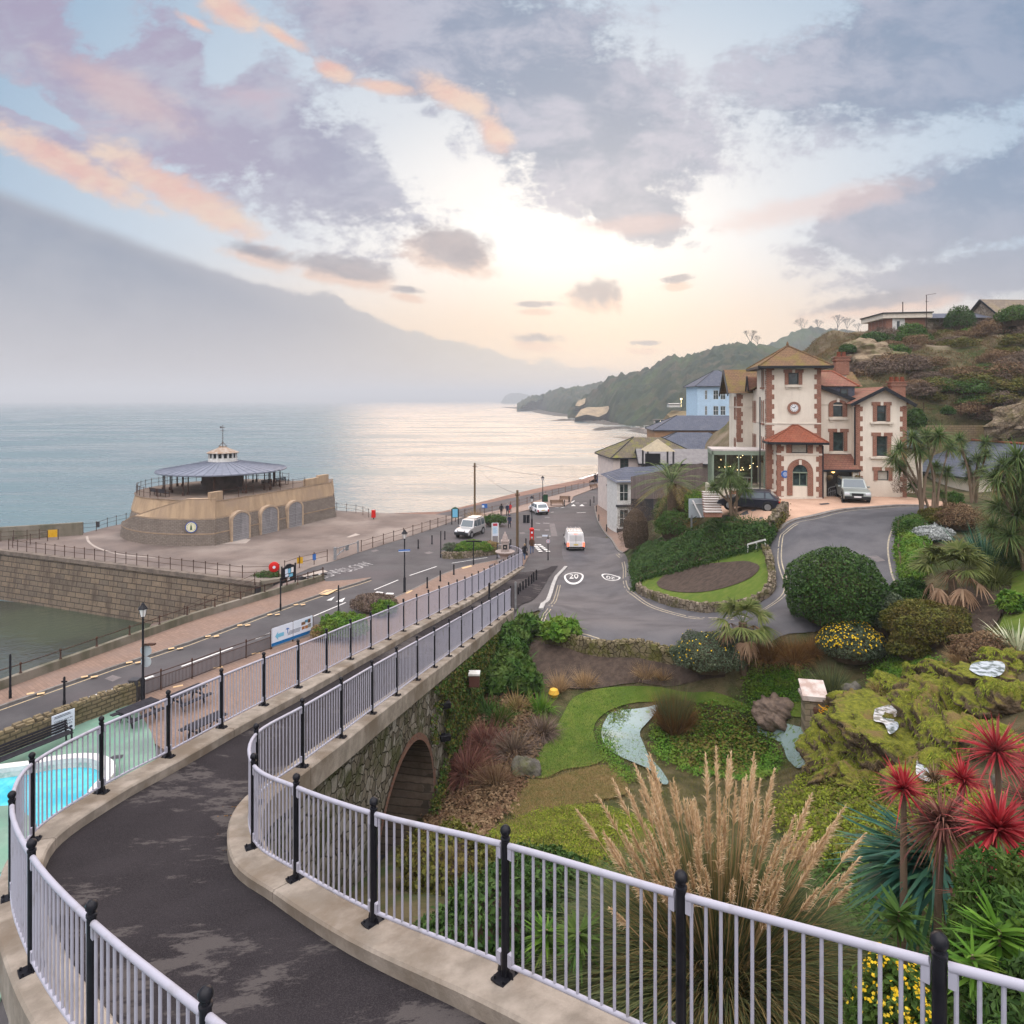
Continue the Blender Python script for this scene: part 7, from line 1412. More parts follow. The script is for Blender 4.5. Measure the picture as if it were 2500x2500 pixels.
# ================================================================ vehicles
M_rub=mat('tyre rubber',(.015,.015,.016),rough=.85);M_alloy=mat('silver alloy',(.45,.45,.46),rough=.3,metal=.8);M_cg=mat('car glass painted sky blue',(.06,.085,.10),rough=.06,spec=.8);M_plast=mat('dark trim',(.025,.025,.027),rough=.6);M_hl=mat('clear headlamp',(.6,.62,.65),rough=.1,spec=.8)  # car glass colour is blued to stand in for reflected sky
M_tl=mat('red tail lamp',(.35,.01,.012),rough=.2);M_tlon=emitmat('lit tail lamp',(1.,.10,.05),3.);M_yplate=mat('yellow number plate',(.62,.45,.05),rough=.5);M_wplate=mat('white number plate',(.7,.7,.7),rough=.5)
def carpaint(name,col,metal=.2):return mat(name,col,rough=.28,metal=metal,spec=.6)
def vehicle(name,label,cat,loc,rz,L,W,Hh,belt,hood,wb,wf,rf,rr,rb,paint,sides,rear_on=False,low=.30,wr=.33,plate='',inset=.16,grill=True):
 """x forward; wf/rf screen foot and top, rr/rb roof end and tailgate foot; sides = list of (x0, x1) side windows"""
 t=thing(name,label,cat,loc,rz);h=L/2;hw=W/2
 prof=[(-h+.06,low),(-h,low+.12),(-h,belt-.22),(rb-.02,belt),(wf,belt),(h-.55,hood),(h-.08,hood-.16),(h,.55),(h-.06,low)]
 mb=MB();mb.extr([(x,-hw,z)for x,z in prof],(0,W,0));body=obj('body',mb,paint,t,bevel=.07)
 ti=hw-inset;zb=belt-.02;cab=MB();bq=[(rb,-hw+.03,zb),(wf,-hw+.03,zb),(wf,hw-.03,zb),(rb,hw-.03,zb)];tq=[(rr,-ti,Hh),(rf,-ti,Hh),(rf,ti,Hh),(rr,ti,Hh)]
 i=cab.vs(bq+tq)
 for f in((0,1,5,4),(1,2,6,5),(2,3,7,6),(3,0,4,7),(4,5,6,7)):cab.fi([i+k for k in f])
 obj('cabin',cab,paint,t,bevel=.05)
 def on(q0,q1,q2,q3,u0,u1,v0,v1,off):
  q0,q1,q2,q3=map(Vector,(q0,q1,q2,q3));n=(q1-q0).cross(q3-q0).normalized();P_=lambda u,v:q0.lerp(q1,u).lerp(q3.lerp(q2,u),v)+n*off
  return[P_(u0,v0),P_(u1,v0),P_(u1,v1),P_(u0,v1)]
 q=MB();q.face(on(bq[1],bq[2],tq[2],tq[1],.07,.93,.08,.92,.008));obj('windscreen',q,M_cg,t)
 if sides is not None:
  q=MB();q.face(on(bq[3],bq[0],tq[0],tq[3],.08,.92,.12,.88,.008));obj('rear_window',q,M_cg,t)
 for s in(0,1):
  for x0,x1 in(sides or[]):
  # windows follow the slant of the pillars
   q=MB();y0,y1=(-hw+.03,-ti)if s==0 else(hw-.03,ti);sg=-1 if s==0 else 1;z0,z1=zb+.05,Hh-.10;f0,f1=(z0-zb)/(Hh-zb),(z1-zb)/(Hh-zb)
   def xat(x,f):
    lo,hi=rb+(rr-rb)*f+.12,wf+(rf-wf)*f-.12;return min(max(x,lo),hi)
   pts=[(xat(x0,f0),y0+(y1-y0)*f0+sg*.012,z0),(xat(x1,f0),y0+(y1-y0)*f0+sg*.012,z0),(xat(x1,f1),y0+(y1-y0)*f1+sg*.012,z1),(xat(x0,f1),y0+(y1-y0)*f1+sg*.012,z1)];q.face(pts);obj('side_window',q,M_cg,t)
 for x in(h-.85 if wb is None else wb[0],-h+.8 if wb is None else wb[1]):
  for s in(-1,1):
   ar=MB();ar.lathe([(wr+.07,-.02),(wr+.07,.02)],n=20);xf(ar,frame((x,s*(hw-.012),wr+.02),(1,0,0),(0,0,1)));obj('wheel_arch',ar,M_plast,t)
   w=MB();w.lathe([(wr*.62,-.1),(wr*.93,-.1),(wr,-.07),(wr,.07),(wr*.93,.1),(wr*.62,.1)],n=22);fr=frame((x,s*(hw-.06),wr),(1,0,0),(0,0,1));wo=obj('wheel',xf(w,fr),M_rub,t,True)
   r=MB();r.lathe([(wr*.63,-.085),(wr*.63,.085)],n=20)
   for k in range(5):a=R(72*k);r.bar((0,0,.098*-s),(wr*.6*math.cos(a),wr*.6*math.sin(a),.098*-s),.05,.03)
   r.lathe([(wr*.66,.092*-s-.01),(wr*.66,.092*-s+.01),(wr*.55,.092*-s)],n=20);obj('rim',xf(r,fr),M_alloy,wo)
 for s in(-1,1):
  q=MB();q.box((h-.14,s*(hw-.22),hood-.30),(.26,.36,.17));obj('headlight',q,M_hl,t,bevel=.03)
  q=MB();q.box((-h+.06,s*(hw-.10),belt-.32),(.18,.18,.34 if not rear_on else .42));obj('tail_light',q,M_tlon if rear_on else M_tl,t,bevel=.02)
  q=MB();q.box((wf-.25,s*(hw+.09),belt+.08),(.12,.18,.14));obj('door_mirror',q,paint if not rear_on else M_plast,t,bevel=.03)
 q=MB();q.box((h-.03,0,low+.12),(.12,W-.1,.22));q.box((-h+.03,0,low+.10),(.12,W-.1,.2));q.box((0,0,low+.0),(L-.5,W-.06,.1));obj('bumper',q,M_plast,t,bevel=.03)
 if grill:q=MB();q.box((h-.02,0,hood-.34),(.06,W*.42,.2));obj('grille',q,M_plast,t)
 q=MB();q.box((h+.03,0,low+.2),(.02,.5,.11));obj('number_plate',q,M_wplate,t);q=MB();q.box((-h-.012,0,low+.38),(.02,.5,.11));obj('number_plate',q,M_yplate,t)
 return t,body
vp=P(1406,1347);t,_=vehicle('delivery_van','white van with roof bars and lit brake lights driving away up the road','van',(vp.x,vp.y+2.2,.05),R(90),4.4,1.86,1.9,1.02,.98,None,1.15,.62,-2.0,-2.17,carpaint('white van paint',(.66,.65,.64),0.),None,True,inset=.12)
q=MB();q.box((-2.15,0,1.25),(.04,1.3,.9));obj('rear_door',q,mat('white panel',(.60,.59,.58),rough=.35),t,bevel=.02);q=MB();q.box((-2.2,0,1.05),(.02,.02,1.3));obj('door_gap',q,M_plast,t);q=MB();q.box((-2.02,0,1.8),(.05,.4,.06));obj('brake_light',q,M_tlon,t);q=MB();q.box((-2.2,0,.42),(.06,1.5,.22));obj('rear_bumper',q,M_wht,t)
q=MB()
for x in(-1.6,-.4,.5):q.bar((x,-.8,2.0),(x,.8,2.0),.05);q.bar((x,-.78,1.85),(x,-.78,2.0),.04);q.bar((x,.78,1.85),(x,.78,2.0),.04)
for y in(-.6,-.2,.3,.7):q.bar((-1.7,y,2.04),(.7,y,2.04),.035)
q.bar((-1.5,.2,2.0),(-1.5,.2,2.3),.03);q.bar((-1.5,.5,2.0),(-1.5,.5,2.25),.03);obj('roof_rack',q,M_steel,t)
wp=P(1325,1257.5);vehicle('hatchback_car','small white hatchback parked at the kerb with its back to the viewer','car',(wp.x-.5,wp.y+1.9,0),R(107),3.95,1.72,1.48,.92,.86,None,1.0,.25,-1.35,-1.85,carpaint('white car paint',(.68,.69,.72),0.),[(-1.5,-.6),(-.5,.9)])
sp0=P(1147,1311);t,_=vehicle('off_road_car','silver boxy off-roader with roof bars parked beside the flower island','car',(sp0.x,sp0.y+1.0,0),R(-113),4.7,1.85,1.94,1.12,1.08,None,1.0,.55,-2.1,-2.28,carpaint('silver car paint',(.46,.45,.44),.5),[(-2.0,-1.2),(-1.05,-.15),(-.05,.95)],low=.42,wr=.38,inset=.14)
q=MB();q.box((-1.2,0,1.99),(1.6,1.35,.14));obj('raised_roof',q,carpaint('pale roof',(.55,.53,.50),.2),t,bevel=.06);q=MB()
for y in(-.7,.7):q.bar((-1.9,y,2.03),(.4,y,2.0),.04)
obj('roof_bar',q,M_plast,t);q=MB();q.box((2.38,0,.62),(.12,1.75,.26));q.bar((2.42,-.45,.5),(2.42,-.45,1.0),.05);q.bar((2.42,.45,.5),(2.42,.45,1.0),.05);obj('bull_bar',q,M_plast,t)
hp=gp(1838,1249);vehicle('hatchback_car','dark navy hatchback parked sideways on the villa forecourt','car',(hp.x,hp.y+.85,hp.z+.05),R(157),4.3,1.8,1.45,.93,.86,None,1.05,.35,-1.45,-2.0,carpaint('navy car paint',(.012,.014,.026),.3),[(-1.75,-1.2),(-1.1,-.25),(-.15,.95)],wr=.34)
up=gp(2092,1231);t,_=vehicle('sport_utility_car','sage grey sport utility car parked facing out beside the villa porch','car',(up.x+.7,up.y+2.1,up.z+.05),R(-107),4.45,1.88,1.66,1.02,1.0,None,.95,.35,-1.7,-2.1,carpaint('sage grey paint',(.26,.285,.265),.4),[(-1.8,-1.2),(-1.1,-.2),(-.1,.85)],wr=.37)
q=MB()
for y in(-.72,.72):q.bar((-1.6,y,1.70),(.3,y,1.70),.04)
obj('roof_bar',q,M_alloy,t)
# ================================================================ people
def person(label,loc,rz,h,coat,legs,hair,coat_to=.47,hood=False,hairc=None,bag=None,step=.16,seed=0):
 s=h/1.75;J={'pel':(0,0,.95,.13,.10),'waist':(0,0,1.1,.13,.09),'ch':(0,.01,1.30,.165,.11),'nk':(0,0,1.48,.06,.06),'hd':(0,.015,1.60,.085,.095),'top':(0,.01,1.69,.06,.07)}
 E=[('pel','waist'),('waist','ch'),('ch','nk'),('nk','hd'),('hd','top')]
 for k,sx in(('l',-1),('r',1)):
  sw=step*sx
  J['sh'+k]=(sx*.19,0,1.41,.07,.07);J['el'+k]=(sx*.25,-sw*.6,1.14,.052,.052);J['wr'+k]=(sx*.24,-sw*.9+.06,.90,.038,.038);J['hn'+k]=(sx*.235,-sw*1.0+.08,.82,.04,.022)
  J['hp'+k]=(sx*.095,0,.90,.10,.10);J['kn'+k]=(sx*.10,sw*.8+.04,.50,.062,.066);J['an'+k]=(sx*.10,sw*1.3-.05,.10,.045,.048);J['to'+k]=(sx*.11,sw*1.3+.12,.04,.045,.032)
  E+=[('ch','sh'+k),('sh'+k,'el'+k),('el'+k,'wr'+k),('wr'+k,'hn'+k),('pel','hp'+k),('hp'+k,'kn'+k),('kn'+k,'an'+k),('an'+k,'to'+k)]
  for f in range(5):
   fx=(f-1.5)*.018 if f<4 else-sx*.045;fl=(.075,.088,.082,.065,.04)[f];a=J['hn'+k];nm='f%d%s'%(f,k);J[nm]=(a[0]+.3*fx,a[1]+fx,a[2]-fl*.5,.010,.010);J[nm+'t']=(a[0]-sx*.012,a[1]+fx*1.1,a[2]-fl,.008,.008);E+=[('hn'+k,nm),(nm,nm+'t')]
 ks=list(J);me=bpy.data.meshes.new('person');me.from_pydata([tuple(c*s for c in J[k][:3])for k in ks],[(ks.index(a),ks.index(b))for a,b in E],[]);o=bpy.data.objects.new('person',me);COL.objects.link(o)
 md=o.modifiers.new('skin','SKIN');md.use_smooth_shade=True
 for k,d in zip(ks,me.skin_vertices[0].data):d.radius=(J[k][3]*s,J[k][4]*s);d.use_root=k=='pel'
 o.modifiers.new('sub','SUBSURF').levels=1;dg=bpy.context.evaluated_depsgraph_get();dg.update();fin=bpy.data.meshes.new_from_object(o.evaluated_get(dg));COL.objects.unlink(o);bpy.data.objects.remove(o)
 t=thing('person',label,'person',loc,rz);b=link(bpy.data.objects.new('body',fin),t);fin.materials.clear()
 for m_ in(coat,legs,M_skin,M_shoe):fin.materials.append(m_)
 for p in fin.polygons:
  z=p.center.z/s;x=abs(p.center.x)/s;p.use_smooth=True;p.material_index=2 if z>1.50 or(x>.19 and z<.9)else 3 if z<.09 else 0 if z>.92 or x>.19 else 1
 q=MB();q.lathe([(.05,1.50),(.112,1.56),(.118,1.64),(.09,1.72),(.02,1.745)],(0,-.015,0),14);
 if not hood:
  q=MB();q.lathe([(.085,1.52),(.105,1.58),(.112,1.65),(.09,1.715),(.02,1.74)],(0,-.025,0),14)
 q.v=[(a*s,c*s,d*s)for a,c,d in q.v];obj('hood' if hood else 'hair',q,coat if hood else hair,t,True)
 q=MB();lo=coat_to*1.75;q.lathe([(.17,lo),(.175,lo+.1),(.155,1.12),(.165,1.25)],(0,0,0),16,sx=1.08,sy=.8);q.v=[(a*s,c*s,d*s)for a,c,d in q.v];obj('coat_skirt',q,coat,t,True)
 q=MB();
 for sx in(-1,1):q.box((sx*.032*s,.098*s,1.615*s),(.02*s,.01*s,.012*s))
 q.box((0,.112*s,1.585*s),(.022*s,.03*s,.04*s));q.box((0,.103*s,1.548*s),(.045*s,.01*s,.01*s));obj('face',q,M_skin,t)
 if bag:q=MB();q.box((.27*s,.05,.62*s),(.1,.26,.32),top=.7);obj('carried_bag',q,bag,t,bevel=.02)
 return t
M_skin=mat('skin',(.46,.27,.19),rough=.6);M_shoe=mat('dark shoes',(.03,.025,.022),rough=.6);M_blackc=mat('black coat',(.014,.014,.018),rough=.9);M_brownc=mat('brown jacket',(.095,.05,.03),rough=.85);M_jean=mat('blue jeans',(.06,.10,.19),rough=.9);M_navy=mat('navy coat',(.03,.035,.065),rough=.9);M_redc=mat('red coat',(.42,.03,.03),rough=.8);M_dkh=mat('dark hair',(.03,.022,.018),rough=.7);M_gyh=mat('greying hair',(.32,.29,.26),rough=.7);M_fairh=mat('fair hair',(.28,.2,.12),rough=.7)
person('person in a black coat and jeans walking down beside the railing end',P(1281,1367),R(20),1.66,M_blackc,M_jean,M_fairh,.38,bag=M_blackc);person('person in a brown jacket and blue jeans walking behind the postbox',P(1298.5,1352),R(-8),1.78,M_brownc,M_jean,M_gyh,.46)
person('person in a dark hooded coat walking alone on the road',P(1244,1289),R(170),1.68,M_navy,M_blackc,M_dkh,.33,hood=True);person('left person of the dark clad pair by the beach railing',P(1224,1259.5),R(10),1.72,M_blackc,M_blackc,M_dkh,.44);person('right person of the dark clad pair by the beach railing',P(1239,1259.5),R(-5),1.7,M_navy,M_blackc,M_gyh,.44,bag=M_redc)
person('small person in a red coat beside the dark clad pair',P(1246,1252),R(0),1.35,M_redc,M_blackc,M_dkh,.4);person('left person of the far pair at the end of the beach railing',P(1453,1177),R(0),1.75,M_blackc,M_blackc,M_dkh,.45);person('right person of the far pair at the end of the beach railing',P(1459,1178),R(0),1.7,M_navy,M_jean,M_dkh,.45)
for k,(i,dz_)in enumerate(((26,.9),(28,1.4),(30,.3))):
 p=LR[i]+Vector((-.25,.05,1.42))if False else LR[i].lerp(LR[i+1],.3)+Vector((0,0,1.38));t=thing('pigeon',['left of three pigeons perched on the ramp railing','middle of three pigeons perched on the ramp railing','right of three pigeons perched on the ramp railing'][k],'pigeon',p,R(40*k),'pigeons on the railing');q=MB();q.tube([(-.2,0,.06),(-.08,0,.1),(.05,0,.12),(.12,0,.17),(.15,0,.22),(.19,0,.22)],[.015,.06,.075,.05,.035,.008],8);obj('body',q,mat('pigeon grey',(.10,.10,.12),rough=.7),t,True);q=MB();q.bar((0,.02,0),(0,.02,.06),.012);q.bar((0,-.02,0),(0,-.02,.06),.012);obj('leg',q,M_shoe,t)
 # ================================================================ garden fixtures
pp=gp(1985,1778);t=thing('fountain_pillar','small stone pillar with a sloping pale cap and spout beside the pond','pillar',pp,R(-12));M_pil=masonry('pillar blocks',(.34,.27,.19),(.28,.225,.16),(.17,.14,.10),.42,.24,.02,(.9,-.2),bump=.5,stain=(.16,.14,.07));q=MB();q.box((0,0,.55),(.78,.7,1.5));obj('shaft',q,M_pil,t);q=MB();q.box((0,0,1.36),(.98,.9,.13));q.extr([(-.49,-.45,1.43),(.49,-.45,1.43),(.49,.45,1.78),(-.49,.45,1.78)],(0,0,.06));q.extr([(-.44,.4,1.43),(-.44,.4,1.76),(-.44,-.4,1.43)],(.88,0,0));obj('cap',q,mat('bleached capstone',(.50,.44,.40),(.34,.25,.21),2.5,.8),t);q=MB();q.box((0,-.4,.75),(.1,.14,.55));q.box((0,-.46,.95),(.16,.1,.14));obj('spout',q,mat('rusty spout',(.12,.06,.04),rough=.8),t)
rw=random.Random(8);q=MB();c0=gp(2024,1762,.1)
for k in range(10):a0=rw.uniform(0,6);rr_2=rw.uniform(.2,.42);q.tube([c0+Vector((rr_2*math.cos(a0+j*.45),rr_2*.8*math.sin(a0+j*.45),.05+.05*k+.06*math.sin(j)))for j in range(12)],.022,5)
tag(obj('coiled_hose',q,mat('yellow hose',(.60,.30,.02),rough=.5)),'coiled yellow hose lying behind the stone pillar','hose')
bxp=gp(1746,1610);t=thing('service_box','small grey box with a pale lid beside the front palm','box',bxp,R(10));obj('body',MB().box((0,0,.2),(.6,.5,.55)),mat('box grey',(.16,.14,.12),rough=.8),t);obj('lid',MB().box((0,0,.5),(.66,.56,.06)),M_sill,t)
bp=D(1158,1640,29.6);t=thing('wall_box','small dark red box with a white top fixed by the bridge wall','box',(bp.x,bp.y,bp.z-.35));obj('body',MB().box((0,0,0),(.45,.4,.5)),mat('dull red box',(.10,.045,.035),rough=.7),t);obj('lid',MB().box((0,0,.29),(.5,.45,.08)),M_wht,t)
ob=gp(1352,1705,.25);tag(obj('garden_lamp',MB().lathe([(.03,-.25),(.19,-.15),(.26,0),(.19,.18),(.03,.26)],ob,14),mat('orange globe',(.62,.36,.05),rough=.4),None,True),'round orange globe lying among the leaves near the bridge','lamp')
fl=[p for p in face if abs(p.y-25.9)<.15 and p.y>15][0]
for z,lab in((4.35,'upper black floodlight fixed to the bridge wall right of the arch'),(3.1,'lower black floodlight fixed to the bridge wall right of the arch')):t=thing('floodlight',lab,'light',(fl.x+.25,fl.y,z),R(20));obj('housing',MB().box((0,0,0),(.4,.22,.22)),M_black,t,bevel=.02);obj('bracket',MB().box((-.15,.05,.12),(.3,.05,.08)),M_black,t)
# ================================================================ planting
def unit(a):return a/np.maximum(np.linalg.norm(a,axis=-1,keepdims=True),1e-9)
def leafquads(p,n,L,W):
 """one pointed leaf per point, roughly square to n"""
 N=len(p);r=unit(rng.normal(size=(N,3)));a=unit(np.cross(n,r));b=unit(np.cross(n,a));L=np.broadcast_to(np.asarray(L,float).reshape(-1,1),(N,1));W=np.broadcast_to(np.asarray(W,float).reshape(-1,1),(N,1))
 lift=n*L*.12
 V_=np.stack([p-a*L*.5,p+b*W*.5+lift,p+a*L*.5,p-b*W*.5+lift],1);return V_.reshape(-1,3),np.arange(4*N).reshape(N,4)
def blades(base,d,L,w,droop,seg=4,side=None,taper=.8,wmid=True):
 base=np.asarray(base,float);d=unit(np.asarray(d,float));N=len(base);L=np.broadcast_to(np.asarray(L,float),(N,));w=np.broadcast_to(np.asarray(w,float),(N,));droop=np.broadcast_to(np.asarray(droop,float),(N,))
 s=unit(np.cross(d,np.array([0,0,1.])+.25*rng.normal(size=(N,3))))if side is None else side;V_=[]
 for k in range(seg+1):
  t=k/seg;c=base+d*(L*t)[:,None]-np.array([0,0,1.])*(droop*L*t*t)[:,None];ww=w*((.55+1.6*t*(1-t)*1.2)if wmid else 1.)*(1-t)**taper if t<1 else w*.03
  V_+=[c-s*ww[:,None]*.5,c+s*ww[:,None]*.5]
 V_=np.stack(V_,1);i=(np.arange(N)*2*(seg+1))[:,None];F_=np.concatenate([i+np.array([[2*k,2*k+1,2*k+3,2*k+2]])for k in range(seg)],0);return V_.reshape(-1,3),F_
def join(*vf):
 V_,F_,o=[],[],0
 for v,f in vf:V_.append(v);F_.append(f+o);o+=len(v)
 return np.concatenate(V_),np.concatenate(F_)
LM={'dark':leafmat('dark glossy leaf',[(.016,.046,.010),(.034,.08,.017),(.065,.125,.026)],.45,.2,(.055,.09,.02)),'green':leafmat('green leaf',[(.02,.055,.01),(.045,.105,.018),(.075,.15,.03)],.5,.3,(.10,.14,.03)),'bright':leafmat('bright green leaf',[(.04,.11,.012),(.085,.19,.02),(.14,.26,.035)],.5,.3,(.16,.20,.03)),'lime':leafmat('lime moss leaf',[(.10,.145,.012),(.18,.225,.02),(.27,.30,.035)],.7,.25,(.11,.12,.02)),'grey':leafmat('grey green leaf',[(.04,.06,.035),(.075,.105,.06),(.12,.15,.095)],.6,.2,(.09,.10,.05)),'olive':leafmat('olive leaf',[(.05,.06,.012),(.10,.105,.02),(.15,.14,.03)],.6,.2,(.12,.075,.025)),'brown':leafmat('brown twig',[(.10,.06,.032),(.18,.115,.062),(.27,.19,.11)],.8,.15,(.10,.05,.03)),'purple':leafmat('purple brown twig',[(.08,.056,.046),(.14,.10,.08),(.21,.16,.125)],.85,.1,(.12,.09,.05)),'straw':leafmat('straw',[(.22,.14,.065),(.34,.225,.115),(.44,.31,.17)],.8,.3),'rust':leafmat('rusty sedge',[(.10,.05,.018),(.17,.09,.032),(.24,.14,.05)],.8,.2),'silver':leafmat('silver leaf',[(.26,.28,.27),(.38,.40,.39),(.5,.52,.5)],.7,.15),'yellow':leafmat('yellow petal',[(.55,.34,.01),(.68,.46,.015),(.75,.55,.05)],.6,.25),'red':leafmat('crimson strap leaf',[(.16,.012,.018),(.34,.022,.032),(.48,.07,.075)],.4,.3,(.30,.10,.09)),'maroon':leafmat('maroon strap leaf',[(.085,.034,.030),(.17,.07,.056),(.27,.13,.09)],.5,.25),'teal':leafmat('blue green sword leaf',[(.022,.08,.06),(.045,.13,.095),(.08,.19,.09)],.35,.2),'fan':leafmat('fan palm leaf',[(.06,.085,.02),(.11,.14,.035),(.19,.20,.07)],.5,.3),'deadfan':leafmat('dead palm leaf',[(.20,.12,.07),(.32,.20,.125),(.42,.29,.19)],.8,.25),'cord':leafmat('cabbage palm leaf',[(.045,.085,.026),(.09,.145,.042),(.18,.22,.075)],.45,.25),'reed':leafmat('grey green blade',[(.05,.068,.032),(.09,.112,.046),(.17,.175,.066)],.6,.25),'tan':leafmat('tan blade',[(.17,.12,.045),(.26,.185,.075),(.34,.25,.11)],.7,.3),'plume':leafmat('pampas plume',[(.50,.35,.19),(.64,.47,.28),(.80,.64,.45)],.85,.4),'varieg':leafmat('cream striped leaf',[(.12,.17,.08),(.40,.42,.26),(.55,.55,.4)],.5,.2),}
M_twig=mat('twiggy branches',(.085,.06,.038),(.055,.04,.026),6.,.9);M_trunk=mat('fibrous palm trunk',(.12,.085,.055),(.08,.055,.036),8.,.95,bump=.8,bscale=25);M_ctrunk=mat('corky trunk',(.21,.15,.105),(.13,.095,.065),5.,.9,bump=.5,streak=True)
def lumps(d,seed,k=2.6):return(vnoise(d[:,0]*k+9,d[:,1]*k+d[:,2]*k*1.3+7,1.,seed)-.5)
def bush(label,loc,rx,ry,h,mk,leaf=.12,n=3000,cat='shrub',name='shrub',flowers=None,fl_n=300,group=None,rough=.42,core=True,asp=.5,flat=.5,top_fl=True,low=-.35,fl_s=.06):
 t=thing(name,label,cat,loc,0,group);sd=random.randint(0,9999);d=unit(rng.normal(size=(n*2,3)));d=d[d[:,2]>low][:n];N=len(d);rf=1+rough*lumps(d,sd)+rough*.6*lumps(d,sd+1,6.);depth=1-.38*rng.random(N)**2
 p=d*np.array([rx,ry,h*.56])*(rf*depth)[:,None]+np.array([0,0,h*.44]);p[:,2]=np.maximum(p[:,2],.03);nn=unit(d+.75*rng.normal(size=(N,3))+np.array([0,0,.25]))
 s=leaf*(.7+.6*rng.random(N));v,f=leafquads(p,nn,s*1.3,s*1.3*asp);m_=n//14;k=rng.integers(0,N,m_);npobj('foliage',*join((v,f),blades(p[k],d[k]+.5*rng.normal(size=(m_,3))+np.array([0,0,.3]),leaf*(1.2+1.8*rng.random(m_)),leaf*.35,.2,2)),LM[mk],t)
 if core:
  q=MB();m_=14
  for k in range(m_):a=2*math.pi*k/m_*2.6;e=random.uniform(.25,1.3);q.tube([(0,0,0),(rx*.35*math.cos(a)*math.cos(e),ry*.35*math.sin(a)*math.cos(e),h*.35*math.sin(e)+.05),(rx*.8*math.cos(a)*math.cos(e),ry*.8*math.sin(a)*math.cos(e),h*.44+h*.42*math.sin(e))],[.05+.01*h,.035,.012],5)
  q.lathe([(.55,h*.05),(.68,h*.3),(.6,h*.6),(.3,h*.78),(.02,h*.84)],(0,0,0),12,sx=rx,sy=ry);obj('branches',q,M_twig,t)
 if flowers:
  k=rng.integers(0,N,fl_n);k=k[(d[k,2]>(.05 if top_fl else-.3))&(vnoise(d[k,0]*3+5,d[k,1]*3+d[k,2]*3+5,1.,sd)+.35*rng.random(len(k))>.52)];pf=d[k]*np.array([rx,ry,h*.56])*(rf[k]*1.03)[:,None]+np.array([0,0,h*.44]);v,f=leafquads(pf,unit(d[k]+.3*rng.normal(size=(len(k),3))),fl_s*1.2,fl_s*1.1);npobj('flowers',v,f,LM[flowers],t)['kind']='stuff'
 return t
def pxbush(label,cx,yb,w,yt,mk,leaf=.12,n=3000,dep=.85,z=None,**kw):
 b=gp(cx,yb)if z is None else P(cx,yb,z);rx=w/2*b.y/FP;h=max((yb-yt)*b.y/FP,.3);b=b+Vector((0,rx*dep*.55,0));b.z=H(b.x,b.y)-.05 if z is None else z;return bush(label,b,rx,rx*dep,h,mk,leaf,n,**kw)
def clump(label,loc,r,L,mk,n=900,w=.02,droop=.5,spread=1.,name='grass_clump',cat='grass clump',group=None,mk2=None,up=.75,seg=4,tag_part='blades'):
 t=thing(name,label,cat,loc,0,group);a=rng.random(n)*2*np.pi;q=np.sqrt(rng.random(n));b=np.stack([np.cos(a)*q*r*.35,np.sin(a)*q*r*.35,np.zeros(n)],1);e=np.clip(rng.normal(.62,.25,n),.08,1.);d=np.stack([np.cos(a)*q*spread,np.sin(a)*q*spread,up+e*.5],1);ln=L*(.55+.5*rng.random(n))
 v,f=blades(b,d,ln,w*(.7+.6*rng.random(n)),droop*(.4+q)*rng.random(n)*1.4,seg);npobj(tag_part,v,f,LM[mk],t)
 if mk2:
  m_=n//2;a=rng.random(m_)*2*np.pi;q=np.sqrt(rng.random(m_));b=np.stack([np.cos(a)*q*r*.3,np.sin(a)*q*r*.3,np.zeros(m_)],1);d=np.stack([np.cos(a)*q*spread*.7,np.sin(a)*q*spread*.7,up+.6+0*q],1);v,f=blades(b,d,L*(.75+.45*rng.random(m_)),w*.8,droop*.5*rng.random(m_),seg);npobj('dry_blades',v,f,LM[mk2],t)
 return t
def pxclump(label,cx,yb,wp,yt,mk,**kw):
 b=gp(cx,yb);r=wp/2*b.y/FP;L=(yb-yt)*b.y/FP;b.y+=r*.3;b.z=H(b.x,b.y)-.03;return clump(label,b,r,max(L*1.1,r*1.15),mk,**kw)
 # ---- lawns, soil, ponds
LG=[(1292,1895),(1310,1850),(1345,1800),(1375,1745),(1400,1706),(1450,1686),(1520,1678),(1610,1679),(1690,1693),(1780,1703),(1900,1706),(2000,1700),(2090,1680),(2130,1690),(2080,1720),(2020,1740),(1940,1752),(1890,1745),(1800,1735),(1720,1722),(1640,1712),(1560,1716),(1490,1735),(1452,1770),(1455,1815),(1480,1850),(1440,1872),(1380,1880),(1330,1902)]
struct(drape('pond_lawn',[(p.x,p.y)for p in smooth2(gpoly(LG+LG[:1]),3)[:-1]],M_lawn,.05,.5))
struct(drape('soil_bed',[(p.x,p.y)for p in smooth2(gpoly([(1300,1562),(1340,1572),(1420,1590),(1520,1608),(1640,1616),(1740,1628),(1770,1655),(1690,1668),(1560,1668),(1420,1684),(1330,1672),(1290,1620),(1300,1562)]),3)[:-1]],M_soil,.05,.5))
struct(drape('soil_bed',[(p.x,p.y)for p in smooth2(gpoly([(2330,1438),(2400,1430),(2462,1432),(2455,1480),(2420,1540),(2370,1580),(2330,1560),(2330,1500),(2330,1438)]),3)[:-1]],M_soil,.05,.5))
struct(drape('lawn_strip',[(p.x,p.y)for p in smooth2(gpoly([(2470,1400),(2560,1390),(2560,1500),(2480,1560),(2420,1590),(2440,1530),(2465,1470),(2470,1400)]),3)[:-1]],M_lawn,.06,.5))
M_moss=mat('moss and turf',(.115,.14,.016),(.06,.085,.014),1.6,.95,bump=1.,bscale=16,dist=.08,col3=(.13,.095,.035),scale3=.5)
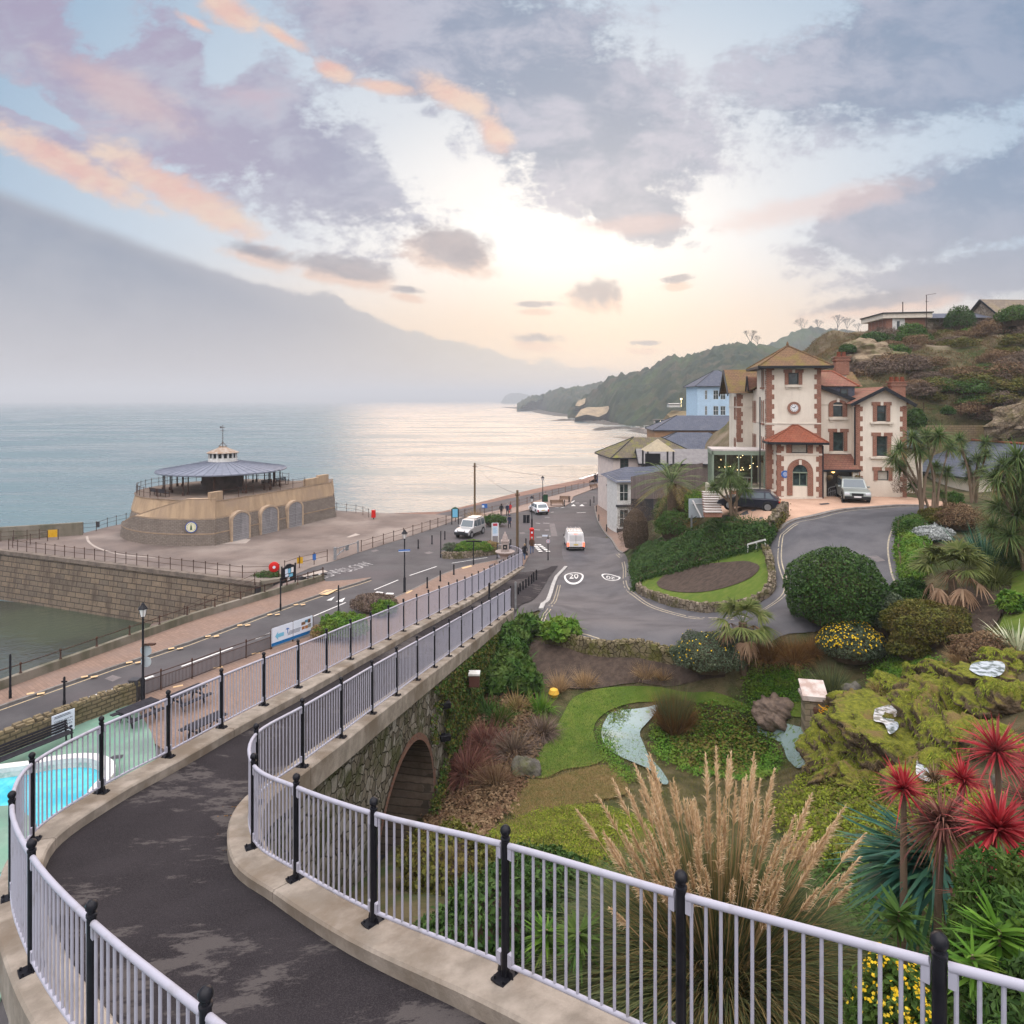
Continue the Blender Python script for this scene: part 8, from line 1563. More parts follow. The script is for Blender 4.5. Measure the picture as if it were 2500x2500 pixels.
struct(drape('moss_bank',[(p.x,p.y)for p in smooth2(gpoly([(1150,2120),(1200,2030),(1300,1990),(1420,1965),(1520,1980),(1600,2020),(1560,2100),(1450,2140),(1300,2170),(1180,2180),(1150,2120)]),3)[:-1]],M_moss,.06,.4))
struct(drape('dry_turf',[(p.x,p.y)for p in smooth2(gpoly([(1290,1905),(1340,1905),(1400,1885),(1480,1870),(1520,1895),(1530,1940),(1440,1960),(1330,1985),(1260,2000),(1240,1950),(1290,1905)]),3)[:-1]],mat('dry turf',(.15,.105,.045),(.085,.08,.025),1.8,.95,bump=.9,bscale=16,dist=.06),.05,.4))
m,nt=newmat('pond water');v=ocoord(nt,geo=True);c=nt.mix(nt.ss(nt.noise(v,4.,6.,.7),.56,.62,0.,.9),(.20,.27,.26,1),(.10,.17,.03,1));b=principled(nt,c,.06,0.,.6);nt.l.new(bumpn(nt,nt.noise(v,7.,3.),.25,.03),b.inputs['Normal']);out(nt,b.outputs[0]);M_pond=m  # pale base colour paints in the bright reflections on the pond
for L in([(1484,1750),(1510,1738),(1600,1724),(1604,1736),(1582,1765),(1562,1790),(1572,1820),(1585,1850),(1612,1880),(1632,1912),(1618,1918),(1590,1885),(1550,1866),(1510,1848),(1478,1825),(1468,1785),(1484,1750)],[(1850,1772),(1900,1764),(1955,1778),(1990,1800),(1985,1840),(1950,1880),(1925,1860),(1905,1815),(1850,1790),(1850,1772)]):struct(drape('pond',[(p.x,p.y)for p in smooth2(gpoly(L),3)[:-1]],M_pond,.065,.5))
def cover(label,L,mk,n,leaf,hgt=.25,name='ground_cover',blade=False,off=.03):
 """leafy carpet over a patch of ground"""
 pl=gpoly(L);xs=[p.x for p in pl];ys=[p.y for p in pl];x=rng.uniform(min(xs),max(xs),n*3);y=rng.uniform(min(ys),max(ys),n*3);k=ptin(x,y,[(p.x,p.y)for p in pl]);x,y=x[k][:n],y[k][:n];x=x+rng.normal(size=len(x))*.16;y=y+rng.normal(size=len(y))*.2;z=Hs(x,y)+off
 lum=vnoise(x,y,.9,4)*.7+vnoise(x,y,.35,5)*.3
 if blade:v,f=blades(np.stack([x,y,z],1),np.stack([rng.normal(size=len(x))*.5,rng.normal(size=len(x))*.5,np.ones(len(x))],1),leaf*(.5+rng.random(len(x))),.012,.4,2)
 else:v,f=leafquads(np.stack([x,y,z+hgt*lum*rng.random(len(x))**.5],1),unit(np.stack([rng.normal(size=len(x))*.55,rng.normal(size=len(x))*.55,np.ones(len(x))],1)),leaf*(.6+.8*rng.random(len(x))),leaf*.8)
 o=npobj(name,v,f,LM[mk]);tag(o,label,'ground cover',None,'stuff');return o
cover('bright green clover carpet left of the pond pillar',[(1830,1650),(1900,1640),(1975,1655),(1985,1700),(1900,1704),(1820,1698)],'bright',7000,.09,.25)
cover('bright green carpet below the brown topped hedge',[(2120,1640),(2180,1605),(2240,1600),(2330,1630),(2330,1665),(2220,1690),(2140,1690)],'bright',9000,.09,.3)
cover('low water weed filling the pond edge',[(1590,1775),(1640,1745),(1720,1730),(1820,1742),(1880,1785),(1905,1850),(1880,1900),(1780,1905),(1690,1890),(1600,1850)],'bright',9000,.10,.35)
cover('darker weed scattered through the pond weed',[(1620,1790),(1720,1740),(1820,1755),(1880,1830),(1800,1895),(1690,1880)],'olive',3000,.13,.4)
cover('green weed round the stream',[(1455,1790),(1500,1742),(1540,1735),(1520,1770),(1490,1800),(1510,1850),(1560,1905),(1520,1910),(1470,1850)],'bright',3000,.07,.12)
cover('lime green moss cushions by the bridge foot',[(1160,2110),(1220,2020),(1320,1985),(1440,1975),(1560,2010),(1520,2090),(1350,2140),(1200,2170)],'lime',15000,.06,.2)
cover('short turf blades on the pond lawn',LG,'green',30000,.09,blade=True,off=.045)
cover('turf blades on the flower island',[(1560,1432),(1600,1462),(1740,1490),(1840,1474),(1880,1440),(1884,1400),(1860,1356),(1700,1382),(1600,1415)],'bright',1,.09,blade=True,off=.2)
cover('dry grass thatch below the pampas bank',[(1250,1990),(1300,1905),(1480,1870),(1540,1940),(1400,1975)],'tan',9000,.16,blade=True)
cover('rank weedy undergrowth on the bank behind the railing',[(1080,2250),(1180,2130),(1300,2170),(1500,2110),(1700,2080),(1900,2120),(2200,2060),(2400,2020),(2600,2100),(2600,2900),(2000,2800),(1400,2500)],'green',26000,.11,.35)
cover('lime green moss and grass below the mossy rocks',[(1880,1990),(1960,1900),(2060,1910),(2150,1930),(2330,1930),(2420,1960),(2300,2060),(2000,2130)],'lime',16000,.08,.5)
cover('short rough grass between pond, boulder and bridge',[(1180,2060),(1250,1900),(1450,1800),(1700,1720),(1990,1790),(2040,1900),(1900,2040),(1500,2080),(1250,2150)],'olive',36000,.13,blade=True)
cover('withered blades among the moss cushions',[(1160,2110),(1220,2020),(1320,1985),(1440,1975),(1560,2010),(1520,2090),(1350,2140),(1200,2170)],'tan',3000,.14,blade=True,off=.12)
cover('brown withered leaves scattered below the mossy rocks',[(1880,1990),(1960,1900),(2060,1910),(2150,1930),(2330,1930),(2420,1960),(2300,2060),(2000,2130)],'olive',3500,.11,.55)
cover('weeds and dead leaves at the foot of the bridge wall',[(1040,2010),(1080,1880),(1130,1760),(1180,1690),(1300,1720),(1320,1800),(1290,1890),(1200,2020),(1080,2100)],'brown',14000,.13,.3)
# ---- shrubs of the garden
pxbush('large clipped dark green dome shaped bush by the hill road',2068,1578,250,1385,'dark',.11,15000,rough=.12,low=-.6)
pxbush('grey green rounded bush touching the right side of the big dome',2175,1562,92,1452,'grey',.09,5000,rough=.2);pxbush('dark green bush behind the grey one, left of the right fan palm',2232,1502,95,1420,'dark',.11,4000)
pxbush('grey leaved bush covered in yellow flowers on top, right of the sedge',2094,1648,158,1552,'grey',.08,7000,flowers='yellow',fl_n=900,fl_s=.075,rough=.15);pxbush('grey green bush with scattered yellow flowers on the pond lawn',1742,1698,186,1606,'grey',.08,8000,flowers='yellow',fl_n=170,fl_s=.07,rough=.2)
pxbush('wide olive brown topped bush below the bare soil bed',2290,1585,205,1476,'olive',.09,9000,rough=.25);pxbush('small olive green bush at the left foot of the wide brown one',2235,1612,95,1548,'olive',.09,3500)
for k,(cx,yb,w,yt)in enumerate(((1880,1640,90,1560),(1945,1640,100,1566),(1985,1612,60,1560))):pxclump(['left of three rusty brown sedges behind the yellow bush','middle of three rusty brown sedges behind the yellow bush','right of three rusty brown sedges, beside the dome bush'][k],cx,yb,w,yt,'rust',n=1300,w=.02,droop=.5,group='rusty sedges by the road wall')
pxclump('arching dark green grass clump behind the stone pillar',2040,1702,150,1618,'reed',n=1600,w=.03,droop=.75,spread=1.2);pxclump('rust topped sedge clump with green base in the pond',1652,1800,150,1700,'rust',n=1700,w=.022,droop=.3,spread=.7,mk2='reed')
for k,(cx,yb,w,yt)in enumerate(((1365,1690,80,1630),(1430,1682,90,1630),(1580,1672,100,1622),(1620,1668,50,1630))):pxclump(['leftmost dry straw grass at the edge of the soil bed','dry straw grass right of the leftmost one on the soil bed','large dry straw grass near the yellow flecked bush','small dry straw grass beside the yellow flecked bush'][k],cx,yb,w,yt,'straw',n=420,w=.014,droop=.4,group='dry grasses on the soil bed')
big=dict(leaf=.30,asp=.62,rough=.25,core=True)
pxbush('bright green big leaved plant alone on the soil by the road wall',1372,1580,96,1524,'bright',n=900,**big)
for k,(cx,yb,w,yt)in enumerate(((1290,1560,70,1505),(1255,1590,80,1530),(1240,1625,90,1565),(1250,1668,110,1610),(1215,1700,90,1635),(1285,1700,80,1640))):pxbush(['topmost big leaved plant beside the bridge railing end','second big leaved plant down from the railing end','third big leaved plant down along the bridge wall','broad big leaved plant fourth from the railing end','lowest left big leaved plant at the bridge wall','lowest right big leaved plant near the orange globe'][k],cx,yb,w,yt,'green',n=700,group='big leaved plants along the bridge',**big)
for k,(cx,yb,w,yt,mk)in enumerate(((1320,1745,90,1680,'bright'),(1220,1770,90,1700,'green'),(1265,1740,70,1680,'tan'),(1190,1745,60,1690,'green'))):pxclump(['strappy green leaves beside the orange globe','strappy green leaves above the dead brown heap','yellowing strappy leaves between the green ones','strappy leaves close to the bridge wall'][k],cx,yb,w,yt,mk,n=260,w=.06,droop=.8,name='strap_leaf_plant',cat='plant',group='strap leaved plants by the bridge')
for k,(cx,yb,w,yt)in enumerate(((1255,1850,110,1760),(1185,1830,110,1740),(1325,1800,90,1735),(1140,1900,100,1780),(1210,1930,120,1850))):pxclump(['heap of collapsed dead brown leaves left of the pond lawn','dead brown leaves nearest the arch','greyish dead leaves at the lawn edge','reddish dead fronds against the bridge wall','lowest heap of dead leaves above the moss'][k],cx,yb,w,yt,['purple','maroon','purple','maroon','brown'][k],n=900,w=.035,droop=1.0,spread=1.3,up=.5,name='dead_plant',cat='dead plant',group='dead leaf heaps by the bridge')
def rock(label,cx,yb,w,h,m,seed=0,sub=3,name='rock',cat='rock',dep=.8,group=None,hf=1.,loc=None,cut=None):
 b=gp(cx,yb)if loc is None else Vector(loc);r=w/2*b.y/FP if loc is None else w;hh=h*b.y/FP if loc is None else h;bm=bmesh.new();bmesh.ops.create_icosphere(bm,subdivisions=sub+2,radius=1.)
 c=np.array([v.co[:]for v in bm.verts]);k=1+.7*(vnoise(c[:,0]*1.5+seed,c[:,1]*1.5+c[:,2]*1.1,1.,seed)-.5)+.5*(vnoise(c[:,0]*3.4,c[:,1]*3.4+c[:,2]*3+seed,1.,seed+2)-.5)+.3*hf*(vnoise(c[:,0]*8,c[:,1]*8+c[:,2]*8,1.,seed+3)-.5)+.14*hf*(vnoise(c[:,0]*19,c[:,1]*19+c[:,2]*17,1.,seed+4)-.5)
 for v,q in zip(bm.verts,k):v.co=(v.co.x*q*r,v.co.y*q*r*dep,max(v.co.z*q*hh*.85+hh*.3,-.4))
 if cut:
  for v in bm.verts:v.co.z=min(v.co.z,cut-(b.z-.1)+.06*math.sin(v.co.x*5+v.co.y*7))
 me=bpy.data.meshes.new(name);bm.to_mesh(me);bm.free();me.materials.append(m);me.polygons.foreach_set('use_smooth',[True]*len(me.polygons));o=link(bpy.data.objects.new(name,me));o.location=(b.x,b.y+r*dep*.5,H(b.x,b.y+r*dep*.5)-.1)if loc is None else(b.x,b.y,b.z-.1);o.rotation_euler=(0,0,seed);tag(o,label,cat,group);return o
m,nt=newmat('mossy tufa rock');geo=nt.new('ShaderNodeNewGeometry');v=geo.outputs['Position'];sn=nt.new('ShaderNodeSeparateXYZ');nt.l.new(geo.outputs['Normal'],sn.inputs[0]);n1=nt.noise(v,1.6,6.,.65);n2=nt.noise(v,7.,5.,.7)
c=nt.mix(nt.ss(n2,.35,.65),(.06,.045,.026,1),(.16,.115,.07,1));mo=nt.mix(nt.ss(n2,.3,.7),(.07,.078,.012,1),(.19,.195,.024,1));mo=nt.mix(nt.ss(nt.noise(v,1.1,4.),.52,.66),mo,(.15,.105,.04,1));c=nt.mix(nt.ss(nt.add(nt.mul(sn.outputs[2],.6),n1),.62,.88),c,mo)
b=principled(nt,c,.95,0.,.15);nt.l.new(bumpn(nt,nt.add(n1,nt.mul(n2,.7)),1.,.12),b.inputs['Normal']);out(nt,b.outputs[0]);M_mossrock=m
M_rockg=mat('grey rock',(.13,.12,.10),(.07,.065,.055),3.,.9,bump=.9,bscale=8,dist=.08,col3=(.09,.095,.035),scale3=1.2)
rock('grey boulder at the lower end of the pond lawn',1283,1895,66,40,M_rockg,3,hf=.35);rock('brown boulder on the bank left of the stone pillar',1893,1768,110,42,mat('brown boulder',(.17,.125,.095),(.10,.075,.06),4.,.9,bump=.9,bscale=9,dist=.06),5,hf=.35)
RK=[(2105,1760,150,75),(2050,1840,150,85),(2035,1900,130,70),(2195,1690,110,45),(2260,1720,120,70),(2300,1790,190,120),(2225,1800,120,65),(2375,1730,150,95),(2330,1660,120,55),(2395,1660,80,30),(2460,1640,110,70),(2480,1730,120,90),(2150,1870,140,50),(2400,1830,180,90),(2120,1930,130,50),(2330,1880,130,60),(2240,1660,70,40),(2470,1840,140,80)]
RL=['mossy rock behind the pillar pool','lime mossed rock mound right of the pillar','lowest mossy rock above the pampas plumes','flat mossy rock at the upper left of the cascade','mossy rock over the middle waterfall','largest mossy rock in the centre of the cascade','ochre rock at the foot of the middle waterfall','mossy rock under the upper pool','low rock at the left of the top pool','small rock in front of the top pool','mossy rock at the right of the top pool','mossy rock at the picture edge below the top pool','mossy slab beside the lower stream','rock behind the tallest red plant','low mossy rock above the green sword leaves','rock at the right of the lower stream','small rock on the upper rim of the cascade','mossy rock at the right edge behind the red plants']
for k,(a,b_,w,h)in enumerate(RK):rock(RL[k],a,b_,w,h*.72,M_mossrock,k*3+1,group='mossy cascade rocks')
m,nt=newmat('white water');v=ocoord(nt,geo=True,sc=(1,1,.3));c=nt.mix(nt.ss(nt.noise(v,5.,5.),.4,.62),(.42,.46,.49,1),(.10,.12,.11,1));b=principled(nt,c,.1,0.,.5);nt.l.new(bumpn(nt,nt.noise(v,6.,4.),.2,.04),b.inputs['Normal']);out(nt,b.outputs[0]);M_white_w=m
for L,z,lab in(([(2366,1634),(2380,1617),(2445,1615),(2452,1638),(2430,1652),(2390,1648)],6.85,'topmost white pool of the mossy cascade'),([(2426,1672),(2462,1660),(2472,1668),(2462,1704),(2430,1702)],6.5,'second white pool below the topmost one'),([(2136,1730),(2195,1715),(2230,1722),(2214,1742),(2188,1748),(2194,1775),(2172,1792),(2158,1766),(2133,1758)],4.85,'bent white pool in the middle of the cascade'),([(2238,1856),(2275,1860),(2316,1880),(2312,1898),(2270,1908),(2238,1892)],5.4,'lowest white stream behind the red plants'),([(2150,1834),(2178,1820),(2186,1832),(2160,1842)],4.3,'small white spill left of the lowest stream')):
 c_=smooth2([P(a,b,z)for a,b in L+L[:1]],4)[:-1];mx_=sum(p.x for p in c_)/len(c_);my_=sum(p.y for p in c_)/len(c_);t=thing('cascade_pool',lab,'pool',(mx_,my_,z));q=MB();q.face(c_);obj('water',q,M_white_w,t,world=True);rx_=max(abs(p.x-mx_)for p in c_)*1.7+.25;zb_=H(mx_,my_)-.5;rock('mossy ledge under the '+lab,0,0,rx_,(z-zb_)*1.1,M_mossrock,int(z*10),group='mossy cascade rocks',loc=(mx_,my_+.15,zb_),cut=z-.09,dep=.85)
for o in[o for o in COL.objects if o.get('group')=='mossy cascade rocks']:
 me=o.data;n=2600;idx=rng.integers(0,len(me.polygons),n);cc=np.empty(len(me.polygons)*3);me.polygons.foreach_get('center',cc);nn_=np.empty(len(me.polygons)*3);me.polygons.foreach_get('normal',nn_);c=cc.reshape(-1,3)[idx];nn_=nn_.reshape(-1,3)[idx];pat=vnoise(c[:,0]+o.location.x,c[:,1]+o.location.y,.6,8)
 for nm,mk,k,L,w in(('moss','lime',(nn_[:,2]>-.1)&(pat>.42),.10,.055),('dry_moss','tan',(nn_[:,2]>-.4)&(pat<.30),.13,.018)):
  v,f=blades(c[k],nn_[k]+.5*rng.normal(size=(k.sum(),3)),L*(.5+rng.random(k.sum())),w,1.1,2);npobj(nm,v,f,LM[mk],o)['kind']='stuff'
for k,(cx,yb)in enumerate(((1470,1795),(1480,1830),(1612,1742),(1578,1800),(1600,1870),(1650,1925),(1530,1870),(1560,1905),(1860,1800),(1905,1840),(1630,1720),(1500,1738))):pxclump('small tuft of rushes on the edge of the garden stream',cx,yb+6,30,yb-16,('reed','fan','tan')[k%3],n=90,w=.014,droop=.7,group='rush tufts along the stream')
nk=0
for cx,cy,mk in((2060,1880,'lime'),(2130,1800,'green'),(2180,1840,'tan'),(2250,1700,'brown'),(2330,1700,'lime'),(2290,1850,'bright'),(2400,1720,'tan'),(2210,1760,'lime'),(2360,1780,'brown'),(2440,1720,'bright'),(2100,1720,'brown'),(2160,1690,'tan'),(2380,1690,'green'),(2270,1780,'tan'),(2080,1800,'bright'),(2420,1800,'lime'),(2340,1640,'tan'),(2310,1910,'brown')):
 b=gp(cx,cy+26);b.y+=.5;b.z=H(b.x,b.y)+.35;clump('ragged tuft growing between the mossy cascade rocks',b,.35,.62,mk,n=260,w=.03,droop=.9,spread=1.2,group='tufts on the cascade')
for k in range(34):cx,cy=random.uniform(2030,2490),random.uniform(1660,1930);rock('small broken stone lying in the mossy cascade',cx,cy,random.uniform(24,60),random.uniform(14,34),(M_rockg,M_mossrock)[k%2],k,1,group='small broken cascade stones',hf=.5)
# ---- ivy on the bridge and litter by the kerb
t=thing('ivy','green and brown ivy hanging over the bridge wall beyond the arch','climber',(0,0,0));wk=[i for i in range(len(face))if 17<face[i].y<41.5];i_=rng.choice(wk,26000);fx=np.array([[face[i].x+fn[i].x*.06,face[i].y,face[i].z-.55]for i in i_]);fnn=np.array([[fn[i].x,fn[i].y,.35]for i in i_]);lo_=Hs(fx[:,0],fx[:,1]);u=rng.random(len(fx));z=lo_+(fx[:,2]-lo_)*u;msk=vnoise(fx[:,1]*1.3,z*1.3,1.6,31)+.35*vnoise(fx[:,1]*3,z*3,1.,32)+np.clip((fx[:,1]-25.5)/9,-.55,.5)>.72+.15*u
fx,z,fnn=fx[msk],z[msk],fnn[msk];q_=np.stack([fx[:,0]+.22*rng.random(len(z)),fx[:,1],z],1)
for nm,mk,k in(('leaves','green',rng.random(len(z))<.5),('brown_leaves','olive',rng.random(len(z))<.5)):v,f=leafquads(q_[k],unit(fnn[k]+.6*rng.normal(size=(k.sum(),3))),.13*(.6+.8*rng.random(k.sum())),.1);npobj(nm,v,f,LM[mk],t)['kind']='stuff'
i_=rng.integers(0,len(RD)-20,1500);off_=.37+np.abs(rng.normal(size=1500))*.13;lp=np.array([[RD[i].x-RN[i].x*o,RD[i].y-RN[i].y*o,RD[i].z-KT+.012]for i,o in zip(i_,off_)]);lp=lp[vnoise(lp[:,0],lp[:,1],.5,9)>.5];v,f=leafquads(lp,unit(np.stack([.25*rng.normal(size=len(lp)),.25*rng.normal(size=len(lp)),np.ones(len(lp))],1)),.035*(.5+rng.random(len(lp))),.025);tag(npobj('leaf_litter',v,f,LM['rust']),'scattered dead leaves along the inner kerb of the ramp','leaf litter',None,'stuff')
# ---- fan palms
def fanpalm(label,base,th,crown,n_live=14,n_dead=8,sd=1):
 t=thing('fan_palm',label,'palm',base);rr=random.Random(sd);q=MB();q.tube([(0,0,-.2),(.02,0,th*.5),(0,.03,th)],[.2,.17,.19],10);obj('trunk',q,M_trunk,t,True)
 for kind,n_,mk in(('leaf',n_live,'fan'),('dead_leaf',n_dead,'deadfan')):
  for k in range(n_):
   az=2*math.pi*(k*.382)+rr.uniform(-.3,.3);el=(rr.uniform(-.1,1.25)if kind=='leaf' else rr.uniform(-1.15,-.2));dr=np.array([math.cos(az)*math.cos(el),math.sin(az)*math.cos(el),math.sin(el)]);tip=np.array([0,0,th])+dr*crown*.52+np.array([0,0,-.06 if kind=='leaf' else-.1]);sidev=np.array([-math.sin(az),math.cos(az),0]);m_=30 if kind=='leaf' else 17;an=np.linspace(-1.75,1.75,m_)
   d=np.cos(an)[:,None]*dr+np.sin(an)[:,None]*sidev+.06*rng.normal(size=(m_,3));nrm=unit(np.cross(dr,sidev));s=unit(np.cross(d,nrm));L=crown*.5*(.7+.3*np.cos(an*.7))*((.85+.3*rng.random(m_))if kind=='leaf' else(.45+.45*rng.random(m_)));v,f=blades(np.repeat(tip[None],m_,0),d,L,crown*.046,(.35 if kind=='leaf' else .6)+.25*rng.random(m_),4,s,.45)
   pet=blades(np.array([[0,0,th-.05]]),(tip-np.array([0,0,th-.05]))[None],np.linalg.norm(tip-np.array([0,0,th-.05])),.05,0.,4);v,f=join((v,f),pet);npobj(kind,v,f,LM[mk],t)
 return t
b=gp(1814,1636);fanpalm('front fan palm with dead skirt at the edge of the hill road',b,(1636-1520)*b.y/FP,86*b.y/FP,20,12,3);b=gp(2325,1480);fanpalm('wide fan palm with many dead leaves by the bare soil on the right',b,(1480-1392)*b.y/FP,108*b.y/FP,24,13,6)
# ---- cabbage palms: several stems, each ending in a head of straps
def strapheads(t,heads,mk,L,w,n=110,droop=.35,trunk=None,base=(0,0,0),up=.15,tr=.075,name='leaf_head',dead=None):
 for k,hd in enumerate(heads):
  hd=np.array(hd,float);d=unit(rng.normal(size=(n*2,3))+np.array([0,0,up]));d=d[d[:,2]>-.62][:n];ln=L*(hd[3]if len(hd)>3 else 1.);v,f=blades(np.repeat(hd[None,:3],len(d),0),d,ln*(.65+.4*rng.random(len(d))),w*(.8+.4*rng.random(len(d))),droop*rng.random(len(d)),4);npobj(name,v,f,LM[mk],t)
  if dead:d=unit(rng.normal(size=(dead,3))*np.array([1,1,.4])+np.array([0,0,-.9]));v,f=blades(np.repeat(hd[None,:3],dead,0)-np.array([0,0,.05]),d,ln*.8,w,.1,3);npobj('dead_straps',v,f,LM['tan'],t)
  if trunk:
   bb=np.array(base[k%len(base)]if isinstance(base[0],(tuple,list,np.ndarray))else base,float);mid=bb*.55+hd[:3]*.45;mid[2]=bb[2]+(hd[2]-bb[2])*.5;mid[:2]=bb[:2]*.75+hd[:2]*.25;q=MB();q.tube([tuple(bb),tuple(mid),tuple(hd[:3])],[tr*1.25,tr,tr*.8],8);obj('trunk',q,trunk,t,True)
def headlist(L,d0,org,dd=1.2):return[tuple(D(a,b,d0+random.uniform(-dd,dd))-org)+((k,)if k else())for a,b,k in L]
b=gp(2268,1268);t=thing('cabbage_palm','tall many stemmed cabbage palm standing left of the others by the villa','palm',b);strapheads(t,headlist([(2228,1070,1),(2197,1096,.9),(2183,1122,.9),(2261,1066,1),(2292,1064,1),(2200,1140,.8),(2285,1140,.7),(2318,1090,.9),(2245,1098,.9),(2228,1185,.5)],b.y+.6,b),'cord',1.25,.06,260,.7,M_ctrunk,[(-.5,0,0),(-.2,.2,0),(.15,-.1,0),(.5,.1,0)],dead=24)
b=gp(2372,1228);t=thing('cabbage_palm','forked cabbage palm with dark heads in front of the cottage','palm',b);strapheads(t,headlist([(2342,1072,1),(2346,1100,.8),(2406,1082,1),(2386,1122,.9),(2360,1130,.8),(2370,1162,.9),(2398,1150,.8),(2408,1108,.8)],b.y+.3,b),'cord',1.15,.06,250,.6,M_ctrunk,[(0,0,0),(.4,.1,0)],dead=10)
b=gp(2308,1252);t=thing('cabbage_palm','slender cabbage palm between the two big ones','palm',b);strapheads(t,headlist([(2312,1152,1),(2296,1205,.6)],b.y,b,.3),'cord',1.,.055,220,.6,M_ctrunk)
b=gp(2500,1395);t=thing('cabbage_palm','broad cabbage palm with many drooping heads at the right edge','palm',b);strapheads(t,headlist([(2484,1118,1.1),(2455,1140,1.1),(2500,1150,1.1),(2432,1170,1),(2470,1185,1),(2505,1215,1),(2440,1235,1),(2480,1258,1),(2425,1290,.9),(2465,1308,1),(2510,1300,1),(2530,1180,1),(2540,1250,1)],b.y+.5,b,1.6),'cord',1.25,.06,280,.75,M_ctrunk,[(0,0,0),(.5,.3,0),(.9,-.2,0)],dead=26)
b=gp(1792,1268);t=thing('cabbage_palm','cabbage palm with a bright round head in front of the glazed room','palm',b);strapheads(t,headlist([(1782,1160,1.15),(1742,1190,.7),(1818,1192,.7),(1800,1180,.8),(1766,1180,.8)],b.y+.2,b,.5),'cord',1.45,.055,330,.7,M_ctrunk,[(-.2,0,0),(.2,.1,0)])
# ---- date palm
b=D(1640,1285,58);b.z=H(b.x,b.y);t=thing('date_palm','date palm with arching feathered fronds in front of the board fence','palm',b);hz_=D(1640,1180,58).z-b.z;obj('trunk',MB().tube([(0,0,-.3),(0,0,hz_*.5),(0,0,hz_)],[.45,.38,.42],12),M_trunk,t,True)
for k in range(44):
 az=k*2.39996;el=1.25-1.55*(k/44)**1.1;L=3.7*(.85+.3*rng.random());n_=34;tt=np.linspace(.12,1,n_);dr=np.array([math.cos(az)*math.cos(el),math.sin(az)*math.cos(el),math.sin(el)]);sp_=np.array([0,0,hz_])+dr*(L*tt)[:,None]-np.array([0,0,1.])*(.42*L*tt**2)[:,None];s0=np.array([-math.sin(az),math.cos(az),0])
 tg=unit(dr[None]-np.array([0,0,.84])*tt[:,None]);dd=np.concatenate([tg*.75+s0*.75+np.array([0,0,.15]),tg*.75-s0*.75+np.array([0,0,.15])]);v,f=blades(np.concatenate([sp_,sp_]),dd,.62*np.tile(np.sin(np.pi*np.clip(tt*.85+.12,0,1)),2)+.08,.042,.3,2);st_=blades(np.array([[0,0,hz_]]),dr[None],L,.06,.42,6);v,f=join((v,f),(st_[0],st_[1]));npobj('frond',v,f,LM['cord' if k<36 else 'tan'],t)
 # ---- beds by the villa
def hedge(label,L,hgt,mk,n,leaf,name='hedge',cat='hedge'):
 pl=gpoly(L);xs=[p.x for p in pl];ys=[p.y for p in pl];cx,cy=sum(xs)/len(xs),sum(ys)/len(ys);t=thing(name,label,cat,(cx,cy,0));pp_=[(p.x,p.y)for p in pl];x=rng.uniform(min(xs),max(xs),n*4);y=rng.uniform(min(ys),max(ys),n*4);k=ptin(x,y,pp_);x,y=x[k][:n],y[k][:n]
 e=np.full(len(x),9.)
 for(x1,y1),(x2,y2)in zip(pp_,pp_[1:]+pp_[:1]):dx_,dy_=x2-x1,y2-y1;u=np.clip(((x-x1)*dx_+(y-y1)*dy_)/(dx_*dx_+dy_*dy_+1e-9),0,1);e=np.minimum(e,np.hypot(x-x1-u*dx_,y-y1-u*dy_))
 dome=np.sqrt(np.clip(e/(hgt*.7),0,1));lum=.72+.36*vnoise(x,y,1.5,3)+.22*vnoise(x,y,.5,4);top=hgt*dome*lum;z=Hs(x,y)+top*(1-.35*rng.random(len(x))**2);q=np.stack([x-cx,y-cy,z],1);sl=unit(np.stack([rng.normal(size=len(x))*.6,rng.normal(size=len(x))*.6-.25,np.ones(len(x))],1));s=leaf*(.6+.8*rng.random(len(x)))
 ed=rng.integers(0,len(pp_),n//3);u=rng.random(n//3)[:,None];A=np.array(pp_);eb=A[ed]*(1-u)+A[(ed+1)%len(pp_)]*u+rng.normal(size=(n//3,2))*.12;zb=Hs(eb[:,0],eb[:,1])+rng.random(n//3)*hgt*.75;q2=np.stack([eb[:,0]-cx,eb[:,1]-cy,zb],1);n2_=unit(rng.normal(size=(n//3,3))+np.array([0,-.6,.3]));s2=leaf*(.6+.8*rng.random(n//3))
 v,f=join(leafquads(q,sl,s*1.3,s*.8),leafquads(q2,n2_,s2*1.3,s2*.8));npobj('foliage',v,f,LM[mk],t)
 c_=drape('branches',[(cx+(a-cx)*.93,cy+(b-cy)*.93)for a,b in pp_],M_twig,0,.5,zf=lambda X,Y:Hs(X,Y)+hgt*.55);c_.parent=t;c_.location=(-cx,-cy,0);return t
hedge('dense dark green hedge sprawling down the slope above the flower island',[(1548,1446),(1560,1428),(1640,1408),(1720,1386),(1800,1362),(1868,1345),(1888,1312),(1878,1292),(1820,1292),(1760,1290),(1690,1310),(1640,1340),(1600,1336),(1556,1352),(1540,1390)],.95,'dark',30000,.10)
hedge('dark green clipped hedge at the top of the drive',[(2186,1312),(2190,1286),(2225,1276),(2262,1282),(2264,1312),(2240,1322)],.8,'green',6000,.09);hedge('yellow green hedge along the right edge of the drive',[(2196,1405),(2188,1345),(2200,1320),(2240,1325),(2262,1335),(2268,1390),(2240,1425),(2215,1430)],.75,'bright',8000,.09)
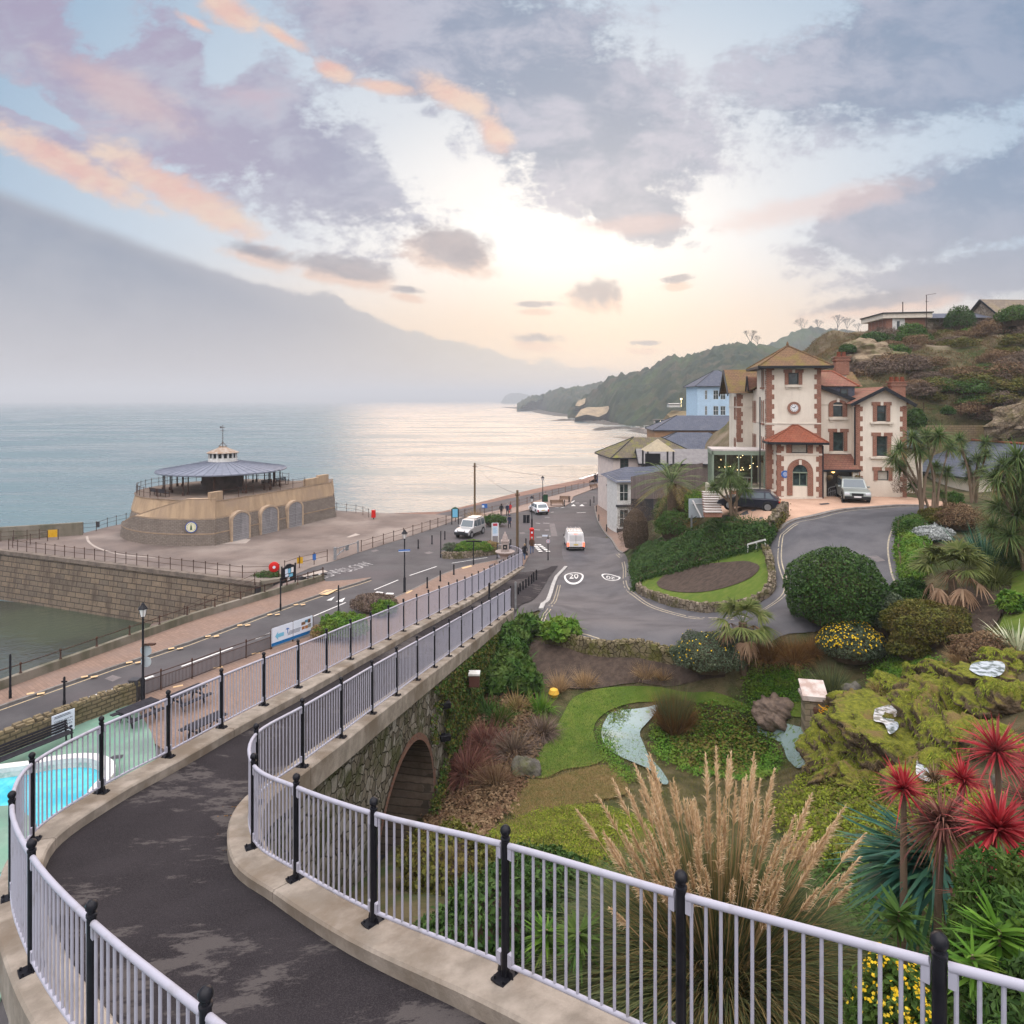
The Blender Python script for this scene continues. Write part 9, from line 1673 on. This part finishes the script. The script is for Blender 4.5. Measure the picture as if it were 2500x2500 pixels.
pxbush('silvery white leaved shrub behind the yellow green hedge',2292,1322,96,1288,'silver',.10,3500,rough=.4);pxbush('yellow green spreading shrub below the cabbage palms',2305,1288,100,1248,'olive',.09,4000);pxbush('brown tinted shrub right of the spreading one',2362,1300,110,1235,'brown',.08,5000);pxbush('small round green bush in front of the cottage wall',2336,1236,44,1200,'green',.10,2000);pxbush('leafless twiggy shrub against the villa wing',2222,1222,62,1150,'purple',.07,2200,core=False)
pxclump('dark green sword leaved flax at the right edge of the garden',2425,1385,190,1265,'teal',n=330,w=.07,droop=.35,name='flax_plant',cat='plant',spread=1.1);pxclump('second sword leaved flax nearer the picture edge',2490,1385,140,1290,'cord',n=240,w=.07,droop=.4,name='flax_plant',cat='plant');pxclump('yellow green grass mound beside the bare soil bed',2440,1428,100,1350,'fan',n=1100,w=.03,droop=.8,spread=1.2);pxclump('cream striped flax rosette at the right edge above the cascade',2496,1590,110,1495,'varieg',n=110,w=.09,droop=.3,name='flax_plant',cat='plant',spread=1.2);pxbush('bright green leafy plant on the lawn strip at the right edge',2480,1500,60,1440,'bright',.16,900);pxbush('bare brown twiggy shrub above the top pool',2430,1620,150,1545,'brown',.07,4500);pxbush('olive twiggy shrub left of the striped flax',2455,1580,80,1535,'olive',.08,2500)
pxclump('dry reddish grasses behind the top pool',2360,1620,110,1570,'straw',n=700,w=.014,droop=.5)
for k,(cx,yb,w,yt)in enumerate(((1775,1305,90,1252),(1830,1300,90,1248),(1870,1296,60,1256))):pxclump(['left of three dark flax plants below the dark hatchback','middle of three dark flax plants below the dark hatchback','right of three dark flax plants, nearest the ivy wall'][k],cx,yb,w,yt,'cord',n=200,w=.07,droop=.5,name='flax_plant',cat='plant',spread=1.2,group='flax plants below the forecourt')
pxbush('tall reddish brown bare shrub at the right edge of the road',1556,1345,96,1222,'purple',.08,6500,core=True,rough=.3,low=-.7,asp=.3);pxbush('green shrub behind the brown one',1655,1318,110,1248,'green',.11,5000);pxbush('pale green leafy shrub by the garden steps',1712,1262,72,1198,'bright',.11,3500);pxbush('olive shrub under the date palm',1668,1262,90,1195,'olive',.10,3500);pxbush('dark shrub between date palm and steps',1625,1290,60,1215,'dark',.10,2500);clump('dry grass tuft under the date palm',gp(1690,1290),.7,1.5,'tan',n=500,w=.02)
stonewall('ivy clad stone wall end beside the forecourt',[gp(1886,1302),gp(1898,1284),gp(1916,1264)],1.0,.5,.4,seed=21);hedge('brown ivy hanging over the stone wall end',[(1880,1300),(1890,1278),(1910,1258),(1922,1262),(1914,1282),(1896,1304)],1.25,'olive',1800,.09,'ivy','climber')
a=gp(1700,1288);t=thing('road_sign','large grey road sign seen from behind with a slanted white strut','sign',a,R(8));obj('panel',MB().box((0,0,1.55),(1.25,.06,1.5)),M_signback,t);q=MB();q.bar((-.35,-.1,2.2),(.2,-.5,.9),.1);q.bar((-.4,-.06,1.9),(.5,-.06,1.9),.08,.03);obj('strut',q,M_lglass,t);obj('post',MB().box((-.4,0,.4),(.12,.1,1.2)),M_steel,t)
q=MB();a,b_=gp(1605,1340,.8),gp(1700,1292,1.0);q.bar(a,b_,.05);q.bar(a-Vector((0,0,.35)),b_-Vector((0,0,.35)),.05);q.bar(gp(1625,1330),gp(1625,1330,1.2),.14);tag(obj('bar_rail',q,mat('dark green rail',(.05,.08,.06),rough=.6)),'dark green bar rail leading from the brown shrub to the sign back','railing')
# ---- planting on the sea front
pxbush('low green mound on the flower island beside the drinking fountain',1155,1356,92,1322,'bright',.12,5000,z=.05,dep=.7,rough=.3);pxbush('dry brown shrub at the left end of the flower island',1102,1350,44,1328,'grey',.1,1500,z=.05);pxbush('tan dry shrub at the right end of the flower island',1195,1344,56,1326,'tan',.1,1800,z=.05)
pl=[P(a,b,0)for a,b in((1082,1362),(1105,1364),(1150,1361),(1200,1354),(1228,1350))];stonewall('low stone edging wall of the flower island by the fountain',pl,.5,.45,.4,seed=31)
clump('dry tan grasses behind the silver off-roader',P(1160,1271),1.6,2.2,'straw',n=900,w=.03,droop=.7);pxbush('green shrub bed behind the silver off-roader',1205,1285,60,1258,'green',.12,3000,z=.05,dep=.6)
pxbush('bright green mound in the bed beyond the banner',830,1566,120,1505,'bright',.13,4500,z=.08);pxbush('dark heather mound at the back of the bed beyond the banner',908,1500,115,1458,'purple',.10,5500,z=.08,rough=.2);pxbush('green mound at the right end of the bed beyond the banner',935,1508,60,1470,'bright',.12,2500,z=.08);clump('dead brown flax leaves in the bed beyond the banner',P(862,1535,.1),.9,1.0,'maroon',n=260,w=.07,droop=.9);pxbush('dry tan shrub at the left end of the bed beyond the banner',785,1565,60,1530,'tan',.1,1800,z=.08)
cl=bush('green weeds hanging over the slipway wall',P(656,1424,-.6),1.5,.6,1.1,'green',.12,1500)
# ---- foreground bank
t=thing('pampas_grass','huge pampas grass with pale feathery plumes behind the railing','grass',(3.0,9.7,7.25),sc=1.1);n=21000;a=rng.random(n)*2*np.pi;q_=np.sqrt(rng.random(n));bse=np.stack([np.cos(a)*q_*.6,np.sin(a)*q_*.5,0*q_],1);d=np.stack([np.cos(a)*q_*1.35,np.sin(a)*q_*1.05,1.2-.6*q_],1)+.14*rng.normal(size=(n,3));L=2.55*(.6+.6*rng.random(n));v,f=blades(bse,d,L,.019,(.25+.75*q_)*(.5+.5*rng.random(n)),7,taper=.5);npobj('leaf_mound',v,f,LM['reed'],t)
n=3200;a=rng.random(n)*2*np.pi;q_=np.sqrt(rng.random(n));bse=np.stack([np.cos(a)*q_*.4,np.sin(a)*q_*.4,0*q_],1);d=np.stack([np.cos(a)*q_*.62,np.sin(a)*q_*.62,1.2+0*q_],1)+.1*rng.normal(size=(n,3));v,f=blades(bse,d,2.75*(.7+.45*rng.random(n)),.015,.5*(.3+q_),7,taper=.5);npobj('dry_leaves',v,f,LM['tan'],t)
rr=random.Random(5);
for k in range(118):
 az=rr.uniform(0,2*math.pi);q0=math.sqrt(rr.random());el=np.array([math.cos(az)*q0*.62,math.sin(az)*q0*.5,1.25]);
 if k<9:el=np.array([-.62+.03*k,rr.uniform(-.3,.4),1.0])
 if 9<=k<13:el=np.array([.62,rr.uniform(-.3,.3),.85+.1*(k-9)])
 el/=np.linalg.norm(el);L=rr.uniform(2.5,3.4)*(.9 if k<13 else 1);b0_=np.array([el[0]*.5,el[1]*.5,0]);dr_=.03+.10*q0;tt=np.linspace(0,1,9);st_=b0_+el*(L*tt)[:,None]-np.array([0,0,1.])*(dr_*L*tt**2)[:,None];q=MB();q.tube([tuple(p)for p in st_[:8]],[.007]*8,4);obj('stem',q,M_straw if 'M_straw' in globals()else globals().setdefault('M_straw',mat('straw stem',(.38,.26,.13),(.3,.2,.1),4.,.8)),t)
 m_=250;u=1-.2*rng.random(m_)**.8;pp_=b0_+el*(L*u)[:,None]-np.array([0,0,1.])*(dr_*L*u**2)[:,None];lean=np.array([.25,0,0])if k>=13 else np.array([-.2,0,0])if k<9 else np.array([.3,0,0]);d=el+lean*.4+.20*rng.normal(size=(m_,3));v,f=blades(pp_,d,(.05+.6*(1.02-u))*(.6+.8*rng.random(m_)),.0105,.4,3,taper=.6);npobj('plume',v,f,LM['plume'],t)
def ground(x,y):return H(x,y)
def straps(label,px,py,d,r,mk,trunk=True,n=150,w=.055,name='red_cordyline',droop=.4,group='red leaved cordylines',drop=None,dead=0):
 h_=D(px,py,d);gz_=H(h_.x,h_.y)if drop is None else h_.z-drop;t=thing(name,label,'cordyline',(h_.x,h_.y,gz_),0,group);L=r*d/FP;strapheads(t,[(0,0,h_.z-gz_,1)],mk,L*1.12,w,n,droop,M_ctrunk if trunk else None,(random.uniform(-.2,.2),.1,0),up=.45,tr=.05,dead=dead);return t
straps('tallest red cordyline with a long bare double stem',2434,1835,10.6,98,'red',n=190,w=.045);straps('small bright red cordyline head above the green sword leaves',2206,1925,9.9,74,'red',n=150,w=.04);straps('small dark red cordyline head left of the tallest one',2352,1905,10.4,66,'red',n=150,w=.04)
straps('largest crimson cordyline head in the middle of the red group',2438,2025,9.2,128,'red',n=210,w=.055);straps('brownish fading cordyline with hanging dead straps',2302,2010,9.7,118,'maroon',n=220,w=.045,dead=50,droop=.7);straps('low dark maroon cordyline behind the green shrub',2430,2190,9.2,120,'maroon',n=200,w=.055,drop=.6);straps('red cordyline cut by the right picture edge',2520,1880,11.0,75,'red',n=150,w=.045);straps('pinkish cordyline at the right edge below the edge one',2525,1960,10.6,90,'maroon',n=160,w=.045)
b=D(2300,2175,10.6);t=thing('sword_leaf_plant','blue green sword leaved plant leaning left below the red cordylines','plant',b);n=190;d=unit(np.stack([-1.0+.42*rng.normal(size=n),.4*rng.normal(size=n)-.1,.42+.55*rng.normal(size=n)],1));v,f=blades(np.stack([.1*rng.normal(size=n)-.1,.1*rng.normal(size=n),.3+.3*rng.random(n)],1),d,1.55*(.65+.45*rng.random(n)),.085,.12+.25*rng.random(n),4,taper=.5);npobj('leaves',v,f,LM['teal'],t);obj('stem',MB().tube([(.2,0,-1.2),(0,0,.5)],[.09,.06],8),M_ctrunk,t,True)
def whorl(label,px,py,d,r,mk,n=70,w=.09,group=None,stem=.5,name='leafy_whorl'):
 h_=D(px,py,d);t=thing(name,label,'plant',(h_.x,h_.y,h_.z-stem),0,group);L=r*d/FP;a=rng.random(n)*2*np.pi;z=rng.random(n);dd=np.stack([np.cos(a),np.sin(a),.9-1.25*z],1);v,f=blades(np.stack([0*z,0*z,stem-.22*z],1),dd,L*(.75+.35*rng.random(n)),w*(.8+.3*rng.random(n)),.3*rng.random(n),4,taper=.55);npobj('leaves',v,f,LM[mk],t);obj('stem',MB().tube([(0,0,-.5),(0,0,stem)],[.03,.02],6),M_ctrunk,t);return t
whorl('green leafy whorl on the bank below the sword leaves',2195,2225,9.3,66,'green',60,.09,'green whorled plants');whorl('large fresh green whorl right of the last black post',2440,2270,7.2,110,'bright',80,.06,'green whorled plants');whorl('small yellow green whorl left of the large fresh one',2375,2330,7.0,80,'bright',60,.055,'green whorled plants');whorl('leafy whorl seen through the railing left of the pampas',1415,2275,9.6,75,'green',70,.07,'green whorled plants');whorl('whorl beside the other one left of the pampas',1335,2270,10.2,70,'bright',70,.07,'green whorled plants');whorl('topmost bright whorl at the lower right picture edge',2490,2180,7.6,75,'bright',60,.05,'green whorled plants')
bush('dark green shrub filling the lower right corner',(5.15,6.5,8.4),.8,.7,2.0,'dark',.10,6500,asp=.3);bush('mid green feathery shrub at the right picture edge',(5.75,7.6,8.5),.8,.8,2.3,'green',.10,6000,asp=.3)
bush('golden yellow flowering bush seen through the last railing panels',(3.62,6.35,8.8),.44,.42,1.95,'green',.06,5500,flowers='yellow',fl_n=2200,fl_s=.03,top_fl=False);bush('small yellow flowered shrub under the railing at the far right',(4.15,5.7,8.9),.45,.4,1.75,'green',.06,3000,flowers='yellow',fl_n=280,fl_s=.03,top_fl=False)
bush('low dark heathery shrub behind the railing left of the pampas',(.55,14.2,H(.55,14.2)),1.3,1.3,1.5,'dark',.09,6000,rough=.2);bush('dense low shrub on the bank below the railing',(-.2,11.2,H(-.2,11.2)),1.2,1.0,1.2,'dark',.09,4500);bush('rough green shrub at the foot of the bank by the arch',(-1.6,16.5,H(-1.6,16.5)),1.2,1.2,1.1,'olive',.10,3500)
# ---- cliff behind the villa
def scatter_px(poly,n):
 xs=[p[0]for p in poly];ys=[p[1]for p in poly];o=[]
 while len(o)<n:
  x,y=random.uniform(min(xs),max(xs)),random.uniform(min(ys),max(ys))
  if ptin(np.array([x]),np.array([y]),poly)[0]:
   p=gp(x,y)
   if p.y>62 and p.y<128:o.append(p)
 return o
cliff=[(2080,900),(2130,830),(2230,790),(2320,800),(2420,770),(2520,745),(2520,1040),(2400,1030),(2250,1000),(2200,960),(2110,960)]
protos={}
for mk,lab,n_ in(('purple','leafless purple brown scrub bush on the cliff behind the villa',26),('brown','dry brown scrub bush on the cliff behind the villa',22),('olive','olive green scrub bush on the cliff behind the villa',20),('green','dark green evergreen bush on the cliff behind the villa',14)):
 for k,p in enumerate(scatter_px(cliff,n_)):
  s_=random.uniform(.7,1.35)
  if k<2:protos.setdefault(mk,[]).append(bush(lab,p,1.9,1.6,1.9,mk,.16,2600,group='scrub bushes on the cliff',rough=.5,core=(mk=='green'),asp=.35 if mk in('purple','brown')else .55))
  else:dup(protos[mk][k%2],(p.x,p.y,p.z-.25),random.uniform(0,6),lab,'scrub bushes on the cliff',(s_*random.uniform(.9,1.5),s_,s_*random.uniform(.6,1.1)))
def cov2(label,poly,mk,n,L,w):
 x=rng.uniform(30,66,n*2);y=rng.uniform(63,112,n*2);z=Hs(x,y);k=(z>10.5)&(vnoise(x,y,5.,11)>.35);x,y,z=x[k][:n],y[k][:n],z[k][:n];cl=(vnoise(x,y,4.3,5)-.5)*2.4+(vnoise(x,y,1.7,6)-.5)*1.1;stp=np.clip((y-66)/8,0,1)*np.clip((x-30)/6,0,1)
 v,f=blades(np.stack([x,y,z+cl*stp-.15],1),np.stack([rng.normal(size=len(x))*.7,rng.normal(size=len(x))*.7-.2,np.ones(len(x))],1),L*(.5+rng.random(len(x))),w,.5,2);tag(npobj('dry_scrub',v,f,LM[mk]),label,'undergrowth',None,'stuff')
cov2('tangled dry grass and bramble covering the cliff slope',cliff,'brown',42000,.75,.05);cov2('tufts of pale dead grass on the cliff slope',cliff,'tan',16000,.6,.03);cov2('patches of green ivy and grass on the cliff slope',cliff,'olive',20000,.5,.07)
for lab,px,yb,w,yt,mk,d in(('large dark round evergreen bush between bungalow and stone barn',2345,815,66,748,'dark',93),('bright green shrub in front of the dark evergreen',2366,824,46,802,'bright',91),('green bush below the left end of the bungalow',2225,838,70,790,'green',92),('dark bush on the cliff edge left of the bungalow',2135,850,70,812,'dark',90),('small dark tree on the outcrop behind the chimney',2070,866,40,842,'dark',84),('green hillside bush at the upper right picture edge',2485,800,90,745,'green',86),('dark ivy mass on the cliff face beside the villa',2190,900,60,845,'green',84),('tall dark shrub behind the villa wing by the terrace',2235,1055,46,1000,'dark',66),('dark twiggy thicket at the right picture edge',2485,930,100,850,'purple',82),('small dark bush on the terrace wall',2315,1014,28,994,'dark',69)):
 c_=D(px,yb,d);bush(lab,c_,w/2*d/FP,w/2*d/FP,(yb-yt)*d/FP,mk,.2,3200,rough=.25)
t=thing('cliff_rocks','pale rock outcrop on the cliff edge behind the villa','rock',D(2120,880,85));q=MB()
for k in range(1):pass
bm=bmesh.new();bmesh.ops.create_icosphere(bm,subdivisions=4,radius=1.);c=np.array([v.co[:]for v in bm.verts]);kk=1+.7*(vnoise(c[:,0]*2+3,c[:,2]*3+c[:,1],1.,4)-.5)+.4*(vnoise(c[:,0]*5,c[:,2]*7+c[:,1]*3,1.,6)-.5)
for v,q_ in zip(bm.verts,kk):v.co=(v.co.x*q_*4.2,v.co.y*q_*3,v.co.z*q_*2.4)
me=bpy.data.meshes.new('rock_face');bm.to_mesh(me);bm.free();me.materials.append(mat('pale cliff rock',(.27,.21,.14),(.17,.13,.085),1.,.95,bump=1.,bscale=4,dist=.2,col3=(.10,.10,.04),scale3=.4));link(bpy.data.objects.new('rock_face',me),t)
b=D(2500,1020,66);t=thing('ruined_wall','tall pale ruined rubble wall at the right edge under the cliff','wall',b);bm=bmesh.new();bmesh.ops.create_icosphere(bm,subdivisions=4,radius=1.);c=np.array([v.co[:]for v in bm.verts]);kk=1+.5*(vnoise(c[:,0]*2+5,c[:,2]*3+c[:,1],1.,14)-.5)+.3*(vnoise(c[:,0]*6,c[:,2]*6,1.,16)-.5)
for v,q_ in zip(bm.verts,kk):v.co=(v.co.x*q_*3.4+v.co.z*1.2,v.co.y*q_*1.2,v.co.z*q_*2.2+v.co.x*.9)
me=bpy.data.meshes.new('masonry');bm.to_mesh(me);bm.free();me.materials.append(rubble('pale ruin rubble',(.16,.12,.08),(.21,.165,.115),(.26,.21,.15),3.,1.,green=(.10,.085,.04)));link(bpy.data.objects.new('masonry',me),t)
# bare trees on the far ridge
def baretree(label,px,py,d,h,sd):
 b=D(px,py,d);t=thing('bare_tree',label,'tree',(b.x,b.y,b.z-h*.42),0,'bare trees on the far ridge');rr=random.Random(sd);q=MB();c_=MB()
 def br(p,dr,L,r,n,mb):
  e=p+dr*L;mb.tube([p,e],[r,r*.6],4,cap=False)
  if n:
   for k in range(3 if n>1 else 4):br(e,(dr+Vector((rr.uniform(-.9,.9),rr.uniform(-.9,.9),rr.uniform(-.1,.4)))).normalized(),L*.72,r*.6,n-1,c_)
 br(Vector((0,0,0)),Vector((0,0,1)),h*.36,h*.03,5,q);obj('trunk',q,M_twig,t);obj('crown',c_,M_twig,t)
for k,(px,py,d,h)in enumerate(((1832,834,620,17),(1850,838,620,12),(1960,802,930,24),(2000,802,930,20),(2045,798,925,26),(2068,800,925,22),(2095,805,920,16))):baretree(['lone bare spreading tree on the near ridge','smaller bare tree right of the lone one on the near ridge','leftmost bare tree on the far ridge','second bare tree on the far ridge','widest bare tree on the far ridge','bare tree right of the widest one','rightmost bare tree on the far ridge'][k],px,py,d,h,k)
